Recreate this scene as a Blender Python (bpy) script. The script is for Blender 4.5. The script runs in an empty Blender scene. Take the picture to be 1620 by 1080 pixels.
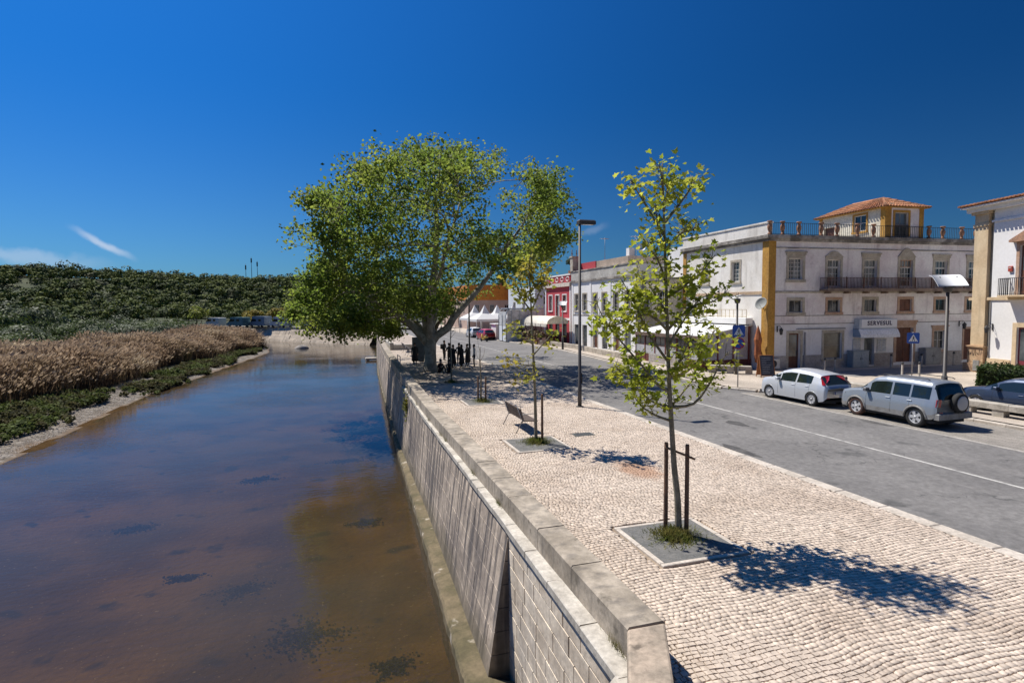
import bpy, math, random
import numpy as np
from mathutils import Matrix, Vector
random.seed(7); RNG = np.random.default_rng(7)
R = math.radians
S = bpy.context.scene
COL = S.collection

# ---------------------------------------------------------------- camera
cam_d = bpy.data.cameras.new("camera"); cam_d.lens = 20.0; cam_d.sensor_width = 36.0; cam_d.clip_start = 0.1; cam_d.clip_end = 6000
cam = bpy.data.objects.new("camera", cam_d); COL.objects.link(cam)
CAM_H = 4.3
def cam_matrix(yaw=17.3, pitch=3.5, roll=0.42):
    y, p, r = R(yaw), R(pitch), R(roll)
    fw = Vector((math.sin(y)*math.cos(p), math.cos(y)*math.cos(p), -math.sin(p)))
    rt = Vector((math.cos(y), -math.sin(y), 0)); up = rt.cross(fw)
    rt2 = rt*math.cos(r)-up*math.sin(r); up2 = up*math.cos(r)+rt*math.sin(r)
    m = Matrix((rt2, up2, -fw)).transposed().to_4x4(); m.translation = (0, 0, CAM_H)
    return m
cam.matrix_world = cam_matrix()
S.camera = cam

# ---------------------------------------------------------------- sky, sun, exposure
SUN_EL, SUN_AZ = 58.0, -36.0          # azimuth from +Y, clockwise positive
sun_d = bpy.data.lights.new("sun", 'SUN'); sun_d.energy = 4.2; sun_d.angle = R(0.53); sun_d.color = (1.0, 0.94, 0.85)
sun = bpy.data.objects.new("sun", sun_d); COL.objects.link(sun)
to_sun = Vector((math.sin(R(SUN_AZ))*math.cos(R(SUN_EL)), math.cos(R(SUN_AZ))*math.cos(R(SUN_EL)), math.sin(R(SUN_EL))))
sun.rotation_euler = to_sun.to_track_quat('Z', 'Y').to_euler(); sun.location = to_sun*80
W = bpy.data.worlds.new("World"); S.world = W; W.use_nodes = True
def build_world():
    nt = W.node_tree; N = nt.nodes; L = nt.links
    N.clear()
    out = N.new('ShaderNodeOutputWorld'); bg = N.new('ShaderNodeBackground'); bg.inputs[1].default_value = 0.082
    sky = N.new('ShaderNodeTexSky'); sky.sky_type = 'NISHITA'; sky.sun_disc = False
    sky.sun_elevation = R(SUN_EL); sky.sun_rotation = R(SUN_AZ); sky.altitude = 200
    sky.air_density = 1.0; sky.dust_density = 0.45; sky.ozone_density = 3.0
    tc = N.new('ShaderNodeTexCoord')
    # polarised air: the sky deepens away from the sun
    dt = N.new('ShaderNodeVectorMath'); dt.operation = 'DOT_PRODUCT'; L.new(tc.outputs['Generated'], dt.inputs[0]); dt.inputs[1].default_value = to_sun
    sq = N.new('ShaderNodeMath'); sq.operation = 'MULTIPLY'; L.new(dt.outputs['Value'], sq.inputs[0]); L.new(dt.outputs['Value'], sq.inputs[1])
    mr = N.new('ShaderNodeMapRange'); L.new(sq.outputs[0], mr.inputs[0]); mr.inputs[1].default_value = 0; mr.inputs[2].default_value = 1; mr.inputs[3].default_value = 0.44; mr.inputs[4].default_value = 1.40
    hs = N.new('ShaderNodeHueSaturation'); hs.inputs['Saturation'].default_value = 1.0; hs.inputs['Hue'].default_value = 0.5
    fl = N.new('ShaderNodeMix'); fl.data_type = 'RGBA'; fl.blend_type = 'MULTIPLY'; fl.inputs[0].default_value = 1; fl.inputs[7].default_value = (0.062, 0.385, 0.80, 1)      # polarising filter: deeper blue
    sx = N.new('ShaderNodeSeparateXYZ'); L.new(tc.outputs['Generated'], sx.inputs[0]); ez = N.new('ShaderNodeMapRange'); ez.interpolation_type = 'SMOOTHSTEP'; L.new(sx.outputs[2], ez.inputs[0]); ez.inputs[1].default_value = -0.05; ez.inputs[2].default_value = 0.36
    tn = N.new('ShaderNodeMix'); tn.data_type = 'RGBA'; L.new(ez.outputs[0], tn.inputs[0]); tn.inputs[6].default_value = (0.25, 0.55, 0.87, 1); tn.inputs[7].default_value = (0.055, 0.385, 0.80, 1); L.new(tn.outputs[2], fl.inputs[7])      # low haze is not polarised
    L.new(sky.outputs[0], fl.inputs[6]); L.new(fl.outputs[2], hs.inputs['Color'])
    mu = N.new('ShaderNodeMix'); mu.data_type = 'RGBA'; mu.blend_type = 'MULTIPLY'; mu.inputs[0].default_value = 1
    L.new(hs.outputs[0], mu.inputs[6]); L.new(mr.outputs[0], mu.inputs[7])
    # thin clouds: streaks placed by direction
    def direc(az, el):
        return Vector((math.sin(R(az))*math.cos(R(el)), math.cos(R(az))*math.cos(R(el)), math.sin(R(el))))
    last = None
    noi = N.new('ShaderNodeTexNoise'); noi.inputs['Scale'].default_value = 34; noi.inputs['Detail'].default_value = 5; L.new(tc.outputs['Generated'], noi.inputs['Vector'])
    for (a0, e0, a1, e1, wid, amt, seg) in ((-20.5, 6.7, -15.7, 3.9, 0.0042, 0.55, 1.0), (-30, 4.4, -16.5, 3.5, 0.009, 0.30, 1.0), (-80, 4.5, -34, 4.6, 0.014, .3, 1.), (23.5, 6.9, 27.2, 7.9, 0.006, 0.13, 1.0), (60, 12, 84, 15, 0.02, 0.15, 1)):
        A, B = direc(a0, e0), direc(a1, e1); c = (A+B)/2; u = (B-A).normalized(); v = c.normalized().cross(u).normalized(); half = (B-A).length/2
        def dot(vec, off):
            d = N.new('ShaderNodeVectorMath'); d.operation = 'DOT_PRODUCT'; L.new(tc.outputs['Generated'], d.inputs[0]); d.inputs[1].default_value = vec
            m = N.new('ShaderNodeMath'); m.operation = 'SUBTRACT'; L.new(d.outputs['Value'], m.inputs[0]); m.inputs[1].default_value = off
            return m
        du = dot(u, c.dot(u)); dv = dot(v, c.dot(v))
        wob = N.new('ShaderNodeMath'); wob.operation = 'MULTIPLY_ADD'; L.new(noi.outputs[0], wob.inputs[0]); wob.inputs[1].default_value = wid*3.2; L.new(dv.outputs[0], wob.inputs[2])
        wo2 = N.new('ShaderNodeMath'); wo2.operation = 'SUBTRACT'; L.new(wob.outputs[0], wo2.inputs[0]); wo2.inputs[1].default_value = wid*1.6
        def fall(src, w):
            ab = N.new('ShaderNodeMath'); ab.operation = 'ABSOLUTE'; L.new(src.outputs[0], ab.inputs[0])
            m = N.new('ShaderNodeMapRange'); m.interpolation_type = 'SMOOTHSTEP'; L.new(ab.outputs[0], m.inputs[0]); m.inputs[1].default_value = w; m.inputs[2].default_value = w*0.1; m.inputs[3].default_value = 0; m.inputs[4].default_value = 1
            return m
        fu = fall(du, half*1.05); fv = fall(wo2, wid*1.6)
        ml = N.new('ShaderNodeMath'); ml.operation = 'MULTIPLY'; L.new(fu.outputs[0], ml.inputs[0]); L.new(fv.outputs[0], ml.inputs[1])
        fr = N.new('ShaderNodeVectorMath'); fr.operation = 'DOT_PRODUCT'; L.new(tc.outputs['Generated'], fr.inputs[0]); fr.inputs[1].default_value = c.normalized()
        gt = N.new('ShaderNodeMath'); gt.operation = 'GREATER_THAN'; L.new(fr.outputs['Value'], gt.inputs[0]); gt.inputs[1].default_value = 0
        m3 = N.new('ShaderNodeMath'); m3.operation = 'MULTIPLY'; L.new(ml.outputs[0], m3.inputs[0]); L.new(gt.outputs[0], m3.inputs[1])
        m2 = N.new('ShaderNodeMath'); m2.operation = 'MULTIPLY'; L.new(m3.outputs[0], m2.inputs[0]); m2.inputs[1].default_value = amt
        if last is None: last = m2
        else:
            ad = N.new('ShaderNodeMath'); ad.operation = 'MAXIMUM'; L.new(last.outputs[0], ad.inputs[0]); L.new(m2.outputs[0], ad.inputs[1]); last = ad
    mc = N.new('ShaderNodeMix'); mc.data_type = 'RGBA'; L.new(last.outputs[0], mc.inputs[0]); L.new(mu.outputs[2], mc.inputs[6]); mc.inputs[7].default_value = (5.6, 6.1, 7.0, 1)
    L.new(mc.outputs[2], bg.inputs[0]); L.new(bg.outputs[0], out.inputs[0])
build_world()
S.view_settings.view_transform = 'Standard'; S.view_settings.look = 'None'; S.view_settings.exposure = 0.60; S.view_settings.gamma = 1.0
S.view_settings.use_curve_mapping = False
S.render.engine = 'CYCLES'
S.cycles.max_bounces = 8; S.cycles.transparent_max_bounces = 12; S.cycles.caustics_reflective = False; S.cycles.caustics_refractive = False

# ---------------------------------------------------------------- materials
MATS = {}
def grain_scale(s): return max(7.0, min(26.0, s*6))
def mat(name, col, rough=0.8, col2=None, scale=2.0, detail=4, contrast=(0.35, 0.65), metal=0.0, bump=0.0, bscale=None, streak=None, streak_col=(0.05, 0.05, 0.05), streak_scale=(3, 3, 0.25), streak_rng=(0.5, 0.7), spec=0.5, island=0.0, spots=None, transl=0.0, coat=0.0, grain=None):
    """mottled procedural surface: two colours mixed by noise, vertical weather streaks, blotches, bump"""
    if name in MATS: return MATS[name]
    m = bpy.data.materials.new(name); m.use_nodes = True; MATS[name] = m
    nt = m.node_tree; N = nt.nodes; L = nt.links; b = N['Principled BSDF']
    b.inputs['Roughness'].default_value = rough; b.inputs['Metallic'].default_value = metal; b.inputs['Specular IOR Level'].default_value = spec
    b.inputs['Coat Weight'].default_value = coat; b.inputs['Coat Roughness'].default_value = 0.06
    b.inputs['Base Color'].default_value = (*col, 1)
    geo = N.new('ShaderNodeNewGeometry'); src = None
    def noise(sc, det=4, vec=None, rgh=0.55):
        n = N.new('ShaderNodeTexNoise'); n.inputs['Scale'].default_value = sc; n.inputs['Detail'].default_value = det; n.inputs['Roughness'].default_value = rgh
        L.new(vec or geo.outputs['Position'], n.inputs['Vector']); return n
    def ramp(src, a, b_):
        r = N.new('ShaderNodeMapRange'); r.interpolation_type = 'SMOOTHSTEP'; L.new(src, r.inputs[0]); r.inputs[1].default_value = a; r.inputs[2].default_value = b_; return r.outputs[0]
    def mix(f, a, c, mode='MIX'):
        x = N.new('ShaderNodeMix'); x.data_type = 'RGBA'; x.blend_type = mode
        if hasattr(f, 'links'): L.new(f, x.inputs[0])
        else: x.inputs[0].default_value = f
        for s, i in ((a, 6), (c, 7)):
            if hasattr(s, 'links'): L.new(s, x.inputs[i])
            else: x.inputs[i].default_value = (*s, 1)
        return x.outputs[2]
    cur = col
    if col2 is not None: cur = mix(ramp(noise(scale, detail).outputs[0], *contrast), col, col2)
    if spots: cur = mix(ramp(noise(spots[1], 6).outputs[0], spots[2], spots[3]), cur, spots[0])
    if streak:
        mp = N.new('ShaderNodeMapping'); mp.inputs['Scale'].default_value = streak_scale; L.new(geo.outputs['Position'], mp.inputs['Vector'])
        f = ramp(noise(1.0, 5, mp.outputs[0]).outputs[0], *streak_rng)
        ml = N.new('ShaderNodeMath'); ml.operation = 'MULTIPLY'; L.new(f, ml.inputs[0]); ml.inputs[1].default_value = streak
        cur = mix(ml.outputs[0], cur, streak_col)
    if island:
        r = N.new('ShaderNodeMapRange'); L.new(geo.outputs['Random Per Island'], r.inputs[0]); r.inputs[3].default_value = 1-island; r.inputs[4].default_value = 1+island
        cur = mix(1.0, cur, r.outputs[0], 'MULTIPLY')
    if grain is None: grain = 0.30 if (col2 is not None and not transl and rough > .55) else 0
    if grain:
        g1 = noise(grain_scale(scale), 6, rgh=.7); r = N.new('ShaderNodeMapRange'); L.new(g1.outputs[0], r.inputs[0]); r.inputs[1].default_value = .28; r.inputs[2].default_value = .72; r.inputs[3].default_value = 1-grain; r.inputs[4].default_value = 1+grain
        cur = mix(1.0, cur, r.outputs[0], 'MULTIPLY')
    if hasattr(cur, 'links'): L.new(cur, b.inputs['Base Color'])
    if bump:
        n = noise(bscale or scale*6, 5); bp = N.new('ShaderNodeBump'); bp.inputs['Strength'].default_value = bump; bp.inputs['Distance'].default_value = 0.02
        L.new(n.outputs[0], bp.inputs['Height']); L.new(bp.outputs[0], b.inputs['Normal'])
    if transl:
        t = N.new('ShaderNodeBsdfTranslucent'); mx = N.new('ShaderNodeMixShader'); mx.inputs[0].default_value = transl
        if hasattr(cur, 'links'): L.new(cur, t.inputs[0])
        else: t.inputs[0].default_value = (*col, 1)
        o = [n for n in N if n.type == 'OUTPUT_MATERIAL'][0]
        L.new(b.outputs[0], mx.inputs[1]); L.new(t.outputs[0], mx.inputs[2]); L.new(mx.outputs[0], o.inputs[0])
    return m

# ---------------------------------------------------------------- mesh helpers
class MB:
    def __init__(s): s.V = []; s.F = []; s.M = []; s.S = []; s.T = None
    def add(s, pts, faces, m=0, smooth=False):
        b = len(s.V)
        for p in pts:
            p = Vector(p)
            s.V.append(tuple(s.T @ p) if s.T is not None else tuple(p))
        for f in faces:
            s.F.append(tuple(b+i for i in f)); s.M.append(m); s.S.append(smooth)
        return s
    def quad(s, a, b, c, d, m=0): return s.add([a, b, c, d], [(0, 1, 2, 3)], m)
    def box(s, x0, x1, y0, y1, z0, z1, m=0):
        return s.add([(x0, y0, z0), (x1, y0, z0), (x1, y1, z0), (x0, y1, z0), (x0, y0, z1), (x1, y0, z1), (x1, y1, z1), (x0, y1, z1)],
                     [(0, 3, 2, 1), (4, 5, 6, 7), (0, 1, 5, 4), (1, 2, 6, 5), (2, 3, 7, 6), (3, 0, 4, 7)], m)
    def cbox(s, x0, x1, y0, y1, z0, z1, c=0.02, m=0):
        """box with bevelled top edges"""
        p = [(x0, y0, z0), (x1, y0, z0), (x1, y1, z0), (x0, y1, z0), (x0, y0, z1-c), (x1, y0, z1-c), (x1, y1, z1-c), (x0, y1, z1-c),
             (x0+c, y0+c, z1), (x1-c, y0+c, z1), (x1-c, y1-c, z1), (x0+c, y1-c, z1)]
        f = [(0, 3, 2, 1), (8, 9, 10, 11)]
        for i in range(4):
            j = (i+1) % 4; f += [(i, j, 4+j, 4+i), (4+i, 4+j, 8+j, 8+i)]
        return s.add(p, f, m)
    def tube(s, pts, rad, n=8, m=0, cap=True, smooth=True):
        pts = [Vector(p) for p in pts]
        if not hasattr(rad, '__len__'): rad = [rad]*len(pts)
        P = []; F = []; prev = None
        for i, p in enumerate(pts):
            d = (pts[min(i+1, len(pts)-1)]-pts[max(i-1, 0)])
            d = d.normalized() if d.length > 1e-9 else Vector((0, 0, 1))
            if prev is None:
                a = Vector((1, 0, 0)) if abs(d.x) < 0.9 else Vector((0, 1, 0)); u = (a-d*a.dot(d)).normalized()
            else: u = prev-d*prev.dot(d); u = u.normalized() if u.length > 1e-6 else d.orthogonal().normalized()
            prev = u; v = d.cross(u)
            for k in range(n):
                t = 2*math.pi*k/n; P.append(p+(u*math.cos(t)+v*math.sin(t))*rad[i])
        for i in range(len(pts)-1):
            for k in range(n):
                k2 = (k+1) % n; F.append((i*n+k, i*n+k2, (i+1)*n+k2, (i+1)*n+k))
        if cap: F.append(tuple(range(n-1, -1, -1))); F.append(tuple(range((len(pts)-1)*n, len(pts)*n)))
        return s.add(P, F, m, smooth)
    def lathe(s, prof, n=12, c=(0, 0, 0), m=0, smooth=True, cap=True):
        P = []; F = []
        for (r, z) in prof:
            for k in range(n):
                t = 2*math.pi*k/n; P.append((c[0]+r*math.cos(t), c[1]+r*math.sin(t), c[2]+z))
        for i in range(len(prof)-1):
            for k in range(n):
                k2 = (k+1) % n; F.append((i*n+k, i*n+k2, (i+1)*n+k2, (i+1)*n+k))
        if cap: F.append(tuple(range(n-1, -1, -1))); F.append(tuple(range((len(prof)-1)*n, len(prof)*n)))
        return s.add(P, F, m, smooth)
    def prism(s, poly, y0, y1, m=0):
        """polygon in (x,z), extruded along y"""
        n = len(poly); P = [(x, y0, z) for x, z in poly]+[(x, y1, z) for x, z in poly]
        F = [tuple(range(n)), tuple(range(2*n-1, n-1, -1))]
        for i in range(n): j = (i+1) % n; F.append((j, i, n+i, n+j))
        return s.add(P, F, m)
    def slab(s, poly, z0, z1, m=0):
        """polygon in (x,y), extruded along z"""
        n = len(poly); P = [(x, y, z0) for x, y in poly]+[(x, y, z1) for x, y in poly]
        F = [tuple(range(n-1, -1, -1)), tuple(range(n, 2*n))]
        for i in range(n): j = (i+1) % n; F.append((i, j, n+j, n+i))
        return s.add(P, F, m)
    def build(s, name, mats, parent=None, **kw):
        me = bpy.data.meshes.new(name); me.from_pydata(s.V, [], s.F)
        if not isinstance(mats, (list, tuple)): mats = [mats]
        for m in mats: me.materials.append(m)
        if s.F:
            me.polygons.foreach_set('material_index', s.M); me.polygons.foreach_set('use_smooth', s.S)
        me.update()
        return link(name, me, parent, **kw)
def link(name, me, parent=None, label=None, cat=None, group=None, kind=None):
    o = bpy.data.objects.new(name, me); COL.objects.link(o)
    if parent is not None: o.parent = parent
    tag(o, label, cat, group, kind); return o
def tag(o, label=None, cat=None, group=None, kind=None):
    if label: o['label'] = label
    if cat: o['category'] = cat
    if group: o['group'] = group
    if kind: o['kind'] = kind
    return o
def thing(name, label, cat, loc=(0, 0, 0), rz=0.0, group=None):
    o = bpy.data.objects.new(name, None); o.empty_display_size = 0.2; COL.objects.link(o)
    o.location = loc; o.rotation_euler = (0, 0, rz); tag(o, label, cat, group); return o
def copy_tree(o, parent=None):
    c = o.copy(); COL.objects.link(c)
    if parent is not None: c.parent = parent
    for ch in KIDS(o): copy_tree(ch, c)
    return c
def KIDS(o): return [c for c in o.children]
def frame(root, wx, wy, ang):
    """transform from a facade frame placed in the world to the local space of its building"""
    rm = Matrix.Translation(root.location) @ Matrix.Rotation(root.rotation_euler.z, 4, 'Z')
    return rm.inverted() @ Matrix.Translation((wx, wy, 0)) @ Matrix.Rotation(ang, 4, 'Z')
def arrays_mesh(name, verts, faces, mats, parent=None, smooth=False, mi=None, **kw):
    """fast mesh from numpy arrays; faces is (n,k)"""
    verts = np.asarray(verts, np.float32); faces = np.asarray(faces, np.int32); n, k = faces.shape
    me = bpy.data.meshes.new(name); me.vertices.add(len(verts)); me.vertices.foreach_set('co', verts.ravel())
    me.loops.add(n*k); me.loops.foreach_set('vertex_index', faces.ravel()); me.polygons.add(n)
    me.polygons.foreach_set('loop_start', np.arange(0, n*k, k, dtype=np.int32))
    if smooth: me.polygons.foreach_set('use_smooth', np.ones(n, bool))
    for m in (mats if isinstance(mats, (list, tuple)) else [mats]): me.materials.append(m)
    if mi is not None: me.polygons.foreach_set('material_index', np.asarray(mi, np.int32))
    me.update(calc_edges=True); me.validate()
    return link(name, me, parent, **kw)
def rand_frames(n, up_bias=0.0, normals=None, nb=0.0):
    """n random orthonormal leaf frames (u,v,w); w is the leaf normal"""
    w = RNG.normal(size=(n, 3)); w /= np.linalg.norm(w, axis=1)[:, None]
    w[:, 2] = np.where(RNG.random(n) < 0.85, np.abs(w[:, 2]), w[:, 2]); w[:, 2] += up_bias
    if normals is not None: w = w*(1-nb)+normals*nb
    w /= np.linalg.norm(w, axis=1)[:, None]+1e-9
    a = RNG.normal(size=(n, 3)); u = a-w*(a*w).sum(1)[:, None]; u /= np.linalg.norm(u, axis=1)[:, None]+1e-9
    return u, np.cross(w, u), w
def leaf_quads(c, size, up_bias=0.2, normals=None, nb=0.0, aspect=0.75):
    """folded diamond leaves at centres c"""
    n = len(c); u, v, w = rand_frames(n, up_bias, normals, nb); s = (size*(0.65+0.7*RNG.random(n)))[:, None]
    P = np.stack([c-u*s*0.5, c+v*s*0.5*aspect+w*s*0.12, c+u*s*0.5, c-v*s*0.5*aspect+w*s*0.12], 1).reshape(-1, 3)
    return P, np.arange(4*n).reshape(n, 4)
# ---------------------------------------------------------------- layout (metres; camera stands at 0,0; +Y follows the quay)
def wx(y):  return float(np.interp(y, [4, 11, 18, 22, 30, 40, 50, 58, 68, 80, 115], [3.17, 3.2, 3.2, 3.22, 3.42, 3.75, 4.1, 4.44, 4.95, 5.6, 8.0]))    # river face of the parapet
def wf(y):  return float(np.interp(y, [4, 10, 22, 30, 40, 50, 58, 68, 80, 115], [2.92, 3.04, 3.17, 3.38, 3.72, 4.07, 4.41, 4.92, 5.57, 7.97]))            # top of the wall face
def wb(y):  return float(np.interp(y, [10, 20, 30, 60, 80, 115], [0.43, 0.25, 0.33, 0.25, 0.2, 0.15]))                                                     # how far the foot stands out
WATER = -3.0; KERB = 11.2; ROAD_Z = -0.1
def par_r(y): return wx(y)+0.5
BANK = [(-15.3, -60), (-15.3, 55), (-13.7, 70), (-10.6, 101), (-11.6, 113), (-25, 128), (-70, 166), (-200, 232)]
FARQ = [(8, 115), (-14, 141), (-60, 196), (-200, 330)]

def seg_dist(x, y, poly):
    d = np.full(x.shape, 1e9)
    for (ax, ay), (bx, by) in zip(poly[:-1], poly[1:]):
        vx, vy = bx-ax, by-ay; t = np.clip(((x-ax)*vx+(y-ay)*vy)/(vx*vx+vy*vy), 0, 1)
        d = np.minimum(d, np.hypot(x-ax-t*vx, y-ay-t*vy))
    return d
def in_poly(x, y, poly):
    r = np.zeros(x.shape, bool); n = len(poly)
    for i in range(n):
        (ax, ay), (bx, by) = poly[i], poly[(i+1) % n]
        c = ((ay > y) != (by > y)); t = (bx-ax)*(y-ay)/np.where(by == ay, 1e-9, by-ay)+ax
        r ^= c & (x < t)
    return r
def vnoise(x, y, s, seed=0):
    """smooth value noise"""
    x = x/s+seed*13.7; y = y/s+seed*7.3; xi = np.floor(x); yi = np.floor(y); fx = x-xi; fy = y-yi; fx = fx*fx*(3-2*fx); fy = fy*fy*(3-2*fy)
    def h(a, b): v = np.sin(a*127.1+b*311.7)*43758.5453; return v-np.floor(v)
    return (h(xi, yi)*(1-fx)+h(xi+1, yi)*fx)*(1-fy)+(h(xi, yi+1)*(1-fx)+h(xi+1, yi+1)*fx)*fy
LEFT_LAND = BANK+[(-3000, 232), (-3000, -60)]
FAR_LAND = [(8, 115), (-14, 141), (-60, 196), (-200, 330), (-3000, 1400), (-3000, 3000), (3000, 3000), (3000, 115)]
def hill_h(x, y):
    base = np.interp(x, [-400, -150, -20, 60], [165, 215, 240, 250]); crest = np.interp(x, [-400, -160, -25, 30, 60], [20, 20.5, 17, 12, 3])
    t = np.clip((y-base)/105, 0, 1); t = t*t*(3-2*t)
    return crest*t*(0.9+0.2*vnoise(x, y, 60, 3))
def ground_z(x, y):
    z = np.full(x.shape, -0.3)
    left = in_poly(x, y, LEFT_LAND); far = in_poly(x, y, FAR_LAND)
    wallx = np.interp(y, [-60, 4, 22, 30, 50, 68, 115], [3.2, 3.2, 3.3, 3.5, 4.2, 5.0, 8.0])
    right = (x > wallx+0.15) & (y < 116)
    db = np.maximum(0, seg_dist(x, y, BANK)+1.5*(vnoise(x, y, 3.1, 11)-.5)*np.clip((130-y)/40, 0, 1)); n = vnoise(x, y, 2.3, 1)-0.5
    river = ~left & ~far & ~right
    dw = np.abs(wallx-x)
    bed = -3.0-np.minimum(0.55, 0.07*db)-0.05*n*np.minimum(1, db)+0.12*np.clip(1-dw/2.5, 0, 1)*(y < 60)
    z = np.where(river, bed, z)
    up = -3.0+np.minimum(0.35, 0.16*db)+np.clip((db-2)/9, 0, 1)*0.6+0.12*n*np.clip(db, 0, 1)+hill_h(x, y)
    z = np.where(left, up+np.clip((db-15)/24, 0, 1)*1.9, z)
    z = np.where(far & ~left, np.where(seg_dist(x, y, FARQ) < 1.3, -3.3, np.minimum(-0.12+hill_h(x, y), 60)), z)
    return z
def build_ground():
    xs = np.concatenate([[-3000, -1500, -800, -400], np.arange(-300, -60, 6), np.arange(-60, -24, 2), np.arange(-24, -6, 0.4), np.arange(-6, 12, 0.6), np.arange(12, 60, 6), [80, 150, 400, 1000, 3000]])
    ys = np.concatenate([[-1500, -300, -60], np.arange(-40, 20, 5), np.arange(20, 60, 0.6), np.arange(60, 108, 1.2), np.arange(108, 152, 1.0), np.arange(152, 360, 6), [400, 500, 800, 1500, 3500]])
    X, Y = np.meshgrid(xs, ys); Z = ground_z(X, Y); nx, ny = len(xs), len(ys)
    V = np.stack([X, Y, Z], -1).reshape(-1, 3); i = np.arange(nx*ny).reshape(ny, nx)
    F = np.stack([i[:-1, :-1], i[:-1, 1:], i[1:, 1:], i[1:, :-1]], -1).reshape(-1, 4)
    m = bpy.data.materials.new('river_mud'); m.use_nodes = True; nt = m.node_tree; N = nt.nodes; L = nt.links; b = N['Principled BSDF']; b.inputs['Roughness'].default_value = 0.85; b.inputs['Specular IOR Level'].default_value = 0.2
    geo = N.new('ShaderNodeNewGeometry'); sep = N.new('ShaderNodeSeparateXYZ'); L.new(geo.outputs['Position'], sep.inputs[0])
    def noise(s, d=5):
        n = N.new('ShaderNodeTexNoise'); n.inputs['Scale'].default_value = s; n.inputs['Detail'].default_value = d; L.new(geo.outputs['Position'], n.inputs['Vector']); return n.outputs[0]
    def rng(src, a, c):
        r = N.new('ShaderNodeMapRange'); r.interpolation_type = 'SMOOTHSTEP'; L.new(src, r.inputs[0]); r.inputs[1].default_value = a; r.inputs[2].default_value = c; return r.outputs[0]
    def mix(f, a, c):
        x = N.new('ShaderNodeMix'); x.data_type = 'RGBA'
        L.new(f, x.inputs[0])
        for s, k in ((a, 6), (c, 7)):
            if hasattr(s, 'links'): L.new(s, x.inputs[k])
            else: x.inputs[k].default_value = (*s, 1)
        return x.outputs[2]
    bed = mix(rng(noise(0.35), .35, .65), (0.088, 0.057, 0.022), (0.185, 0.118, 0.036))
    bed = mix(rng(noise(0.9, 3), .60, .72), bed, (0.045, 0.036, 0.026))
    bed = mix(rng(noise(9, 3), .66, .72), bed, (0.27, 0.22, 0.14))
    bank = mix(rng(noise(1.4), .38, .6), (0.13, 0.105, 0.08), (0.25, 0.22, 0.185))
    bank = mix(rng(noise(11, 4), .52, .63), bank, (0.10, 0.085, 0.07)); bank = mix(rng(noise(1.7, 6), .52, .62), bank, (0.12, 0.10, 0.075))
    wet = rng(sep.outputs[2], -3.03, -2.93); bank2 = mix(wet, (0.13, 0.08, 0.04), bank)
    land = mix(rng(noise(0.6), .4, .6), (0.10, 0.085, 0.045), (0.06, 0.075, 0.03))
    hillc = mix(rng(noise(0.08), .4, .6), (0.030, 0.045, 0.018), (0.055, 0.065, 0.03)); land = mix(rng(sep.outputs[2], -1.2, 0.6), land, hillc)
    c = mix(rng(sep.outputs[2], -2.65, -2.4), bank2, land); c = mix(rng(sep.outputs[2], -3.05, -2.99), bed, c)
    L.new(c, b.inputs['Base Color'])
    bp = N.new('ShaderNodeBump'); bp.inputs['Strength'].default_value = 1.0; bp.inputs['Distance'].default_value = 0.10; L.new(noise(5, 7), bp.inputs['Height']); L.new(bp.outputs[0], b.inputs['Normal'])
    arrays_mesh('ground', V, F, m, smooth=True, kind='structure')
build_ground()

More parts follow.
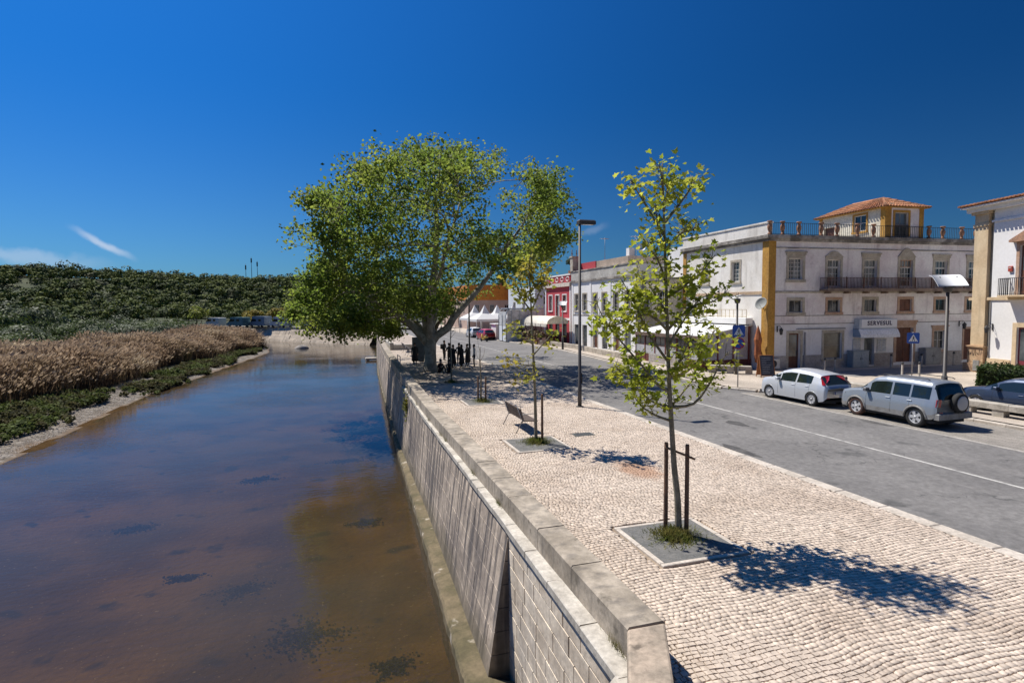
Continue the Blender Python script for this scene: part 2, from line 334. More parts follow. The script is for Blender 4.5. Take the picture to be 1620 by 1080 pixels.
def build_water():
    m = bpy.data.materials.new('river_water'); m.use_nodes = True; nt = m.node_tree; N = nt.nodes; L = nt.links; N.remove(N['Principled BSDF'])
    out = [n for n in N if n.type == 'OUTPUT_MATERIAL'][0]
    geo = N.new('ShaderNodeNewGeometry')
    def noise(scale, det, vec):
        mp = N.new('ShaderNodeMapping'); mp.inputs['Scale'].default_value = vec; L.new(geo.outputs['Position'], mp.inputs[0])
        n = N.new('ShaderNodeTexNoise'); n.inputs['Scale'].default_value = scale; n.inputs['Detail'].default_value = det; L.new(mp.outputs[0], n.inputs['Vector']); return n.outputs[0]
    n1 = noise(5.0, 4, (0.45, 1.0, 1)); n2 = noise(0.35, 2, (1, 1.4, 1))
    big = N.new('ShaderNodeMapRange'); L.new(noise(0.09, 3, (1, 1.6, 1)), big.inputs[0]); big.inputs[1].default_value = 0.38; big.inputs[2].default_value = 0.62; big.inputs[3].default_value = 0.25; big.inputs[4].default_value = 1.0
    h = N.new('ShaderNodeMath'); h.operation = 'MULTIPLY'; L.new(n1, h.inputs[0]); L.new(big.outputs[0], h.inputs[1])
    h2 = N.new('ShaderNodeMath'); h2.operation = 'MULTIPLY_ADD'; L.new(n2, h2.inputs[0]); h2.inputs[1].default_value = 0.9; L.new(h.outputs[0], h2.inputs[2])
    bp = N.new('ShaderNodeBump'); bp.inputs['Strength'].default_value = 0.27; bp.inputs['Distance'].default_value = 0.05; L.new(h2.outputs[0], bp.inputs['Height'])
    fr = N.new('ShaderNodeFresnel'); fr.inputs['IOR'].default_value = 1.32; L.new(bp.outputs[0], fr.inputs['Normal'])
    gl = N.new('ShaderNodeBsdfGlossy'); gl.inputs['Roughness'].default_value = 0.035; gl.inputs['Color'].default_value = (1, 1, 1, 1); L.new(bp.outputs[0], gl.inputs['Normal'])
    tr = N.new('ShaderNodeBsdfTransparent'); tr.inputs['Color'].default_value = (0.70, 0.60, 0.44, 1)
    df = N.new('ShaderNodeBsdfDiffuse'); df.inputs['Color'].default_value = (0.070, 0.064, 0.050, 1)
    mur = N.new('ShaderNodeMapRange'); L.new(noise(0.12, 4, (1, 1, 1)), mur.inputs[0]); mur.inputs[1].default_value = 0.35; mur.inputs[2].default_value = 0.65; mur.inputs[3].default_value = 0.22; mur.inputs[4].default_value = 0.44
    m1 = N.new('ShaderNodeMixShader'); L.new(mur.outputs[0], m1.inputs[0]); L.new(tr.outputs[0], m1.inputs[1]); L.new(df.outputs[0], m1.inputs[2])
    m2 = N.new('ShaderNodeMixShader'); L.new(fr.outputs[0], m2.inputs[0]); L.new(m1.outputs[0], m2.inputs[1]); L.new(gl.outputs[0], m2.inputs[2]); L.new(m2.outputs[0], out.inputs[0])
    poly = [(wx(y)+0.1, y) for y in (-60, 4, 20, 30, 50, 68, 80, 115)]+[(-13.9, 141.1), (-60, 196.1), (-200, 330.1), (-200, 231), (-70, 165), (-26, 126), (-14, 112), (-13, 100), (-16, 70), (-17.5, 55), (-17.5, -60)]
    MB().add([(x, y, WATER) for x, y in poly], [tuple(range(len(poly)))]).build('water', m, kind='structure')
build_water()

# ---------------------------------------------------------------- promenade, road, pavements
M_JOINT = mat('paving_joint', (0.235, 0.18, 0.13), 0.95, (0.30, 0.235, 0.17), 3)
def cobble_mat():
    m = mat('limestone_cobble', (0.545, 0.455, 0.37), 0.75, (0.44, 0.355, 0.28), 0.55, 5, (0.42, 0.72), island=0.15, bump=0.25, bscale=30, spots=((0.30, 0.215, 0.15), 0.8, 0.62, 0.80))
    nt = m.node_tree; N = nt.nodes; L = nt.links; b = N['Principled BSDF']
    # one worn patch of reddish repair sand
    geo = N.new('ShaderNodeNewGeometry'); d = N.new('ShaderNodeVectorMath'); d.operation = 'MULTIPLY_ADD'; L.new(geo.outputs['Position'], d.inputs[0]); d.inputs[1].default_value = (1.5, 0.85, 0); d.inputs[2].default_value = (-7.55*1.5, -13.1*0.85, 0)
    ln = N.new('ShaderNodeVectorMath'); ln.operation = 'LENGTH'; L.new(d.outputs[0], ln.inputs[0])
    nz = N.new('ShaderNodeTexNoise'); nz.inputs['Scale'].default_value = 3.0; nz.inputs['Detail'].default_value = 5; L.new(geo.outputs['Position'], nz.inputs['Vector'])
    ad = N.new('ShaderNodeMath'); ad.operation = 'MULTIPLY_ADD'; L.new(nz.outputs[0], ad.inputs[0]); ad.inputs[1].default_value = 1.0; L.new(ln.outputs['Value'], ad.inputs[2])
    r = N.new('ShaderNodeMapRange'); r.interpolation_type = 'SMOOTHSTEP'; L.new(ad.outputs[0], r.inputs[0]); r.inputs[1].default_value = 1.5; r.inputs[2].default_value = 0.9; r.inputs[3].default_value = 0; r.inputs[4].default_value = 0.85
    x = N.new('ShaderNodeMix'); x.data_type = 'RGBA'; old = b.inputs['Base Color'].links[0].from_socket; L.new(r.outputs[0], x.inputs[0]); L.new(old, x.inputs[6]); x.inputs[7].default_value = (0.40, 0.235, 0.145, 1); L.new(x.outputs[2], b.inputs['Base Color'])
    return m
M_COB = cobble_mat()
def pave_far_mat(name, c1, c2, joint, size):
    m = bpy.data.materials.new(name); m.use_nodes = True; nt = m.node_tree; N = nt.nodes; L = nt.links; b = N['Principled BSDF']; b.inputs['Roughness'].default_value = 0.8
    geo = N.new('ShaderNodeNewGeometry'); br = N.new('ShaderNodeTexBrick'); L.new(geo.outputs['Position'], br.inputs['Vector'])
    br.inputs['Scale'].default_value = 1/size; br.inputs['Brick Width'].default_value = 1.0; br.inputs['Row Height'].default_value = 1.0; br.inputs['Mortar Size'].default_value = 0.07; br.inputs['Mortar Smooth'].default_value = 0.4
    br.inputs['Color1'].default_value = (*c1, 1); br.inputs['Color2'].default_value = (*c2, 1); br.inputs['Mortar'].default_value = (*joint, 1)
    n = N.new('ShaderNodeTexNoise'); n.inputs['Scale'].default_value = 0.5; n.inputs['Detail'].default_value = 6; L.new(geo.outputs['Position'], n.inputs['Vector'])
    r = N.new('ShaderNodeMapRange'); L.new(n.outputs[0], r.inputs[0]); r.inputs[1].default_value = 0.3; r.inputs[2].default_value = 0.7; r.inputs[3].default_value = 0.72; r.inputs[4].default_value = 1.12
    x = N.new('ShaderNodeMix'); x.data_type = 'RGBA'; x.blend_type = 'MULTIPLY'; x.inputs[0].default_value = 1; L.new(br.outputs[0], x.inputs[6]); L.new(r.outputs[0], x.inputs[7]); L.new(x.outputs[2], b.inputs['Base Color'])
    bp = N.new('ShaderNodeBump'); bp.inputs['Strength'].default_value = 0.5; bp.inputs['Distance'].default_value = 0.02; bp.invert = True; L.new(br.outputs['Fac'], bp.inputs['Height']); L.new(bp.outputs[0], b.inputs['Normal'])
    MATS[name] = m; return m
M_PAVE = pave_far_mat('far_cobble_paving', (0.50, 0.42, 0.345), (0.43, 0.355, 0.285), (0.24, 0.18, 0.13), 0.10)
M_SETT = pave_far_mat('granite_sett_paving', (0.33, 0.30, 0.265), (0.26, 0.24, 0.21), (0.15, 0.13, 0.11), 0.15)
M_PLAZA = pave_far_mat('plaza_paving', (0.55, 0.48, 0.40), (0.48, 0.415, 0.345), (0.32, 0.26, 0.20), 0.12)
COB_END = 31.0
def strip_sheet(name, ylist, xl, xr, z, m, parent=None):
    b = MB(); P = []; F = []
    for y in ylist: P += [(xl(y), y, z), (xr(y), y, z)]
    for i in range(len(ylist)-1): F.append((2*i, 2*i+1, 2*i+3, 2*i+2))
    b.add(P, F); return b.build(name, m, parent, kind='structure')
promenade = strip_sheet('promenade', list(np.arange(-20, 116, 1.0)), lambda y: wx(y)+0.2, lambda y: KERB-0.28, -0.035, M_JOINT)
strip_sheet('far_paving', list(np.arange(COB_END, 116, 1.0)), lambda y: wx(y)+0.2, lambda y: KERB-0.28, 0.0, M_PAVE)
PITS = [(5.95, 8.87, 0.78), (5.95, 16.6, 0.78), (6.3, 24.9, 0.75), (6.28, 31.9, 0.7)]
def build_cobbles():
    c = 0.092; rows = []
    y0 = 3.2
    while y0 < COB_END+.3:
        c = 0.083*RNG.uniform(.84, 1.16); y0 += c; x = wx(y0)+0.38+RNG.random()*0.1
        while x < KERB-0.22:
            w = 0.085*(0.74+0.56*RNG.random()); rows.append((x+w/2, y0-c/2, w, c)); x += w
    a = np.array(rows)
    cx, cy = a[:, 0], a[:, 1]; w = a[:, 2]*0.5-0.0055; d = a[:, 3]*0.5-0.0055
    n = len(a)
    quad = np.array([(-1, -1), (1, -1), (1, 1), (-1, 1)])
    px = cx[:, None]+quad[:, 0]*w[:, None]+RNG.uniform(-0.008, 0.008, (n, 4)); py = cy[:, None]+quad[:, 1]*d[:, None]+RNG.uniform(-0.008, 0.008, (n, 4))
    # the courses wander
    wob = 0.035*np.sin(px*0.95+0.25*py)+0.025*np.sin(px*2.3-py*0.5+1.3)+0.018*np.sin(px*5.4+py*0.9); swx = 0.05*np.sin(py*0.9+1)+0.03*np.sin(py*2.6+px*0.6)+.012*np.sin(py*7+px)
    gx, gy = px+swx, py+wob; mx, my = gx.mean(1), gy.mean(1)
    keep = (mx > np.interp(my, [4, 11, 18, 22, 30, 40], [3.17, 3.2, 3.2, 3.22, 3.42, 3.75])+0.47) & (mx < KERB-0.32) & (my < COB_END)
    for (qx, qy, h) in PITS: keep &= ~((np.abs(mx-qx) < h+0.16) & (np.abs(my-qy) < h+0.16))
    keep &= ~((np.abs(mx-7.9) < 0.37) & (np.abs(my-17.35) < 0.25))
    gx, gy, mx, my = gx[keep], gy[keep], mx[keep], my[keep]; n = len(mx)
    zt = RNG.uniform(-0.0035, 0.003, n)[:, None]+RNG.uniform(-0.002, 0.002, (n, 4))
    ins = 0.93
    tx, ty = mx[:, None]+(gx-mx[:, None])*ins, my[:, None]+(gy-my[:, None])*ins
    V = np.stack([np.stack([gx, gy, zt-0.008], -1), np.stack([tx, ty, zt], -1), np.stack([gx, gy, np.full_like(gx, -0.05)], -1)], 1).reshape(n, 12, 3)
    f = np.array([(4, 5, 6, 7)]+[(i, (i+1) % 4, 4+(i+1) % 4, 4+i) for i in range(4)]+[(8+i, 8+(i+1) % 4, (i+1) % 4, i) for i in range(4)])
    # the 300 stones that show largest: nearest to the camera inside the frame
    C = np.stack([mx, my, np.full(n, -CAM_H)], -1); mi = np.array(cam.matrix_world.to_3x3().inverted()); v = C @ mi.T
    inside = (np.abs(v[:, 0]/-v[:, 2]) < 0.9*0.985) & (v[:, 1]/-v[:, 2] > -0.595) & (v[:, 2] < 0)
    dist = np.where(inside, np.linalg.norm(C, axis=1), 1e9); idx = np.argsort(dist)[:300]; big = np.zeros(n, bool); big[idx] = True
    r = V[~big]; k = len(r)
    arrays_mesh('cobblestone', r.reshape(-1, 3), (f[None]+12*np.arange(k)[:, None, None]).reshape(-1, 4), M_COB, promenade, kind='stuff')
    for q in V[big]:
        o = q[4:8].mean(0); me = bpy.data.meshes.new('cobblestone'); me.from_pydata([tuple(p) for p in q-o], [], [tuple(t) for t in f]); me.materials.append(M_COB)
        s = link('cobblestone', me, promenade); s.location = o
build_cobbles()
# kerb stones along the road, flush with the promenade
M_KERB = mat('kerb_limestone', (0.55, 0.49, 0.42), 0.8, (0.42, 0.37, 0.31), 1.6, island=0.08, bump=0.2)
def kerb_line(name, pts, width, z0, z1, step=1.0, limit=300, label_parent=None):
    root = MB().add([(0, 0, 0), (0.01, 0, 0), (0, 0.01, 0)], [(0, 1, 2)])
    P = [Vector((*p, 0)) for p in pts]; out = []
    for a, b in zip(P[:-1], P[1:]):
        n = max(1, round((b-a).length/step))
        for i in range(n): out.append((a.lerp(b, i/n), a.lerp(b, (i+1)/n)))
    base = MB()
    for a, b in zip(P[:-1], P[1:]):
        d = (b-a).normalized(); s = Vector((d.y, -d.x, 0))*width
        base.slab([tuple(a.xy), tuple((a+s*0.94).xy), tuple((b+s*0.94).xy), tuple(b.xy)], z0-0.08, z1-0.025)
    r = base.build(name, M_JOINT, kind='structure')
    for a, b in out[:limit]:
        d = (b-a).normalized(); s = Vector((d.y, -d.x, 0)); g = 0.008; L = (b-a).length
        m = MB(); m.T = Matrix.Translation(a) @ Matrix(((d.x, s.x, 0), (d.y, s.y, 0), (0, 0, 1))).to_4x4()
        m.cbox(g, L-g, 0.004, width, z0, z1+RNG.uniform(-0.004, 0.004), 0.018); 
        # the frame is left handed: flip the faces
        m.F = [tuple(reversed(f)) for f in m.F]
        m.build('kerb_stone', M_KERB, r)
kerb_line('promenade_kerb', [(KERB-0.3, 3.5), (KERB-0.3, 100)], 0.3, ROAD_Z-0.05, 0.004, 1.1)
def asphalt_mat():
    m = mat('worn_asphalt', (0.148, 0.142, 0.138), 0.9, (0.198, 0.19, 0.182), 0.35, 6, (0.3, 0.7), bump=0.25, bscale=60, spots=((0.10, 0.098, 0.096), 0.8, 0.60, 0.70), streak=0.55, streak_col=(0.21, 0.20, 0.19), streak_scale=(1.1, 0.03, 1), streak_rng=(0.5, 0.68), spec=0.3)
    nt = m.node_tree; N = nt.nodes; L = nt.links; b = N['Principled BSDF']; geo = N.new('ShaderNodeNewGeometry')
    vo = N.new('ShaderNodeTexVoronoi'); vo.feature = 'DISTANCE_TO_EDGE'; vo.inputs['Scale'].default_value = 0.33
    nz = N.new('ShaderNodeTexNoise'); nz.inputs['Scale'].default_value = 1.1; nz.inputs['Detail'].default_value = 6; L.new(geo.outputs['Position'], nz.inputs['Vector'])
    va = N.new('ShaderNodeVectorMath'); va.operation = 'MULTIPLY_ADD'; L.new(nz.outputs['Color'], va.inputs[0]); va.inputs[1].default_value = (2.2, 2.2, 0); L.new(geo.outputs['Position'], va.inputs[2]); L.new(va.outputs[0], vo.inputs['Vector'])
    r = N.new('ShaderNodeMapRange'); L.new(vo.outputs['Distance'], r.inputs[0]); r.inputs[1].default_value = 0.012; r.inputs[2].default_value = 0.003; r.inputs[3].default_value = 0; r.inputs[4].default_value = 0.55
    n2 = N.new('ShaderNodeTexNoise'); n2.inputs['Scale'].default_value = 0.25; L.new(geo.outputs['Position'], n2.inputs['Vector'])
    r2 = N.new('ShaderNodeMapRange'); L.new(n2.outputs[0], r2.inputs[0]); r2.inputs[1].default_value = 0.48; r2.inputs[2].default_value = 0.58
    ml = N.new('ShaderNodeMath'); ml.operation = 'MULTIPLY'; L.new(r.outputs[0], ml.inputs[0]); L.new(r2.outputs[0], ml.inputs[1])
    x = N.new('ShaderNodeMix'); x.data_type = 'RGBA'; old = b.inputs['Base Color'].links[0].from_socket; L.new(ml.outputs[0], x.inputs[0]); L.new(old, x.inputs[6]); x.inputs[7].default_value = (0.05, 0.05, 0.05, 1); L.new(x.outputs[2], b.inputs['Base Color'])
    return m
M_ASPH = asphalt_mat()
strip_sheet('road', list(np.arange(-30, 200, 5.0)), lambda y: KERB-0.02, lambda y: 24.5, ROAD_Z, M_ASPH)
M_LINE = mat('road_paint', (0.50, 0.485, 0.45), 0.8, (0.26, 0.25, 0.24), 2.5, 6, (0.45, 0.65))
road = bpy.data.objects['road']
MB().quad((15.505, -8, ROAD_Z+.004), (15.605, -8, ROAD_Z+.004), (15.605, 84, ROAD_Z+.004), (15.505, 84, ROAD_Z+.004)).build('centre_line', M_LINE, road)
MB().quad((19.3, 3, ROAD_Z+.004), (19.5, 3, ROAD_Z+.004), (19.5, 23.6, ROAD_Z+.004), (19.3, 23.6, ROAD_Z+.004)).build('edge_strip', mat('pale_concrete_strip', (0.40, 0.37, 0.33), 0.85, (0.28, 0.26, 0.235), 1.4, 6), road)
M_DARKPATCH = mat('tar_patch', (0.055, 0.053, 0.052), 0.9, (0.10, 0.095, 0.09), 4)
for x, y, l, w in ((19.05, 15.9, 1.3, 0.28), (11.65, 14.2, 1.7, 0.35), (14.2, 17.5, 1.1, 0.5)):
    pts = [(x+w*0.5*math.cos(t)*(1+.2*math.sin(3*t)), y+l*0.5*math.sin(t)*(1+.15*math.cos(5*t)), ROAD_Z+.006) for t in np.linspace(0, 2*math.pi, 18)[:-1]]
    MB().add(pts, [tuple(range(len(pts)))]).build('tar_patch', M_DARKPATCH, road)
# parking bay of setts
MB().quad((19.5, -8, ROAD_Z+.006), (22.8, -8, ROAD_Z+.006), (22.8, 23.3, ROAD_Z+.006), (19.5, 23.6, ROAD_Z+.006)).build('parking_bay', M_SETT, kind='structure')
RK = [(22.8, 2), (22.8, 22.4), (21.6, 23.0), (20.35, 23.6), (19.6, 25.2), (20.0, 33), (20.7, 41), (21.6, 52), (21.0, 64), (20.3, 74), (20.6, 100)]
kerb_line('far_kerb', RK[::-1], 0.22, ROAD_Z-0.05, 0.008, 1.1)
def far_pavement():
    poly = [(x+0.2, y) for x, y in RK]+[(20.8, 140), (90, 140), (90, -10), (23.0, -10)]
    MB().add([(x, y, 0.0) for x, y in poly], [tuple(range(len(poly)-1, -1, -1))]).build('plaza', M_PLAZA, kind='structure')
    lane = [(29.2, 28.7), (29.4, 25.9), (37, 26.2), (60, 25), (60, 27.6), (46, 28.7)]
    MB().add([(x, y, 0.006) for x, y in lane], [tuple(range(len(lane)))]).build('shaded_lane', mat('shaded_lane_grey', (0.17, 0.165, 0.16), 0.9, (0.22, 0.21, 0.205), 0.8, 5), kind='structure')  # the corner house's shadow is put into this sheet's dark colour
far_pavement()

# ---------------------------------------------------------------- quay wall, parapet, footing
M_BLOCK = mat('quay_limestone', (0.56, 0.46, 0.36), 0.85, (0.36, 0.295, 0.235), 1.1, 5, island=0.10, bump=0.35, bscale=9, streak=0.95, streak_col=(0.085, 0.075, 0.072), streak_scale=(2.0, 4.4, 0.15), streak_rng=(0.44, 0.60), spots=((.20, .165, .14), .45, .46, .68))
M_BLOCKN = mat('clean_quay_limestone', (0.70, 0.605, 0.48), 0.85, (0.52, 0.435, 0.335), 1.3, 5, island=0.16, bump=0.35, bscale=9, streak=0.4, streak_col=(0.26, 0.245, 0.23), streak_scale=(2.2, 3.0, 0.3), streak_rng=(0.52, 0.7), spots=((0.36, 0.22, 0.13), 1.7, 0.64, 0.74))
M_MORT = mat('quay_mortar', (0.27, 0.165, 0.095), 0.95, (0.15, 0.115, 0.09), 1.6, 5)
def tide_stain(m, col, z0, z1):
    nt = m.node_tree; N = nt.nodes; L = nt.links; b = N['Principled BSDF']; geo = N.new('ShaderNodeNewGeometry'); sp = N.new('ShaderNodeSeparateXYZ'); L.new(geo.outputs['Position'], sp.inputs[0])
    n = N.new('ShaderNodeTexNoise'); n.inputs['Scale'].default_value = 1.6; n.inputs['Detail'].default_value = 6; L.new(geo.outputs['Position'], n.inputs['Vector'])
    a = N.new('ShaderNodeMath'); a.operation = 'MULTIPLY_ADD'; L.new(n.outputs[0], a.inputs[0]); a.inputs[1].default_value = 1.3; L.new(sp.outputs[2], a.inputs[2])
    r = N.new('ShaderNodeMapRange'); r.interpolation_type = 'SMOOTHSTEP'; L.new(a.outputs[0], r.inputs[0]); r.inputs[1].default_value = z0+.65; r.inputs[2].default_value = z1+.65; r.inputs[3].default_value = .8; r.inputs[4].default_value = 0
    x = N.new('ShaderNodeMix'); x.data_type = 'RGBA'; L.new(r.outputs[0], x.inputs[0]); L.new(b.inputs['Base Color'].links[0].from_socket, x.inputs[6]); x.inputs[7].default_value = (*col, 1); L.new(x.outputs[2], b.inputs['Base Color'])
tide_stain(M_BLOCK, (0.115, 0.095, 0.06), -2.75, -1.75); tide_stain(M_BLOCKN, (0.16, 0.13, 0.085), -3.0, -2.1)
M_COPE = mat('coping_stone', (0.56, 0.52, 0.45), 0.85, (0.40, 0.365, 0.31), 2.0, 5, bump=0.3, bscale=12, island=0.1, spots=((0.20, 0.185, 0.16), 2.4, 0.62, 0.74))
M_PARA = mat('parapet_concrete', (0.42, 0.36, 0.285), 0.9, (0.26, 0.22, 0.17), 1.3, 6, bump=0.35, bscale=14, island=0.07, streak=0.5, streak_col=(0.14, 0.125, 0.11), streak_scale=(3, 5, 0.5), streak_rng=(0.48, 0.66), spots=((0.17, 0.145, 0.11), 3.2, 0.58, 0.72))
def build_quay():
    q = thing('quay_wall', 'long stone block quay wall with dark streaks rising from the river', 'wall', (wf(10), 10, 0))
    Ti = Matrix.Translation(-q.location)
    def X(y, z, near):
        return wf(y) if near else wf(y)-wb(y)*(0.05-z)/2.75
    # mortar backing
    b = MB(); b.T = Ti
    def sheet(ys, near):
        P = []; F = []
        for y in ys: P += [(X(y, 0.05, near)+0.03, y, 0.05), (X(y, -3.6, near)+0.03, y, -3.6)]
        for i in range(len(ys)-1): F.append((2*i, 2*i+2, 2*i+3, 2*i+1))
        b.add(P, F)
    sheet(list(np.linspace(3, 10.12, 6)), True); sheet(list(np.linspace(10.1, 115, 90)), False)
    b.add([(X(10.1, .05, 1)+.03, 10.1, .05), (X(10.1, -3.6, 0), 10.1, -3.6), (X(10.1, -3.6, 1)+.4, 10.1, -3.6)], [(0, 2, 1)][::1])
    b.build('mortar', M_MORT, q)
    # blocks
    blocks = []
    def lay(y0, y1, h, lmin, lmax, near, z0=-3.3):
        nrow = round((0.05-z0)/h); hh = (0.05-z0)/nrow
        for r in range(nrow):
            za = z0+r*hh; y = y0
            if r % 2: first = 0.55
            else: first = 1
            while y < y1-0.02:
                L = RNG.uniform(lmin, lmax)*first*(1 if y < 40 else 1.3); first = 1
                ye = min(y1, y+L)
                if y1-ye < 0.2: ye = y1
                blocks.append((y, ye, za, za+hh, near)); y = ye
    lay(3.4, 10.09, 0.31, 0.42, 0.85, True); lay(10.1, 70, 0.37, 0.7, 1.35, False, -2.72); lay(70, 114, 0.55, 1.5, 2.6, False, -2.72)
    ms = []
    for (ya, yb, za, zb, near) in blocks:
        g = 0.0035 if not near else 0.011; pr = RNG.uniform(-0.003, 0.004) if not near else RNG.uniform(-0.005, 0.004); y0, y1, z0, z1 = ya+g, yb-g, za+g, zb-g; c = 0.006 if not near else .004
        m = MB()
        o = Vector((X(ya, za, near), ya, za)); m.T = Matrix.Translation(-o)
        fr = [(X(y, z, near)-pr, y, z) for y, z in ((y0+c, z0+c), (y1-c, z0+c), (y1-c, z1-c), (y0+c, z1-c))]
        md = [(X(y, z, near)-pr+c, y, z) for y, z in ((y0, z0), (y1, z0), (y1, z1), (y0, z1))]
        bk = [(X(y, z, near)+0.05, y, z) for y, z in ((y0, z0), (y1, z0), (y1, z1), (y0, z1))]
        F = [(3, 2, 1, 0)]+[(i, (i+1) % 4, 4+(i+1) % 4, 4+i) for i in range(4)]+[(4+i, 4+(i+1) % 4, 8+(i+1) % 4, 8+i) for i in range(4)]
        m.add(fr+md+bk, F); m.o = o; m.near = near
        m.score = (yb-ya)*(zb-za)/max(1.0, ((ya+yb)/2)**2+6)*(0 if (ya < 4.6) else 1); ms.append(m)
    ms.sort(key=lambda m: -m.score)
    for m in ms[:300]:
        o = m.build('stone_block', M_BLOCKN if m.near else M_BLOCK, q); o.location = m.o-q.location
    rest = MB()
    for m in ms[300:]:
        rest.T = Matrix.Translation(m.o-q.location); rest.add(m.V, m.F, 1 if m.near else 0)
    rest.T = None; rest.build('stone_block', [M_BLOCK, M_BLOCKN], q, kind='stuff')
    # dressed end of the sloping wall: dark courses that step back towards the foot
    for k in range(7):
        z0 = -3.2+k*0.45; z1 = z0+0.435
        xa, xb = X(10.1, z0, 0), X(10.1, z1, 0); xr = wf(10.1)+0.02
        m = MB(); m.T = Ti; m.add([(xa, 10.07, z0), (xr, 10.07, z0), (xr, 10.07, z1), (xb, 10.07, z1), (xa, 10.12, z0), (xr, 10.12, z0), (xr, 10.12, z1), (xb, 10.12, z1)],
              [(0, 1, 2, 3), (0, 4, 5, 1), (3, 2, 6, 7), (0, 3, 7, 4)]); m.build('end_stone', M_BLOCK, q)
    # coping course
    y = 5.45
    while y < 30.2:
        L = RNG.uniform(1.0, 1.5); e = min(30.2, y+L); c = MB(); o = Vector((wf(y), y, 0.05)); c.T = Matrix.Translation(-o)
        dz = RNG.uniform(-.006, .006); dx = RNG.uniform(-.008, .008)
        c.add([(wf(y)-.05+dx, y+.006, .055), (wx(y)-.004, y+.006, .055), (wx(e)-.004, e-.006, .055), (wf(e)-.05+dx, e-.006, .055),
               (wf(y)-.05+dx, y+.006, .165+dz), (wx(y)-.004, y+.006, .18+dz), (wx(e)-.004, e-.006, .18+dz), (wf(e)-.05+dx, e-.006, .165+dz),
               (wf(y)-.035+dx, y+.012, .18+dz), (wf(e)-.035+dx, e-.012, .18+dz)],
              [(0, 3, 2, 1), (8, 5, 6, 9), (4, 8, 9, 7), (0, 4, 7, 3), (0, 1, 5, 8, 4), (3, 7, 9, 6, 2), (1, 2, 6, 5)])
        c.build('coping_stone', M_COPE, q).location = o-q.location; y = e
    # parapet on top
    p = thing('parapet', 'low grey concrete parapet along the top of the quay wall', 'parapet', (wx(10)+.25, 10, 0.0)); Tp = Matrix.Translation(-p.location)
    y = 5.74
    while y < 68:
        e = min(68, y+RNG.uniform(1.25, 1.75)); s = MB(); o = Vector((wx(y), y, 0)); s.T = Matrix.Translation(-o); a = .006; cz = .55+RNG.uniform(-.004, .004); r = .025
        poly = lambda i, yy: [(wx(yy)+i, yy), (par_r(yy)-i, yy)]
        P = [(wx(y), y+a, -.12), (par_r(y), y+a, -.12), (par_r(e), e-a, -.12), (wx(e), e-a, -.12), (wx(y), y+a, cz-r), (par_r(y), y+a, cz-r), (par_r(e), e-a, cz-r), (wx(e), e-a, cz-r),
             (wx(y)+r, y+a+.008, cz), (par_r(y)-r, y+a+.008, cz), (par_r(e)-r, e-a-.008, cz), (wx(e)+r, e-a-.008, cz)]
        F = [(8, 9, 10, 11)]
        for i in range(4):
            j = (i+1) % 4; F += [(i, j, 4+j, 4+i), (4+i, 4+j, 8+j, 8+i)]
        s.add(P, F); s.build('parapet_slab', M_PARA, p).location = o-p.location; y = e
    s = MB(); s.T = Tp; r = .025
    # end block, turned towards the bridge
    top = [(3.16, 5.725), (2.70, 4.86), (2.2, 3.9), (2.62, 3.72), (3.15, 4.74), (3.66, 5.715)][::-1]
    s.slab([(x, y) for x, y in top[::-1]], -.12, .55) if False else s.slab(top[::-1], -.2, .55)
    eb = s.build('end_block', mat('brown_lichen_concrete', (0.42, 0.335, 0.255), 0.9, (0.26, 0.215, 0.165), 2.2, 6, bump=.35, bscale=14, spots=((0.15, 0.12, 0.09), 4, .58, .72)), p)
    bv = eb.modifiers.new('bevel', 'BEVEL'); bv.width = 0.03; bv.segments = 2
    # masonry under the end block
    m = MB(); m.T = Ti; m.slab([(2.86, 5.42), (3.6, 5.42), (2.7, 3.4), (1.85, 3.4)][::-1], -3.6, -.03); m.build('corner_pier', M_BLOCKN, q)
    m = MB(); m.T = Ti; m.slab([(2.80, 5.44), (3.14, 5.70), (3.2, 5.44), (2.7, 4.5), (2.35, 4.5)][::-1], -.025, .17); m.build('corner_coping', M_COPE, q)
    # footing at the water line
    ys = [3.5, 6, 8, 10.5, 14, 17.2, 22, 29.7, 40, 52, 65, 80, 114]
    ox = lambda y: float(np.interp(y, [3, 10.5, 17.2, 29.7, 65, 115], [1.95, 2.18, 2.45, 2.86, 4.42, 7.8]))
    f = MB(); P = []; F = []
    yy = np.arange(3.5, 114, 0.25)
    for y in yy:
        o = ox(y)+RNG.uniform(-.02, .02); i = (wf(y)-wb(max(10, y)) if y >= 10 else wf(y))+.06
        P += [(o-.05, y, -3.7), (o, y, -2.80+RNG.uniform(-.02, .02)), (o+.05, y, -2.74), (max(i, o+.08), y, -2.70)]
    for k in range(len(yy)-1):
        for j in range(3): F.append((4*k+j, 4*k+4+j, 4*k+5+j, 4*k+1+j))
    f.add(P, F); f.build('footing', mat('mossy_footing', (0.155, 0.12, 0.068), 0.9, (0.09, 0.075, 0.036), 1.5, 6, bump=.7, bscale=10, spots=((0.40, 0.35, 0.28), 1.9, .60, .72)), kind='structure')
build_quay()
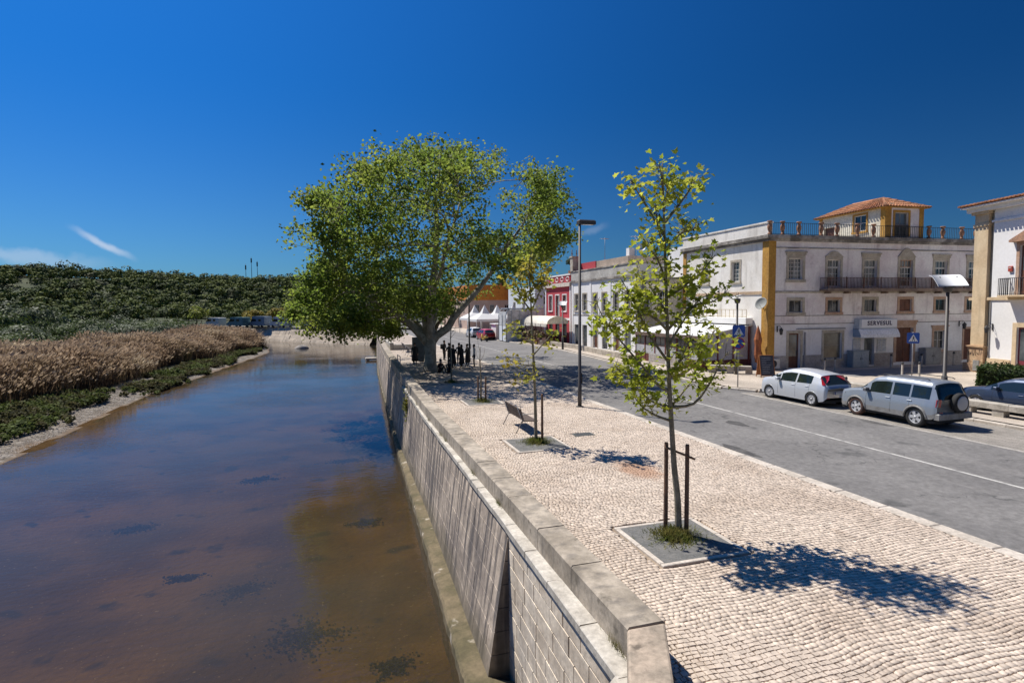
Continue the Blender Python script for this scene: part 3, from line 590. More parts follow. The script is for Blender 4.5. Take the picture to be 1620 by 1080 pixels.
# ---------------------------------------------------------------- vegetation
def leaf_mat(name, col, col2, transl=0.45, scale=0.6, island=0.35, rough=0.6):
    return mat(name, col, rough, col2, scale, 3, (0.38, 0.62), island=island, transl=transl, spec=0.2)
M_LEAF = leaf_mat('plane_leaf', (0.145, 0.215, 0.034), (0.265, 0.315, 0.058), 0.62, 0.35)
M_LEAFY = leaf_mat('young_plane_leaf', (0.30, 0.37, 0.035), (0.44, 0.45, 0.06), 0.58, 1.2)
M_LEAFG = leaf_mat('golden_plane_leaf', (0.40, 0.33, 0.045), (0.31, 0.34, 0.05), 0.5, 0.8)
M_BARK = mat('plane_bark', (0.37, 0.335, 0.275), 0.9, (0.24, 0.215, 0.17), 3.2, 5, (.42, .58), bump=.5, bscale=14, spots=((0.12, 0.105, 0.08), 2.2, .6, .72))
M_BARKD = mat('dark_bark', (0.13, 0.105, 0.08), 0.95, (0.075, 0.06, 0.045), 5, 5, bump=.5, bscale=18)
M_TWIG = mat('young_bark', (0.27, 0.24, 0.175), 0.85, (0.17, 0.15, 0.10), 9, 5, bump=.3, bscale=30, spots=((.36, .34, .28), 6, .6, .7))
# forest on the far hill: one mass
def cover_mat(name, cols, scale, transl=0.12):
    m = bpy.data.materials.new(name); m.use_nodes = True; nt = m.node_tree; N = nt.nodes; L = nt.links; b = N['Principled BSDF']; b.inputs['Roughness'].default_value = 0.8; b.inputs['Specular IOR Level'].default_value = 0.15
    geo = N.new('ShaderNodeNewGeometry'); n = N.new('ShaderNodeTexNoise'); n.inputs['Scale'].default_value = scale; n.inputs['Detail'].default_value = 3; L.new(geo.outputs['Position'], n.inputs['Vector'])
    r = N.new('ShaderNodeValToRGB'); r.color_ramp.elements[0].position = .3; r.color_ramp.elements[1].position = .7
    r.color_ramp.elements[0].color = (*cols[0], 1); r.color_ramp.elements[1].color = (*cols[-1], 1)
    for i, c in enumerate(cols[1:-1]): e = r.color_ramp.elements.new(.3+.4*(i+1)/(len(cols)-1)); e.color = (*c, 1)
    L.new(n.outputs[0], r.inputs[0])
    mr = N.new('ShaderNodeMapRange'); L.new(geo.outputs['Random Per Island'], mr.inputs[0]); mr.inputs[3].default_value = .65; mr.inputs[4].default_value = 1.35
    x = N.new('ShaderNodeMix'); x.data_type = 'RGBA'; x.blend_type = 'MULTIPLY'; x.inputs[0].default_value = 1; L.new(r.outputs[0], x.inputs[6]); L.new(mr.outputs[0], x.inputs[7]); L.new(x.outputs[2], b.inputs['Base Color'])
    t = N.new('ShaderNodeBsdfTranslucent'); L.new(x.outputs[2], t.inputs[0]); mx = N.new('ShaderNodeMixShader'); mx.inputs[0].default_value = transl
    o = [k for k in N if k.type == 'OUTPUT_MATERIAL'][0]; L.new(b.outputs[0], mx.inputs[1]); L.new(t.outputs[0], mx.inputs[2]); L.new(mx.outputs[0], o.inputs[0]); MATS[name] = m; return m
def blob_points(c, r, n, flat=0.8):
    d = RNG.normal(size=(n, 3)); d /= np.linalg.norm(d, axis=1)[:, None]; d[:, 2] = np.where(d[:, 2] < -0.35, -d[:, 2], d[:, 2])
    rr = r*(0.72+0.33*RNG.random(n))[:, None]
    return np.asarray(c)+d*rr*np.array([1, 1, flat]), d
def build_forest():
    P = []; Nn = []
    cnt = 0
    while cnt < 2700:
        x = RNG.uniform(-330, 60); y = RNG.uniform(165, 375); X = np.array([x]); Y = np.array([y])
        base = float(np.interp(x, [-400, -150, -20, 60], [165, 215, 240, 250]))
        if y < base-12 or y > base+118: continue
        z = float(ground_z(X, Y)[0]); cnt += 1
        r = RNG.uniform(1.7, 3.6)*(1.25 if RNG.random() < .15 else 1)
        for k in range(4):
            o = RNG.normal(size=3)*np.array([.45, .45, .22])*r
            p, d = blob_points((x+o[0], y+o[1], z+r*.85+o[2]), r*RNG.uniform(.55, .85), 27); P.append(p); Nn.append(d)
    c = np.concatenate(P); d = np.concatenate(Nn)
    V, F = leaf_quads(c, .92, 0.0, d, 0.82, 0.9)
    arrays_mesh('hill_forest', V, F, cover_mat('hill_foliage', [(0.028, 0.048, 0.019), (0.060, 0.086, 0.028), (0.13, 0.155, 0.036), (0.055, 0.074, 0.042), (0.092, 0.095, 0.046)], 0.14), kind='stuff')
build_forest()
# scrub between the reeds and the hill: separate bushes sharing a few shapes
def bush_mesh(seed, m, n=1260, leaf=.16):
    rs = np.random.default_rng(seed); P = []; D = []
    for k in range(9):
        c = rs.normal(size=3)*np.array([.42, .42, .16])+np.array([0, 0, .5]); r = rs.uniform(.35, .58)
        p, d = blob_points(c, r, n//9, .85); P.append(p); D.append(d)
    c = np.concatenate(P); c[:, 2] = np.maximum(c[:, 2], 0.02)
    V, F = leaf_quads(c, leaf/2.0, .05, np.concatenate(D), .85, .8)
    o = arrays_mesh('bush', V, F, m); me = o.data; bpy.data.objects.remove(o); return me
def build_scrub():
    kinds = {'grey': leaf_mat('olive_scrub_leaf', (0.070, 0.092, 0.052), (0.10, 0.122, 0.068), .2, .5), 'green': leaf_mat('green_scrub_leaf', (0.055, 0.085, 0.025), (0.085, 0.12, 0.03), .25, .4),
             'bright': leaf_mat('lime_scrub_leaf', (0.15, 0.23, 0.03), (0.20, 0.25, 0.04), .4, .6), 'rust': leaf_mat('rusty_scrub_leaf', (0.17, 0.14, 0.04), (0.12, 0.12, 0.04), .3, .6)}
    meshes = {k: [bush_mesh(10+i, m) for i in range(3)] for k, m in kinds.items()}
    lab = {'grey': 'grey green scrub bush in the thicket behind the reed bed', 'green': 'dark green scrub bush in the thicket behind the reed bed', 'bright': 'bright lime green bush standing out of the dark scrub', 'rust': 'rusty yellow bush among the green scrub'}
    spots = []
    for i in range(40):
        y = RNG.uniform(98, 124); x = np.interp(y, [98, 113, 124], [-30, -23, -25])-RNG.random()*40; spots.append((x, y, RNG.uniform(2.4, 3.8), 'grey' if RNG.random() < .45 else 'green'))
    for i in range(46):
        a = RNG.random(); x = -25-37*a-RNG.random()*5; y = 127+35*a+RNG.uniform(-6, 2); spots.append((x, y, RNG.uniform(3.0, 4.4), 'grey' if RNG.random() < .4 else 'green'))
    for i in range(110):
        t = RNG.random(); y = 62+t*80; x0 = np.interp(y, [60, 80, 110, 145], [-34, -31, -27, -30]); x = x0-RNG.random()**1.2*70*(1-.35*t)-1
        spots.append((x, y, RNG.uniform(2.6, 5.4), 'grey' if RNG.random() < .62 else 'green'))
    spots += [(-41.5, 128, 3.3, 'bright'), (-29.5, 148, 3.0, 'bright'), (-24.5, 150, 2.8, 'bright'), (-35, 118, 2.2, 'rust')]
    for x, y, s, k in spots:
        o = link('bush', meshes[k][random.randrange(3)]); z = float(ground_z(np.array([x]), np.array([y]))[0])
        o.location = (x, y, z-.2); o.scale = (s, s, s*RNG.uniform(.72, 1.28)); o.rotation_euler = (0, 0, RNG.uniform(0, 6.28))
        az = math.degrees(math.atan2(x, y)); depth_row = (x-np.interp(y, [48, 80, 113, 165], [-34, -32, -24, -62])) > -14
        lb = lab[k] if k in ('bright', 'rust') else '%s %s scrub bush %s, %s' % ('tall' if s > 4.0 else 'low' if s < 3.1 else 'rounded', 'grey green' if k == 'grey' else 'dark green', 'right behind the reeds' if depth_row else 'deep in the thicket', 'far left' if az < -33 else 'left of the contrail' if az < -26 else 'right of the contrail' if az < -18 else 'near the river bend')
        tag(o, lb, 'bush', 'scrub bushes behind the reed bed' if k in ('grey', 'green') else 'bright bushes in the scrub')
    bright = [o for o in bpy.data.objects if o.get('label') == lab['bright']]
    for o, t in zip(bright, ('tallest lime green bush rising alone out of the scrub', 'lime green bush at the far end of the scrub, on its river side', 'lime green bush at the far end of the scrub, nearest the campers')): o['label'] = t
build_scrub()
# reed bed, salt marsh herbs, grass: masses
def bank_x(y): return np.interp(y, [p[1] for p in BANK[1:5]], [p[0] for p in BANK[1:5]])
def build_reeds():
    n = 70000
    y = RNG.uniform(34, 114, n); w = np.interp(y, [34, 45, 62, 80, 113], [11, 15, 14.5, 14, 10]); front = np.interp(y, [34, 45, 52, 62, 80, 104, 113], [-21.5, -21.3, -20.4, -19.1, -17.6, -13.2, -12.6])-2.4*np.clip(vnoise(y, y*0, 5.5, 21)-.35, -.3, 1)*np.interp(y, [34, 80, 113], [1, 1, .3])
    x = front+RNG.normal(0, .45, n)*np.minimum(1, vnoise(y, y*0, 3.0, 5)*1.8)-RNG.random(n)**1.3*w
    x -= 1.6*(vnoise(x, y, 4.5, 9)-.3)*(RNG.random(n) < .7)
    z = ground_z(x, y); edge = np.clip((front-x)/2.2, 0, 1)
    h = (1.1+1.35*edge+0.5*RNG.random(n))*(0.52+0.5*vnoise(x, y, 6, 2)+.46*vnoise(x, y, 1.7, 12))*np.interp(y, [34, 60, 85, 113], [.82, .86, .9, .92])
    lean = RNG.normal(0, .24, (n, 2))+np.array([.10, -.05]); a = RNG.uniform(0, math.pi, n); wd = RNG.uniform(.018, .035, n)
    du = np.stack([np.cos(a)*wd, np.sin(a)*wd, 0*a], 1); b = np.stack([x, y, z-.05], 1); mid = b+np.stack([lean[:, 0]*h*.35, lean[:, 1]*h*.35, h*.6], 1); tip = b+np.stack([lean[:, 0]*h, lean[:, 1]*h, h], 1)
    V1 = np.stack([b-du*.6, b+du*.6, mid+du, mid-du], 1); V2 = np.stack([mid-du, mid+du, tip+du*.3, tip-du*.3], 1)
    # plumes
    k = RNG.random(n) < .62; tp = tip[k]; m = len(tp); pl = RNG.uniform(.22, .42, m); pd = np.stack([lean[k, 0]*1.6+.15, lean[k, 1]*1.6, np.full(m, .75)], 1); pd /= np.linalg.norm(pd, axis=1)[:, None]
    pa = RNG.uniform(0, math.pi, m); pu = np.stack([np.cos(pa), np.sin(pa), 0*pa], 1)*(.06+.07*RNG.random(m))[:, None]
    V3 = np.stack([tp-pd*.1*pl[:, None], tp+pu+pd*pl[:, None]*.4, tp+pd*pl[:, None], tp-pu+pd*pl[:, None]*.35], 1)
    V = np.concatenate([V1, V2, V3]).reshape(-1, 3); F = np.arange(len(V)).reshape(-1, 4); mi = np.concatenate([np.zeros(2*n, int), np.ones(m, int)])
    arrays_mesh('reed_bed', V, F, [cover_mat('dry_reed', [(0.10, 0.065, 0.045), (0.25, 0.17, 0.10), (0.14, 0.095, 0.06), (0.34, 0.25, 0.15), (0.16, 0.14, 0.06)], .22, .3), cover_mat('reed_plume', [(0.22, 0.155, 0.105), (0.44, 0.335, 0.23), (0.30, 0.215, 0.145), (0.55, 0.45, 0.31)], .2, .35)], mi=mi, kind='stuff')
    n = 66000
    y = RNG.uniform(32, 113, n); wid = np.interp(y, [32, 45, 62, 80, 113], [3.4, 3.0, 2.6, 1.5, .8]); g = np.interp(y, [32, 38, 44, 52, 63, 95, 113], [-18.0, -17.3, -16.6, -15.9, -14.4, -12.1, -12.0])
    x = g+2.2*(vnoise(y, y*0, 2.6, 4)-.55)-RNG.random(n)*(wid+1.6)*(.35+1.0*vnoise(y, y*0+3, 4, 6)); z = ground_z(x, y); cl = vnoise(x, y, 1.5, 8)*.6+vnoise(x, y, .6, 15)*.4
    keep = cl > .36; x, y, z, cl = x[keep], y[keep], z[keep], cl[keep]; n = len(x); h = (.16+.85*cl**1.5*RNG.random(n))
    c = np.stack([x, y, z+h*.8], 1)+RNG.normal(0, .05, (n, 3)); V, F = leaf_quads(c, .22, .5)
    arrays_mesh('marsh_herbs', V, F, cover_mat('marsh_green', [(0.045, 0.062, 0.020), (0.10, 0.13, 0.034), (0.085, 0.075, 0.035), (0.05, 0.062, 0.026)], .5, .3), kind='stuff')
    # ground cover under the scrub
    n = 30000; x = RNG.uniform(-150, -22, n); y = RNG.uniform(48, 165, n); k = in_poly(x, y, LEFT_LAND) & (x < np.interp(y, [48, 80, 113], [-34, -31, -24])); x, y = x[k], y[k]; z = ground_z(x, y)
    c = np.stack([x, y, z+.2+.7*RNG.random(len(x))*vnoise(x, y, 6, 3)], 1); V, F = leaf_quads(c, .7, .4)
    arrays_mesh('undergrowth', V, F, cover_mat('undergrowth_green', [(0.05, 0.07, 0.025), (0.085, 0.105, 0.04), (0.11, 0.12, 0.05)], .15, .2), kind='stuff')
    # stones on the mud
    n = 5000; y = RNG.uniform(28, 70, n); x = np.interp(y, [28, 55, 70], [-15.6, -15.6, -14])-RNG.random(n)**1.4*2.6; z = ground_z(x, y); s = RNG.uniform(.015, .06, n)
    oc = np.array([(1, 0, 0), (0, 1, 0), (-1, 0, 0), (0, -1, 0), (0, 0, .7), (0, 0, -.5)], float); jit = RNG.uniform(.6, 1.3, (n, 6, 1))
    V = np.stack([x, y, z], 1)[:, None, :]+oc[None]*jit*s[:, None, None]; f = np.array([(0, 1, 4), (1, 2, 4), (2, 3, 4), (3, 0, 4), (1, 0, 5), (2, 1, 5), (3, 2, 5), (0, 3, 5)])
    arrays_mesh('bank_pebbles', V.reshape(-1, 3), (f[None]+6*np.arange(n)[:, None, None]).reshape(-1, 3), mat('bank_pebble', (0.46, 0.42, 0.37), .85, (.25, .22, .19), 3, island=.4), kind='stuff')
build_reeds()
# ---- trees
CR = Vector((math.cos(R(17.3)), -math.sin(R(17.3)), 0)); CD = Vector((math.sin(R(17.3)), math.cos(R(17.3)), 0))   # across and along the view direction
def limb(b, a, c, r0, r1, n=5, wig=.1, nn=7):
    a, c = Vector(a), Vector(c); L = (c-a).length; pts = []; sag = Vector((random.gauss(0, 1), random.gauss(0, 1), random.gauss(0, .6)))*wig*L
    for i in range(n+1):
        t = i/n; pts.append(a.lerp(c, t)+sag*math.sin(math.pi*t)+Vector((0, 0, .10*L*math.sin(math.pi*t))))
    b.tube(pts, [r0+(r1-r0)*i/n for i in range(n+1)], nn); return pts
def big_tree(base, label, blobs, limbs, trunk_r, bark, leaf, copies=3, clumps=14, per=36, size=.20, fork=2.0, depth=6.5, origin_px=(683, 486), k=.0432):
    t = thing('plane_tree', label, 'tree', base)
    dist = math.hypot(base[0], base[1])
    loc = lambda px, py, d=0.0: CR*((px-origin_px[0])*k*(1+d/dist))+CD*d+Vector((0, 0, CAM_H+(origin_px[1]-py)*k*(1+d/dist)))
    b = MB(); r = trunk_r
    b.tube([(0, 0, -.1), (0, 0, .12), (0, 0, .5), (.02, 0, 1.2), (.02, 0, fork), (.05, 0, fork+.7)], [r*1.55, r*1.28, r*1.05, r*.95, r*1.02, r*.6], 14); b.build('trunk', bark, t)
    lb = MB(); nodes = []
    for pts, r0 in limbs:
        P = [loc(*p) for p in pts]; n = len(P); P = [Vector((0, 0, fork-.25))]+P
        fine = []
        for i in range(len(P)-1):
            for q in range(3): fine.append(P[i].lerp(P[i+1], q/3)+Vector((random.gauss(0, .07), random.gauss(0, .07), random.gauss(0, .05)))*(1 if i+q else 0))
        fine.append(P[-1]); rr = [r0*(1-.82*i/(len(fine)-1)) for i in range(len(fine))]; lb.tube(fine, rr, 9); nodes += list(zip(fine[2:], rr[2:]))
    tw = MB(); centres = []
    for (px, py, rad) in blobs:
        D = depth*math.sqrt(max(.12, 1-((px-680)/225)**2))
        for c in range(copies):
            d = (c-(copies-1)/2)/max(1, copies-1)*1.7*D+random.gauss(0, .18)*D if copies > 1 else random.gauss(0, .4)*D
            q = loc(px+5+random.gauss(0, 5), py+random.gauss(0, 5), d); rb = rad*k*random.uniform(.75, 1.0)
            nb, nr = min(nodes, key=lambda e: (e[0]-q).length+max(0, e[0].z-q.z)*1.2); limb(lb, nb, q, min(nr*.65, .09), .025, 4, .09, 6)
            for j in range(clumps):
                v = Vector((random.gauss(0, 1), random.gauss(0, 1), random.gauss(0, 1))).normalized()*rb*(random.uniform(.4, 1.0) if random.random() < .82 else random.uniform(1.0, 1.38)); v.z *= .85
                e = q+v; centres.append(e)
                if j % 2 == 0: tw.tube([q+v*.1, q+v*.6+Vector((0, 0, .08)), e], [.022, .014, .006], 4, cap=False)
    lb.build('limbs', bark, t); tw.build('twigs', M_BARKD, t, kind='stuff')
    C = np.array([tuple(c) for c in centres]); n = len(C)*per
    off = RNG.normal(size=(n, 3))*np.array([.31, .31, .24]); c = np.repeat(C, per, 0)+off
    V, F = leaf_quads(c, size, .25, None, 0, .8); arrays_mesh('crown', V, F, leaf, t); return t
CROWN1 = [(690, 272, 48), (628, 298, 60), (575, 335, 50), (540, 345, 36), (535, 385, 50), (700, 345, 80), (752, 285, 50), (640, 390, 80), (560, 425, 62), (525, 455, 40), (540, 488, 36), (500, 470, 26), (598, 470, 55), (690, 430, 70), (745, 385, 45), (650, 268, 36), (722, 258, 34), (590, 282, 30), (845, 290, 34), (838, 345, 46), (868, 322, 30), (790, 395, 42), (850, 395, 36), (812, 425, 22), (585, 500, 26), (520, 505, 22), (482, 490, 18), (522, 318, 20), (874, 380, 20), (660, 480, 36), (600, 365, 55), (655, 320, 55), (725, 310, 45), (645, 455, 45), (560, 385, 45), (545, 430, 40), (515, 430, 20), (700, 480, 26), (612, 520, 20), (560, 515, 22)]
LIMBS1 = [([(652, 512), (610, 480, -1), (560, 440, -2), (530, 400, -2)], .34), ([(688, 500), (690, 420, 1), (694, 340, 1), (690, 270, 0)], .36), ([(722, 505), (760, 455, 1), (795, 405, 1), (838, 345, 0)], .30), ([(672, 490), (640, 420, 3), (610, 350, 3)], .24), ([(690, 480, -1), (720, 400, -3), (745, 320, -3)], .24), ([(660, 510, 1), (590, 490, 2), (520, 475, 1)], .2)]
big_tree((6.1, 38.2, 0), 'largest plane tree, its broad crown spreading over the quay promenade', CROWN1, LIMBS1, .41, M_BARK, M_LEAF)
CROWN2 = [(700, 380, 60), (640, 430, 55), (740, 440, 50), (600, 440, 45), (680, 460, 45), (770, 410, 36)]
big_tree((6.9, 45.2, 0), 'dark trunked plane tree standing right behind the largest one', CROWN2, [([(690, 500), (700, 430), (700, 380)], .26), ([(660, 505), (620, 450)], .2), ([(715, 500), (750, 440)], .2)], .42, M_BARKD, M_LEAF, 2, 9, 40, k=.049)
# palmate leaf used by the young trees
def palm_leaf_mesh(m):
    out = [(0, 0), (.16, -.14), (.42, -.10), (.30, .10), (.50, .36), (.24, .40), (.17, .62), (0, .92), (-.17, .62), (-.24, .40), (-.50, .36), (-.30, .10), (-.42, -.10), (-.16, -.14)]
    me = bpy.data.meshes.new('leaf'); V = [(x, y-.3, abs(x)*.28-.10*(y-.3)**2) for x, y in out]+[(0, .02, .02)]; n = len(out); F = [(i, (i+1) % n, n) for i in range(n)]
    me.from_pydata(V, [], F); me.materials.append(m); return me
def sapling(base, label, trunk, branches, leaves, size, origin, k, leaf_m, r0=.062, parts=False, group='young plane trees along the promenade', balls=0, spread=.30, lean=.5):
    t = thing('young_tree', label, 'tree', base, 0, group)
    loc = lambda px, py, d=0.0: CR*((px-origin[0])*k)+CD*d+Vector((0, 0, CAM_H+(486.0-py)*k))
    def smooth(P, n=4):
        out = []
        for i in range(len(P)-1):
            p0, p1, p2, p3 = P[max(i-1, 0)], P[i], P[i+1], P[min(i+2, len(P)-1)]
            for q in range(n):
                s = q/n; out.append(.5*((2*p1)+(p2-p0)*s+(2*p0-5*p1+4*p2-p3)*s*s+(3*p1-p0-3*p2+p3)*s**3))
        return out+[P[-1]]
    T = smooth([Vector((0, 0, -.05))]+[loc(*p) for p in trunk[1:]]); n = len(T)
    b = MB(); b.tube(T, [r0*(1-.88*(i/(n-1))**1.1) for i in range(n)], 10); b.build('trunk', M_TWIG, t)
    br = MB(); spots = []
    for pts, wgt in branches:
        dd = random.uniform(-1, 1)*.65; P = [loc(p[0], p[1], dd*i/(len(pts)-1)) for i, p in enumerate(pts)]
        near = min(T, key=lambda q: (q-P[0]).length); P[0] = near; B = smooth(P, 3); m = len(B); r = .02+.012*min(1, (B[-1]-B[0]).length/1.5)
        br.tube(B, [r*(1-.8*i/(m-1)) for i in range(m)], 6)
        for i in range(int(wgt*7)):
            s = random.uniform(.25, 1); q = B[int(s*(m-1))]; v = Vector((random.gauss(0, 1), random.gauss(0, 1), random.gauss(.5, .7))).normalized()*random.uniform(.12, .38)
            br.tube([q, q+v*.55+Vector((0, 0, .02)), q+v], [.008, .006, .003], 5, cap=False); spots += [q+v*u for u in (.45, .75, 1, 1)]
        spots += [B[int(u*(m-1))] for u in (.55, .75, .9, 1, 1)]
    # leading shoot
    spots += T[int(n*.62):]*2
    br.build('branch', M_TWIG, t)
    me = palm_leaf_mesh(leaf_m); base_V = np.array([tuple(v.co) for v in me.vertices]); base_F = np.array([tuple(p.vertices) for p in me.polygons])
    idx = RNG.integers(0, len(spots), leaves); S3 = np.array([tuple(p) for p in spots])[idx]+RNG.normal(size=(leaves, 3))*np.array([spread*.45, spread*.45, spread*.35])
    S3[:, 2] -= .04
    u, v, w = rand_frames(leaves, .45); s = size*(.55+.75*RNG.random(leaves))
    k0 = 300 if parts else 0
    for i in range(k0):
        o = link('leaf', me, t); o.matrix_local = Matrix(((*u[i], 0), (*v[i], 0), (*w[i], 0), (0, 0, 0, 1))).transposed() @ Matrix.Scale(s[i], 4); o.location = S3[i]
    q = slice(k0, leaves); A = S3[q][:, None, :]+s[q][:, None, None]*(base_V[None, :, 0:1]*u[q][:, None, :]+base_V[None, :, 1:2]*v[q][:, None, :]+base_V[None, :, 2:3]*w[q][:, None, :])
    m = leaves-k0; nv = len(base_V); arrays_mesh('leaf', A.reshape(-1, 3), (base_F[None]+nv*np.arange(m)[:, None, None]).reshape(-1, 3), leaf_m, t, kind='stuff')
    if balls:
        bb = MB()
        for i in range(balls):
            p = spots[random.randrange(len(spots))]; e = p+Vector((random.gauss(0, .03), random.gauss(0, .03), -random.uniform(.06, .16))); bb.tube([p, e], [.002, .002], 4); bb.lathe([(.001, -.018), (.014, -.011), (.018, 0), (.014, .011), (.001, .018)], 7, tuple(e))
        bb.build('seed_balls', mat('seed_ball', (.035, .028, .02), .9), t, kind='stuff')
    return t
B1 = [([(1057, 667), (1035, 662), (1015, 648), (1003, 628)], 1.2), ([(1063, 653), (1095, 643), (1120, 612), (1135, 585), (1150, 560)], 2.2), ([(1054, 632), (1035, 610), (1010, 580), (975, 540), (948, 505), (935, 475)], 5), ([(1056, 610), (1085, 592), (1108, 572), (1125, 545), (1137, 525)], 2.6),
      ([(1052, 565), (1022, 530), (998, 480), (975, 440)], 4), ([(1050, 485), (1080, 455), (1110, 432), (1132, 405)], 3.6), ([(1049, 450), (1030, 415), (1002, 385)], 2.6), ([(1048, 405), (1075, 372), (1098, 365), (1118, 352)], 2.4), ([(1046, 375), (1025, 335), (1008, 300), (1000, 282)], 2.4), ([(1046, 365), (1070, 330), (1094, 300), (1107, 283)], 2.4),
      ([(1045, 330), (1058, 295), (1075, 275)], 1.8), ([(1053, 545), (1080, 505), (1105, 470)], 3), ([(1055, 600), (1072, 570), (1088, 530)], 2.6), ([(1052, 525), (1020, 500), (985, 510), (945, 520)], 3.6), ([(1055, 615), (1020, 600), (985, 595), (970, 580)], 3.2), ([(1057, 640), (1030, 640), (1005, 612)], 2.2), ([(1050, 500), (1030, 455), (1015, 420)], 2.4), ([(1051, 515), (1085, 490), (1120, 480), (1140, 462)], 2.4), ([(1047, 390), (1030, 365), (1020, 330)], 1.6), ([(1058, 640), (1090, 620), (1115, 600)], 2), ([(1045, 315), (1036, 285), (1028, 268)], 1.2)]
sapling((6.08, 9.07, 0), 'nearest young plane tree, leafy, tied between two wooden stakes', [(1073, 845), (1071, 800), (1065, 745), (1061, 690), (1055, 600), (1051, 500), (1047, 400), (1044, 320), (1042, 262)], B1, 2250, .118, (1073.0, 0), .01163, M_LEAFY, .066, True, balls=60)
B2 = [([(842, 500), (825, 470), (815, 440)], 2), ([(841, 490), (858, 455), (868, 425)], 2), ([(841, 460), (838, 425), (842, 402)], 2.4), ([(843, 550), (820, 530), (805, 515)], 1.5), ([(845, 585), (815, 575), (800, 565)], 1.6), ([(844, 560), (865, 540), (880, 525)], 1.3), ([(845, 600), (825, 600), (812, 590)], 1.4), ([(841, 470), (860, 440), (862, 410)], 2), ([(841, 480), (824, 450), (830, 415)], 2)]
sapling((5.99, 16.75, 0), 'slim young plane tree with a tuft of yellowing leaves beside the bench', [(848, 700), (847, 640), (845, 580), (842, 510), (840, 450), (839, 410)], B2, 640, .14, (848.0, 0), .0198, M_LEAFG, .058)
def bare_sapling(x, y, label, h, r, twigs):
    t = thing('young_tree', label, 'tree', (x, y, 0), 0, 'young plane trees along the promenade'); b = MB()
    b.tube([(0, 0, -.05), (.02, 0, h*.4), (-.02, .02, h*.75), (.0, 0, h)], [r, r*.85, r*.6, r*.3], 8); b.build('trunk', M_TWIG, t)
    if twigs:
        c = MB()
        for i in range(twigs):
            z = h*random.uniform(.6, .95); a = random.uniform(0, 6.28); c.tube([(0, 0, z), (.25*math.cos(a), .25*math.sin(a), z+.3), (.35*math.cos(a), .35*math.sin(a), z+.7)], [.012, .008, .004], 5)
        c.build('branch', M_TWIG, t)
bare_sapling(6.25, 24.9, 'bare young tree cut short between two stakes in its paved pit', 2.5, .045, 3)
bare_sapling(6.28, 31.86, 'thin bare young tree in the shade of the largest plane tree', 3.4, .04, 4)
# tree pits, stakes, weeds
M_PIT = mat('dark_pit_gravel', (0.115, 0.115, 0.11), .9, (.165, .16, .15), 4, 5, bump=.5, bscale=60)
M_PITB = mat('pale_pit_border', (0.55, 0.49, 0.42), .8, (.45, .395, .335), 2.5, island=.06)
def tree_pit(x, y, h, label, grass, side=(0, 0)):
    t = thing('tree_pit', label, 'tree pit', (x, y, 0), 0, 'square tree pits in the promenade')
    MB().box(-h, h, -h, h, -.045, .006).build('gravel_plate', M_PIT, t); w = .095
    for (a, b, c, d) in ((-h-w, h+w, -h-w, -h-.002), (-h-w, h+w, h+.002, h+w), (-h-w, -h-.002, -h, h), (h+.002, h+w, -h, h)):
        n = 2
        for i in range(n):
            if b-a > d-c: MB().cbox(a+(b-a)*i/n+.004, a+(b-a)*(i+1)/n-.004, c, d, -.05, .012, .01).build('border_stone', M_PITB, t)
            else: MB().cbox(a, b, c+(d-c)*i/n+.004, c+(d-c)*(i+1)/n-.004, -.05, .012, .01).build('border_stone', M_PITB, t)
    if grass:
        n = grass; rr = np.abs(RNG.normal(0, .22, n)); a = RNG.uniform(0, 6.28, n); px = x+side[0]+rr*np.cos(a)*1.25; py = y+side[1]+rr*np.sin(a); hh = RNG.uniform(.05, .2, n)*np.clip(1.2-rr*1.6, .25, 1)
        p = np.stack([px, py, np.full(n, .005)], 1); l = RNG.normal(0, .07, (n, 3)); l[:, 2] = hh; u = np.stack([np.cos(a+1), np.sin(a+1), 0*a], 1)*.009
        V = np.stack([p-u, p+u, p+l+u*.4, p+l-u*.4], 1).reshape(-1, 3); arrays_mesh('weeds', V, np.arange(4*n).reshape(n, 4), leaf_mat('weed_blade', (.13, .16, .03), (.21, .19, .06), .4, 4), kind='stuff')
tree_pit(*PITS[0], 'paved tree pit of the nearest young tree, dark gravel with weeds', 1500, (.0, .08))
tree_pit(*PITS[1], 'paved tree pit beside the bench, weeds round its young tree', 1000, (.05, .12))
tree_pit(*PITS[2], 'paved tree pit under the cut bare young tree', 500)
tree_pit(*PITS[3], 'paved tree pit in the deep shade of the largest tree', 400)
M_STAKE = mat('stake_wood', (0.20, 0.115, 0.07), .85, (.12, .075, .05), 6, 5, bump=.3, bscale=25)
def stakes(x, y, label, posts, h, bar=True):
    t = thing('tree_stakes', label, 'tree stakes', (x, y, 0), 0, 'wooden stakes beside young trees')
    for px, py in posts: MB().lathe([(.04, -.1), (.042, .3), (.038, h-.02), (.03, h)], 10, (px, py, 0)).build('post', M_STAKE, t)
    if bar:
        a, b = Vector((*posts[0], h-.1)), Vector((*posts[-1], h-.22)); d = (b-a).normalized()
        MB().tube([a-d*.06+Vector((0, -.05, 0)), b+d*.12+Vector((0, -.05, 0))], .022, 6).build('cross_bar', M_STAKE, t)
stakes(6.08, 9.07, 'two round wooden stakes with a cross bar at the nearest young tree', [(-.14, .22), (.13, -.06)], 1.72)
stakes(5.99, 16.75, 'single wooden stake beside the slim young tree at the bench', [(.19, -.05)], 1.55, False)
stakes(6.25, 24.9, 'two short stakes at the cut bare young tree', [(-.1, .1), (.22, -.05)], 1.15, False)
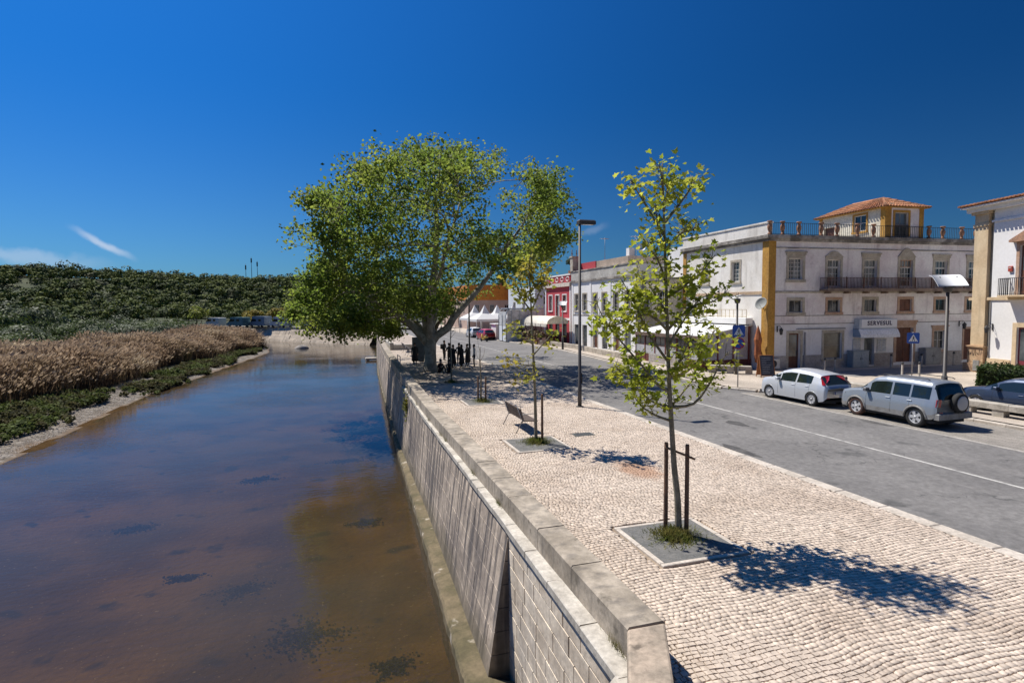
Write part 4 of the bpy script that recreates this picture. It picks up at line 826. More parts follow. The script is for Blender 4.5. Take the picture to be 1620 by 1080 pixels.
# ---------------------------------------------------------------- buildings
M_GLASS = mat('dark_window_glass', (0.018, 0.022, 0.027), 0.06, spec=0.6)
M_GLASSP = mat('pale_window_glass', (0.13, 0.145, 0.15), 0.08, (0.06, 0.07, 0.075), 1.2, spec=0.6)
M_WFRAME = mat('white_frame_paint', (0.66, 0.65, 0.62), 0.6, (0.52, 0.50, 0.46), 4)
M_GFRAME = mat('grey_frame_paint', (0.30, 0.30, 0.28), 0.7, (0.22, 0.21, 0.2), 4)
M_BROWND = mat('brown_door_wood', (0.17, 0.062, 0.032), 0.65, (0.11, 0.042, 0.025), 3, streak=.4, streak_col=(.07, .03, .02), streak_scale=(9, 9, .6))
M_SURR = mat('window_limestone', (0.50, 0.45, 0.37), 0.9, (0.38, 0.33, 0.26), 2.5, 5, bump=.2, bscale=20)
M_SURRP = mat('pink_limestone', (0.50, 0.355, 0.27), 0.9, (0.43, 0.27, 0.18), 2.5, 5, bump=.2, bscale=20)
M_OLDW = mat('old_lime_wash', (0.86, 0.815, 0.78), 0.95, (0.74, 0.66, 0.65), 0.7, 7, (.38, .62), bump=.2, bscale=8, streak=.6, streak_col=(.44, .38, .37), streak_scale=(1.7, 1.7, .22), streak_rng=(.54, .72), spots=((.55, .47, .46), 1.1, .62, .76), grain=.12)
M_OLDWS = mat('sunny_lime_wash', (0.84, 0.81, 0.76), 0.95, (0.72, 0.68, 0.62), 0.6, 7, (.4, .66), bump=.2, bscale=8, streak=.5, streak_col=(.40, .37, .33), streak_scale=(1.5, 1.5, .2), streak_rng=(.54, .72), grain=.1)
M_NEWW = mat('fresh_white_paint', (0.82, 0.81, 0.80), 0.9, (0.76, 0.75, 0.73), .5, 5, grain=.06, bump=.08, bscale=10)
M_OCHRE = mat('ochre_paint', (0.52, 0.285, 0.055), 0.9, (0.42, 0.215, 0.04), .9, 6, streak=.5, streak_col=(.30, .19, .08), streak_scale=(2, 2, .3), streak_rng=(.5, .7))
M_PLINTH = mat('grey_plinth', (0.42, 0.38, 0.35), 0.95, (0.32, 0.285, 0.26), 1.2, 6, spots=((.22, .2, .18), 1.6, .6, .75))
M_CORN = mat('weathered_cornice', (0.42, 0.385, 0.345), 0.95, (0.16, 0.145, 0.13), 1.1, 7, (.38, .60), bump=.4, bscale=10)
M_IRON = mat('rusty_iron', (0.17, 0.085, 0.06), 0.85, (0.09, 0.055, 0.045), 6)
M_IROND = mat('dark_iron', (0.035, 0.035, 0.038), 0.6)
M_TILE = mat('clay_roof_tile', (0.42, 0.185, 0.085), 0.9, (0.30, 0.14, 0.075), 1.3, 5, island=.25, spots=((.17, .12, .08), 1.8, .58, .72))
M_TERRA = mat('terracotta_urn', (0.40, 0.20, 0.115), 0.9, (0.22, 0.13, 0.09), 4, 5, spots=((.10, .085, .07), 3, .56, .7))
M_TAN = mat('sandstone_pilaster', (0.66, 0.52, 0.34), 0.92, (0.56, 0.42, 0.26), 1.0, 6, bump=.25, bscale=12, streak=.4, streak_col=(.35, .27, .18), streak_scale=(2, 2, .25), streak_rng=(.52, .7), grain=.12)
def facade(mb, W, H, ops, m=0, depth=.22, z0=-.1, reveal=None):
    """wall plane y=0 (outside is -y) with openings (x0,x1,z0,z1) and their reveals"""
    xs = sorted({0, W, *[v for o in ops for v in o[:2]]}); zs = sorted({z0, H, *[v for o in ops for v in o[2:4]]})
    for i in range(len(xs)-1):
        for j in range(len(zs)-1):
            cx, cz = (xs[i]+xs[i+1])/2, (zs[j]+zs[j+1])/2
            if any(o[0] < cx < o[1] and o[2] < cz < o[3] for o in ops): continue
            mb.quad((xs[i], 0, zs[j]), (xs[i+1], 0, zs[j]), (xs[i+1], 0, zs[j+1]), (xs[i], 0, zs[j+1]), m)
    r = m if reveal is None else reveal
    for a, b, c, d in [o[:4] for o in ops]:
        mb.quad((a, 0, c), (a, 0, d), (a, depth, d), (a, depth, c), r); mb.quad((b, 0, d), (b, 0, c), (b, depth, c), (b, depth, d), r)
        mb.quad((a, 0, d), (b, 0, d), (b, depth, d), (a, depth, d), r); mb.quad((b, 0, c), (a, 0, c), (a, depth, c), (b, depth, c), r)
def surround(root, T, a, b, c, d, w=.14, m=None, sill=True, head=.0, name='window_surround', label=None, ped=0):
    s = MB(); s.T = T; y0 = -.035
    s.box(a-w, a-.004, y0, .05, c-(w if sill else 0), d+w); s.box(b+.004, b+w, y0, .05, c-(w if sill else 0), d+w); s.box(a-.004, b+.004, y0, .05, d+.004, d+w)
    if sill: s.box(a-w-.04, b+w+.04, y0-.05, .05, c-w-.003, c-.004)
    if head: s.box(a-w-.05, b+w+.05, y0-.03, .05, d+w+.003, d+w+head*.6); s.box(a-w-.1, b+w+.1, y0-.08, .05, d+w+head*.6+.003, d+w+head)
    if ped: s.prism([(a-w-.05, d+w+.003), (b+w+.05, d+w+.003), ((a+b)/2+.25, d+w+ped), ((a+b)/2, d+w+ped*1.15), ((a+b)/2-.25, d+w+ped)], y0-.03, .05)
    return s.build(name, m or M_SURR, root, label=label)
def window(root, T, a, b, c, d, nx=2, nz=3, fm=None, gm=None, rec=.13, fw=.055, bw=.028, name='window', label=None):
    f = MB(); f.T = T; y = rec
    f.box(a+.003, a+fw, y, y+.05, c+.003, d-.003); f.box(b-fw, b-.003, y, y+.05, c+.003, d-.003); f.box(a+fw, b-fw, y, y+.05, c+.003, c+fw); f.box(a+fw, b-fw, y, y+.05, d-fw, d-.003)
    for i in range(1, nx):
        x = a+(b-a)*i/nx; ww = bw*(1.6 if nx == 2 or (nx == 4 and i == 2) else .8); f.box(x-ww/2, x+ww/2, y+.006, y+.04, c+fw, d-fw)
    for j in range(1, nz):
        z = c+(d-c)*j/nz
        for i in range(nx):
            f.box(a+(b-a)*i/nx+fw*.3, a+(b-a)*(i+1)/nx-fw*.3, y+.008, y+.036, z-bw/2, z+bw/2)
    o = f.build(name, fm or M_WFRAME, root, label=label); g = MB(); g.T = T; g.box(a+.004, b-.004, y+.025, y+.032, c+.004, d-.004); g.build('pane', gm or M_GLASS, o); return o
def door(root, T, a, b, c, d, m, rec=.15, panels=2, leaves=1, glass=0, name='door', label=None):
    f = MB(); f.T = T; y = rec; n = leaves
    f.box(a+.003, b-.003, y+.02, y+.06, c+.003, d-.003)
    for k in range(n):
        x0, x1 = a+(b-a)*k/n+.02, a+(b-a)*(k+1)/n-.02
        for j in range(panels):
            z0, z1 = c+.08+(d-c-.1)*j/panels, c+(d-c-.1)*(j+1)/panels; f.cbox(x0+.05, x1-.05, y, y+.02, z0, z1, .01)
    o = f.build(name, m, root, label=label)
    if glass: g = MB(); g.T = T; g.box(a+.12, b-.12, y-.006, y+.012, c+(d-c)*(1-glass), d-.1); g.build('pane', M_GLASSP, o)
    h = MB(); h.T = T; h.tube([(b-.1, y-.05, c+1.0), (b-.1, y-.05, c+1.14)], .014, 6); h.build('handle', M_IROND, o); return o
def box_part(root, name, T, dims, m, bevel=0, label=None):
    b = MB(); b.T = T
    b.cbox(*dims, bevel, 0) if bevel else b.box(*dims)
    return b.build(name, m, root, label=label)
def railing(mb, x0, x1, y, z0, z1, step=.13, r=.011, top=.022):
    mb.box(x0, x1, y-top, y+top, z1-.03, z1); mb.box(x0, x1, y-.015, y+.015, z0+.06, z0+.085); n = max(2, int((x1-x0)/step))
    for i in range(n+1):
        x = x0+(x1-x0)*i/n; mb.add([(x-r, y-r, z0), (x+r, y-r, z0), (x+r, y+r, z0), (x-r, y+r, z0), (x-r, y-r, z1-.03), (x+r, y-r, z1-.03), (x+r, y+r, z1-.03), (x-r, y+r, z1-.03)], [(0, 1, 5, 4), (1, 2, 6, 5), (2, 3, 7, 6), (3, 0, 4, 7)])
def tile_rows(mb, a, b, c, d, pitch=.24, r=.085, m=0):
    """rows of round tiles from the eaves a-b up to the ridge c-d, each row in overlapping lengths"""
    a, b, c, d = map(Vector, (a, b, c, d)); n = max(2, round((b-a).length/pitch)); up = ((b-a).cross(c-a)).normalized(); ax = (b-a).normalized()
    if up.z < 0: up = -up
    mb.add([a, b, d, c], [(0, 1, 2, 3)], m)
    for i in range(n):
        p0, p1 = a.lerp(b, (i+.5)/n), c.lerp(d, (i+.5)/n); L = (p1-p0).length
        if L < .12: continue
        s = (p1-p0).normalized(); p0 = p0-s*.1; k = max(1, round(L/.42))
        for j in range(k):
            q0, q1 = p0+(p1-p0)*(j/k), p0+(p1-p0)*min(1, (j+1.12)/k); P = []
            for q, rr, e in ((q0, r, .035), (q1, r*.82, .01)):
                for t in range(5): th = math.pi*t/4; P.append(q+ax*math.cos(th)*rr+up*(math.sin(th)*rr+e))
            mb.add(P, [(t, t+1, 6+t, 5+t) for t in range(4)]+[(4, 3, 2, 1, 0)], m, False)
def wall_lantern(root_loc, T0, label, arm=.38):
    t = thing('wall_lantern', label, 'lantern', root_loc, T0, 'iron wall lanterns on the old facades')
    b = MB(); b.box(-.04, .04, -.02, 0, -.1, .3); b.tube([(0, 0, .25), (0, -arm*.6, .33), (0, -arm, .2)], .014, 6); b.tube([(0, 0, 0), (0, -arm*.5, .12), (0, -arm*.75, .3)], .009, 5); b.build('bracket', M_IROND, t)
    l = MB(); l.lathe([(.06, -.32), (.085, -.30), (.13, -.02), (.14, 0), (.09, .08), (.02, .16)], 6, (0, -arm, .04), 0, False); l.build('lamp_head', M_IROND, t)
    g = MB(); g.lathe([(.075, -.285), (.128, -.03)], 6, (0, -arm, .04), 0, False); g.build('lamp_glass', mat('lantern_glass', (.5, .5, .46), .2), t); return t
def urn_profile(): return [(.13, 0), (.13, .10), (.085, .12), (.08, .2), (.13, .34), (.155, .48), (.14, .6), (.085, .72), (.08, .76), (.15, .82), (.17, .86), (.15, .9), (.06, .9)]

# --- big three storey corner house
SV_A = R(-3.7)
sv = thing('corner_house', 'weathered three storey corner house with urns on its roof and ochre corner', 'building', (27.22, 30.75, 0), SV_A)
Tf = Matrix.Identity(4); SVL = 19.6
FR = dict(W1=(1.52, 2.58, 5.96, 7.36), D2=(4.56, 5.57, 5.50, 7.30), D3=(7.54, 8.61, 5.50, 7.33), D4=(10.56, 11.65, 5.50, 7.36), D5=(13.62, 14.71, 5.50, 7.33), D6=(16.65, 17.70, 5.50, 7.33),
          M1=(1.60, 2.64, 3.78, 4.60), M2=(4.64, 5.64, 3.78, 4.60), M3=(7.64, 8.64, 3.78, 4.62), M4=(10.62, 11.66, 3.79, 4.62), M5=(13.79, 14.78, 3.80, 4.61), M6=(16.60, 17.60, 3.8, 4.62),
          G1=(1.63, 2.55, 0.04, 2.38), G2=(4.41, 5.87, 0.62, 2.38), SD=(7.74, 8.60, 0.06, 1.98), G4=(10.45, 11.88, 0.2, 2.62), G5=(13.75, 14.76, 1.02, 2.36), G6=(16.49, 17.38, 0.2, 2.45))
def build_corner_house():
    w = MB(); facade(w, SVL, 8.45, [o for o in FR.values() if o[2] > 3], z0=2.98); w.build('front_wall', M_OLDW, sv); w = MB(); facade(w, SVL, 2.98, [o for o in FR.values() if o[2] < 3]); w.build('ground_floor_wall', mat('ground_floor_wash', (.84, .83, .83), .95, (.74, .72, .72), .7, 6, streak=.35, streak_col=(.45, .42, .41), streak_scale=(1.7, 1.7, .22), streak_rng=(.55, .72), grain=.08), sv)
    Tl = frame(sv, 27.22, 40.3, -math.pi/2); LL = 40.3-30.75
    LW = dict(a=(LL-3.64, LL-2.80, 5.94, 7.34), b=(LL-7.1, LL-6.3, 5.94, 7.2))
    w = MB(); w.T = Tl; facade(w, LL, 8.45, list(LW.values())); w.build('side_wall', M_OLDWS, sv)
    w = MB(); w.slab([(0.02, .25), (SVL, .25), (SVL, 9.3), (.6, 9.3)], 8.40, 8.5); w.box(SVL-.05, SVL, .2, 9.3, -.1, 8.4); w.box(.6, SVL, 9.25, 9.35, -.1, 8.4); w.box(.45, SVL-.2, .24, .26, 0, 8.4); w.build('roof_deck', M_CORN, sv)
    w = MB(); w.T = Tl; w.box(.1, LL-.3, .24, .26, 0, 8.4); w.build('room_screen', M_IROND, sv)
    # cornice, strings, pilasters, plinth
    c = MB(); c.box(-.16, SVL, -.12, .2, 8.45, 8.62); c.box(-.30, SVL, -.26, .2, 8.623, 8.85); c.box(.5, SVL, -.05, .004, 8.0, 8.06); c.build('cornice', M_CORN, sv)
    c = MB(); c.T = Tl; c.box(-.1, LL+.16, -.12, .2, 8.452, 8.622); c.box(-.1, LL+.28, -.26, .2, 8.625, 8.848); c.build('cornice', M_CORN, sv)
    c = MB(); c.T = Tl; c.box(0, LL+.02, -.1, .22, 8.85, 9.62); c.box(-.05, LL+.06, -.16, .27, 9.623, 9.72); c.build('side_parapet', M_OLDWS, sv)
    c = MB(); c.box(.55, SVL, -.05, .004, 5.06, 5.2); c.build('string_course', M_SURR, sv)
    c = MB(); c.T = Tl; c.box(0, LL-.5, -.05, .004, 5.0, 5.2); c.build('string_course', mat('ochre_string', (.55, .40, .26), .9, (.42, .30, .2), 1.5), sv)
    for z in (3.53, 2.98): box_part(sv, 'string_course', Tf, (.5, SVL, -.022, .004, z, z+.045), M_CORN)
    p = MB(); p.box(-.045, .5, -.045, .004, .9, 8.45); p.build('corner_pilaster', M_OCHRE, sv)
    p = MB(); p.T = Tl; p.box(LL-.55, LL+.042, -.045, .004, .9, 8.448); p.build('corner_pilaster', M_OCHRE, sv)
    p = MB(); p.T = Tl; p.box(0, .42, -.045, .004, -.05, 8.448); p.build('far_pilaster', M_OCHRE, sv)
    class PL:
        def box(s, *d): box_part(sv, 'plinth', Tf, d, M_PLINTH)
    pl = PL(); xs = [.0, FR['G1'][0]-.14, FR['G1'][1]+.14, FR['SD'][0]-.02, FR['SD'][1]+.02, FR['G4'][0]-.22, FR['G4'][1]+.22, FR['G6'][0]-.14, FR['G6'][1]+.14, SVL]
    for i in range(0, len(xs), 2):
        a, b = xs[i], xs[i+1]
        if a < FR['G2'][0] < b: pl.box(a, FR['G2'][0]-.12, -.03, .004, -.1, .9); pl.box(FR['G2'][1]+.12, b, -.03, .004, -.1, .9); pl.box(FR['G2'][0]-.12, FR['G2'][1]+.12, -.03, .004, -.1, .60)
        else: pl.box(a-(.03 if i == 0 else 0), b, -.03, .004, -.1, .9)
    # openings of the front
    f = FR
    surround(sv, Tf, *f['W1'], .19, M_SURR, True, .26); window(sv, Tf, *f['W1'], 4, 5, M_WFRAME, M_GLASSP, label='barred upper window nearest the ochre corner')
    for k, ped in (('D2', .34), ('D3', .0), ('D4', .55), ('D5', .0), ('D6', .0)):
        a, b, c, d = f[k]; surround(sv, Tf, a, b, c, d, .19, M_SURR, False, 0 if ped else .28, 'door_surround', ped=ped)
        o = window(sv, Tf, a, b, c, d-.52, 4, 3, M_WFRAME, M_GLASS if k != 'D3' else M_GLASSP, name='balcony_door'); window(sv, Tf, a, b, d-.515, d, 4, 1, M_WFRAME if k != 'D4' else M_SURRP, M_GLASSP, name='fanlight')
    for k in ('M1', 'M2', 'M3', 'M4', 'M5', 'M6'):
        s = M_SURR if k in ('M1', 'M3') else M_SURRP; surround(sv, Tf, *f[k], .18, s, True)
        if k == 'M4': door(sv, Tf, *f[k], M_BROWND, .08, 1, 2, name='shutter', label='closed red brown shutter')
        else: window(sv, Tf, *f[k], 2 if k != 'M5' else 2, 1, M_GFRAME, M_GLASS)
    surround(sv, Tf, *f['G1'], .18, M_SURR, False, name='door_surround'); door(sv, Tf, *f['G1'], M_BROWND, .18, 2, 2, .66, label='brown glazed door nearest the ochre corner')
    surround(sv, Tf, *f['G2'], .17, M_SURR, True); window(sv, Tf, *f['G2'], 1, 2, M_GFRAME, mat('dusty_shop_glass', (.11, .10, .075), .15, (.19, .18, .14), 1.5), name='shop_window')
    door(sv, Tf, *f['SD'], M_GFRAME, .2, 1, 1, .86, name='shop_door')
    surround(sv, Tf, *f['G4'], .22, M_SURRP, False, .3, name='door_surround'); door(sv, Tf, *f['G4'], M_BROWND, .16, 3, 2, label='tall red brown double door')
    surround(sv, Tf, *f['G5'], .17, M_SURRP, True, .22); window(sv, Tf, *f['G5'], 2, 2, M_WFRAME, M_GLASS)
    surround(sv, Tf, *f['G6'], .15, M_SURRP, False, name='door_surround'); door(sv, Tf, *f['G6'], M_BROWND, .14, 3, 1)
    for k in LW: surround(sv, Tl, *LW[k], .14, M_SURR, True); window(sv, Tl, *LW[k], 3, 5, M_WFRAME, M_GLASSP, label='many paned upper window on the sunny side')
    # balcony
    b = MB(); b.box(3.96, 18.2, -.78, .0, 5.2, 5.32); b.box(3.9, 18.3, -.84, -.74, 5.16, 5.36)
    for x in np.arange(4.4, 18.2, 1.55): b.prism([(x-.07, 5.2), (x+.07, 5.2), (x+.07, 5.02), (x-.07, 5.02)], -.5, 0)
    bo = b.build('balcony', mat('stained_balcony_slab', (.27, .20, .155), .95, (.17, .125, .10), 2, 5), sv)
    r = MB(); railing(r, 3.98, 18.2, -.75, 5.34, 6.08, .115, .014); r.box(3.97, 4.0, -.75, -.02, 6.05, 6.08)
    for y in np.arange(-.65, 0, .12): r.box(3.975, 3.995, y-.01, y+.01, 5.34, 6.06)
    for x in np.arange(3.98, 18.2, 1.42): r.box(x-.022, x+.022, -.775, -.73, 5.34, 6.12)
    r.build('balcony_railing', M_IRON, bo)
    # shop front: sign box, awning, boards, lettering
    box_part(sv, 'sign_box', Tf, (6.86, 10.0, -.45, .0, 2.62, 3.28), mat('blue_white_sheet', (.50, .56, .62), .5, (.42, .47, .53), 2), .02)
    s = box_part(sv, 'shop_sign', Tf, (7.0, 9.95, -.475, -.452, 2.70, 3.24), mat('sign_white', (.74, .75, .78), .5), 0)
    cu = bpy.data.curves.new('lettering', 'FONT'); cu.body = 'SERVESUL'; cu.size = .40; cu.extrude = .008; cu.space_character = 1.22; cu.align_x = 'CENTER'; cu.align_y = 'CENTER'; cu.offset = .012
    cu.materials.append(mat('sign_navy', (.045, .045, .10), .6)); o = bpy.data.objects.new('lettering_curve', cu); COL.objects.link(o); me = bpy.data.meshes.new_from_object(o.evaluated_get(bpy.context.evaluated_depsgraph_get())); bpy.data.objects.remove(o); me.name = 'lettering'
    o = link('lettering', me, s, kind='stuff'); o.location = (8.5, -.486, 2.985); o.rotation_euler = (math.pi/2, 0, 0)
    a = MB(); P = [(-.47, 2.60), (-.55, 2.52), (-.70, 2.22), (-.71, 2.02), (-.68, 2.02), (-.67, 2.19), (-.52, 2.48), (-.45, 2.55)]
    a.add([(6.75, y, z) for y, z in P]+[(10.0, y, z) for y, z in P], [tuple(range(8)), tuple(range(15, 7, -1))]+[(i, 8+i, 8+(i+1) % 8, (i+1) % 8) for i in range(8)])
    a.build('shop_awning', mat('pale_awning_cloth', (.76, .78, .83), .8, (.68, .71, .76), 2), sv)
    e = MB(); e.add([(6.753, -.46, 2.6), (6.753, -.69, 2.2), (6.753, -.69, 2.04), (6.753, -.02, 2.05), (6.753, -.02, 2.6)], [(0, 1, 2, 3, 4)]); e.build('awning_cheek', mat('blue_cheek', (.25, .34, .46), .7), sv)
    for (x0, x1, z0, z1) in ((6.78, 7.42, 1.12, 1.93), (8.8, 9.55, .98, 1.9)):
        bb = box_part(sv, 'notice_board', Tf, (x0, x1, -.06, -.004, z0, z1), M_WFRAME)
        d = MB()
        for k in range(5):
            for q in range(2): d.box(x0+.06+q*(x1-x0-.08)/2, x0+(q+1)*(x1-x0-.04)/2-.02, -.066, -.062, z0+.08+k*(z1-z0-.1)/5, z0+.03+(k+1)*(z1-z0-.1)/5)
        d.build('notice', mat('notice_print', (.33, .37, .45), .7, (.55, .57, .6), 9), bb)
    box_part(sv, 'drain_pipe', Tf, (2.82, 2.92, -.09, -.035, .05, 2.45), mat('drain_grey', (.25, .25, .27), .6))
    box_part(sv, 'cable_duct', Tf, (2.2, 6.1, -.07, -.03, 2.62, 2.70), mat('drain_grey', (.25, .25, .27), .6))
    # roof balustrade with urns
    for x in (-.02, .96, 2.22, 3.96, 5.22, 6.89, 8.2, 12.95, 14.18, 15.89, 17.2, 18.5):
        u = MB(); u.lathe(urn_profile(), 12, (x, -.03, 8.852)); u.build('urn', M_TERRA, sv)
    r = MB(); railing(r, .15, SVL, -.03, 8.852, 9.66, .155, .009, .012); r.build('roof_railing', M_IROND, sv)
    # roof room with tiled hip roof
    pf = MB(); W0, W1, D0, D1 = 9.23, 12.5, .05, 6.0; zt = 11.0
    ow = (10.05, 11.2, 8.98, 10.62); T2 = Matrix.Translation((W0, D0, 0)); pf.T = T2; facade(pf, W1-W0, zt, [(ow[0]-W0, ow[1]-W0, ow[2], ow[3])], z0=8.5); pf.T = None
    pf.box(W0+.1, W1-.1, D0+.3, D0+.32, 8.5, zt); pf.box(W1-.06, W1, D0+.003, D1, 8.5, zt); pf.box(W0+.003, W1, D1-.05, D1, 8.5, zt); pf.build('roof_room_wall', M_OLDW, sv)
    T3 = Matrix.Translation((W0, D1, 0)) @ Matrix.Rotation(-math.pi/2, 4, 'Z'); sl = MB(); sl.T = T3; LD = D1-D0; o1 = (LD-2.62, LD-1.55, 9.55, 10.70); o0 = (.45, 1.5, 8.6, 10.2)
    facade(sl, LD, zt, [o1, o0], z0=8.5); sl.box(.1, LD-.35, .3, .32, 8.5, zt); sl.build('roof_room_wall', mat('cream_wash', (.76, .71, .58), .95, (.66, .60, .47), .8, 6), sv)
    for T, a, b in ((T2, -.03, .5), (T2, W1-W0-.36, W1-W0+.02), (T3, LD-.35, LD+.027), (T3, -.02, .3)): box_part(sv, 'ochre_corner', T, (a, b, -.03, .004, 8.5, zt-.006), M_OCHRE)
    surround(sv, T2, ow[0]-W0, ow[1]-W0, ow[2], ow[3], .16, M_OCHRE, False, name='door_surround'); window(sv, T2, ow[0]-W0, ow[1]-W0, ow[2], ow[3], 2, 2, M_GFRAME, M_GLASSP)
    rr = MB(); rr.T = T2; railing(rr, ow[0]-W0, ow[1]-W0, -.06, 8.95, 9.75, .1, .009); rr.build('railing', M_IROND, sv)
    surround(sv, T3, *o1, .13, M_OCHRE, True); window(sv, T3, *o1, 2, 2, M_WFRAME, M_GLASS, rec=.06); door(sv, T3, *o0, M_BROWND, .15, 2, 1)
    e = .28; A, B, C, D = (W0-e, D0-e, zt), (W1+e, D0-e, zt), (W1+e, D1+e, zt), (W0-e, D1+e, zt); hx = (W0+W1)/2; r0, r1 = (hx, D0+1.75, zt+.92), (hx, D1-1.5, zt+.92)
    rf = MB(); tile_rows(rf, A, B, r0, r0); tile_rows(rf, B, C, r0, r1); tile_rows(rf, C, D, r1, r1); tile_rows(rf, D, A, r1, r0); rf.tube([r0, r1], .1, 8); 
    for q in (A, B): rf.tube([q, r0], .09, 8)
    rf.build('roof_tiles', M_TILE, sv, kind='stuff'); ev = MB(); ev.box(W0-e+.02, W1+e-.02, D0-e+.02, D1+e-.02, zt-.06, zt-.01); ev.build('eaves', M_OCHRE, sv)
build_corner_house()
def world_of(root, x, y, z):
    return tuple(Matrix.Translation(root.location) @ Matrix.Rotation(root.rotation_euler.z, 4, 'Z') @ Vector((x, y, z)))
wall_lantern(world_of(sv, .72, -.02, 2.6), SV_A, 'black iron wall lantern on the corner house beside its ochre corner')
wall_lantern(world_of(sv, 16.0, -.02, 2.75), SV_A, 'black iron wall lantern high beside the farthest brown door')
def dish(loc, rz, label, r=.4, m=None):
    t = thing('satellite_dish', label, 'satellite dish', loc, rz); b = MB(); b.T = Matrix.Rotation(R(65), 4, 'X'); b.lathe([(.01, .0), (r*.5, .03), (r*.85, .09), (r, .14), (r*.98, .15), (r*.84, .105), (r*.5, .045), (.01, .015)], 20); b.build('bowl', m or mat('dish_white', (.66, .66, .66), .5), t)
    a = MB(); a.tube([(0, .02, 0), (0, .12, -.02), (0, .2, -.35)], .022, 6); a.tube([(0, 0, -r*.6), (0, -.3, -.05)], .01, 5); a.build('arm', M_IROND, t)
dish((26.95, 31.0, 4.35), R(-75), 'grey satellite dish bolted to the ochre corner of the corner house', .42, mat('dish_grey', (.25, .26, .25), .7))
def ac_unit(loc, rz, label):
    t = thing('air_conditioner', label, 'air conditioner', loc, rz); b = MB(); b.cbox(-.38, .38, -.3, 0, 0, .62, .02); b.build('casing', M_WFRAME, t); g = MB(); g.lathe([(.23, -.005), (.23, .01), (.0, .012)], 20); g.T = None
    for i in range(len(g.V)): x, y, z = g.V[i]; g.V[i] = (x-.08, -.302-z, y+.31)
    g.build('fan_grille', M_IROND, t)
ac_unit(world_of(sv, .35, -.035, .12), SV_A, 'white air conditioner low on the wall at the ochre corner')
def cabinet(x, y, rz, w, h, d, label, m):
    t = thing('utility_cabinet', label, 'utility cabinet', (x, y, 0), rz, 'utility cabinets along the corner house'); b = MB(); b.cbox(-w/2, w/2, -d, 0, .06, h, .02); b.box(-w/2-.03, w/2+.03, -d-.03, 0, h+.001, h+.04); b.box(-w/2+.02, w/2-.02, -d+.02, 0, 0, .06); b.build('casing', m, t)
    for s in (-1, 1):
        o = MB(); a, c = (-w/2+.03, -.008) if s < 0 else (.008, w/2-.03); o.cbox(a, c, -d-.014, -d-.001, .1, h-.04, .008); o = o.build('door', m, t); q = MB(); q.box(s*.06-.012, s*.06+.012, -d-.035, -d-.015, h*.5, h*.5+.1); q.build('handle', M_IROND, o)
cabinet(*world_of(sv, 6.95, -.06, 0)[:2], SV_A, 1.3, 1.1, .5, 'blue grey utility cabinet left of the shop door', mat('cabinet_blue_grey', (.27, .32, .36), .6, (.33, .36, .38), 2))
cabinet(*world_of(sv, 13.1, -.06, 0)[:2], SV_A, 1.35, 1.15, .5, 'pale grey utility cabinet right of the tall brown door', mat('cabinet_grey', (.36, .35, .33), .7, (.29, .28, .27), 2))

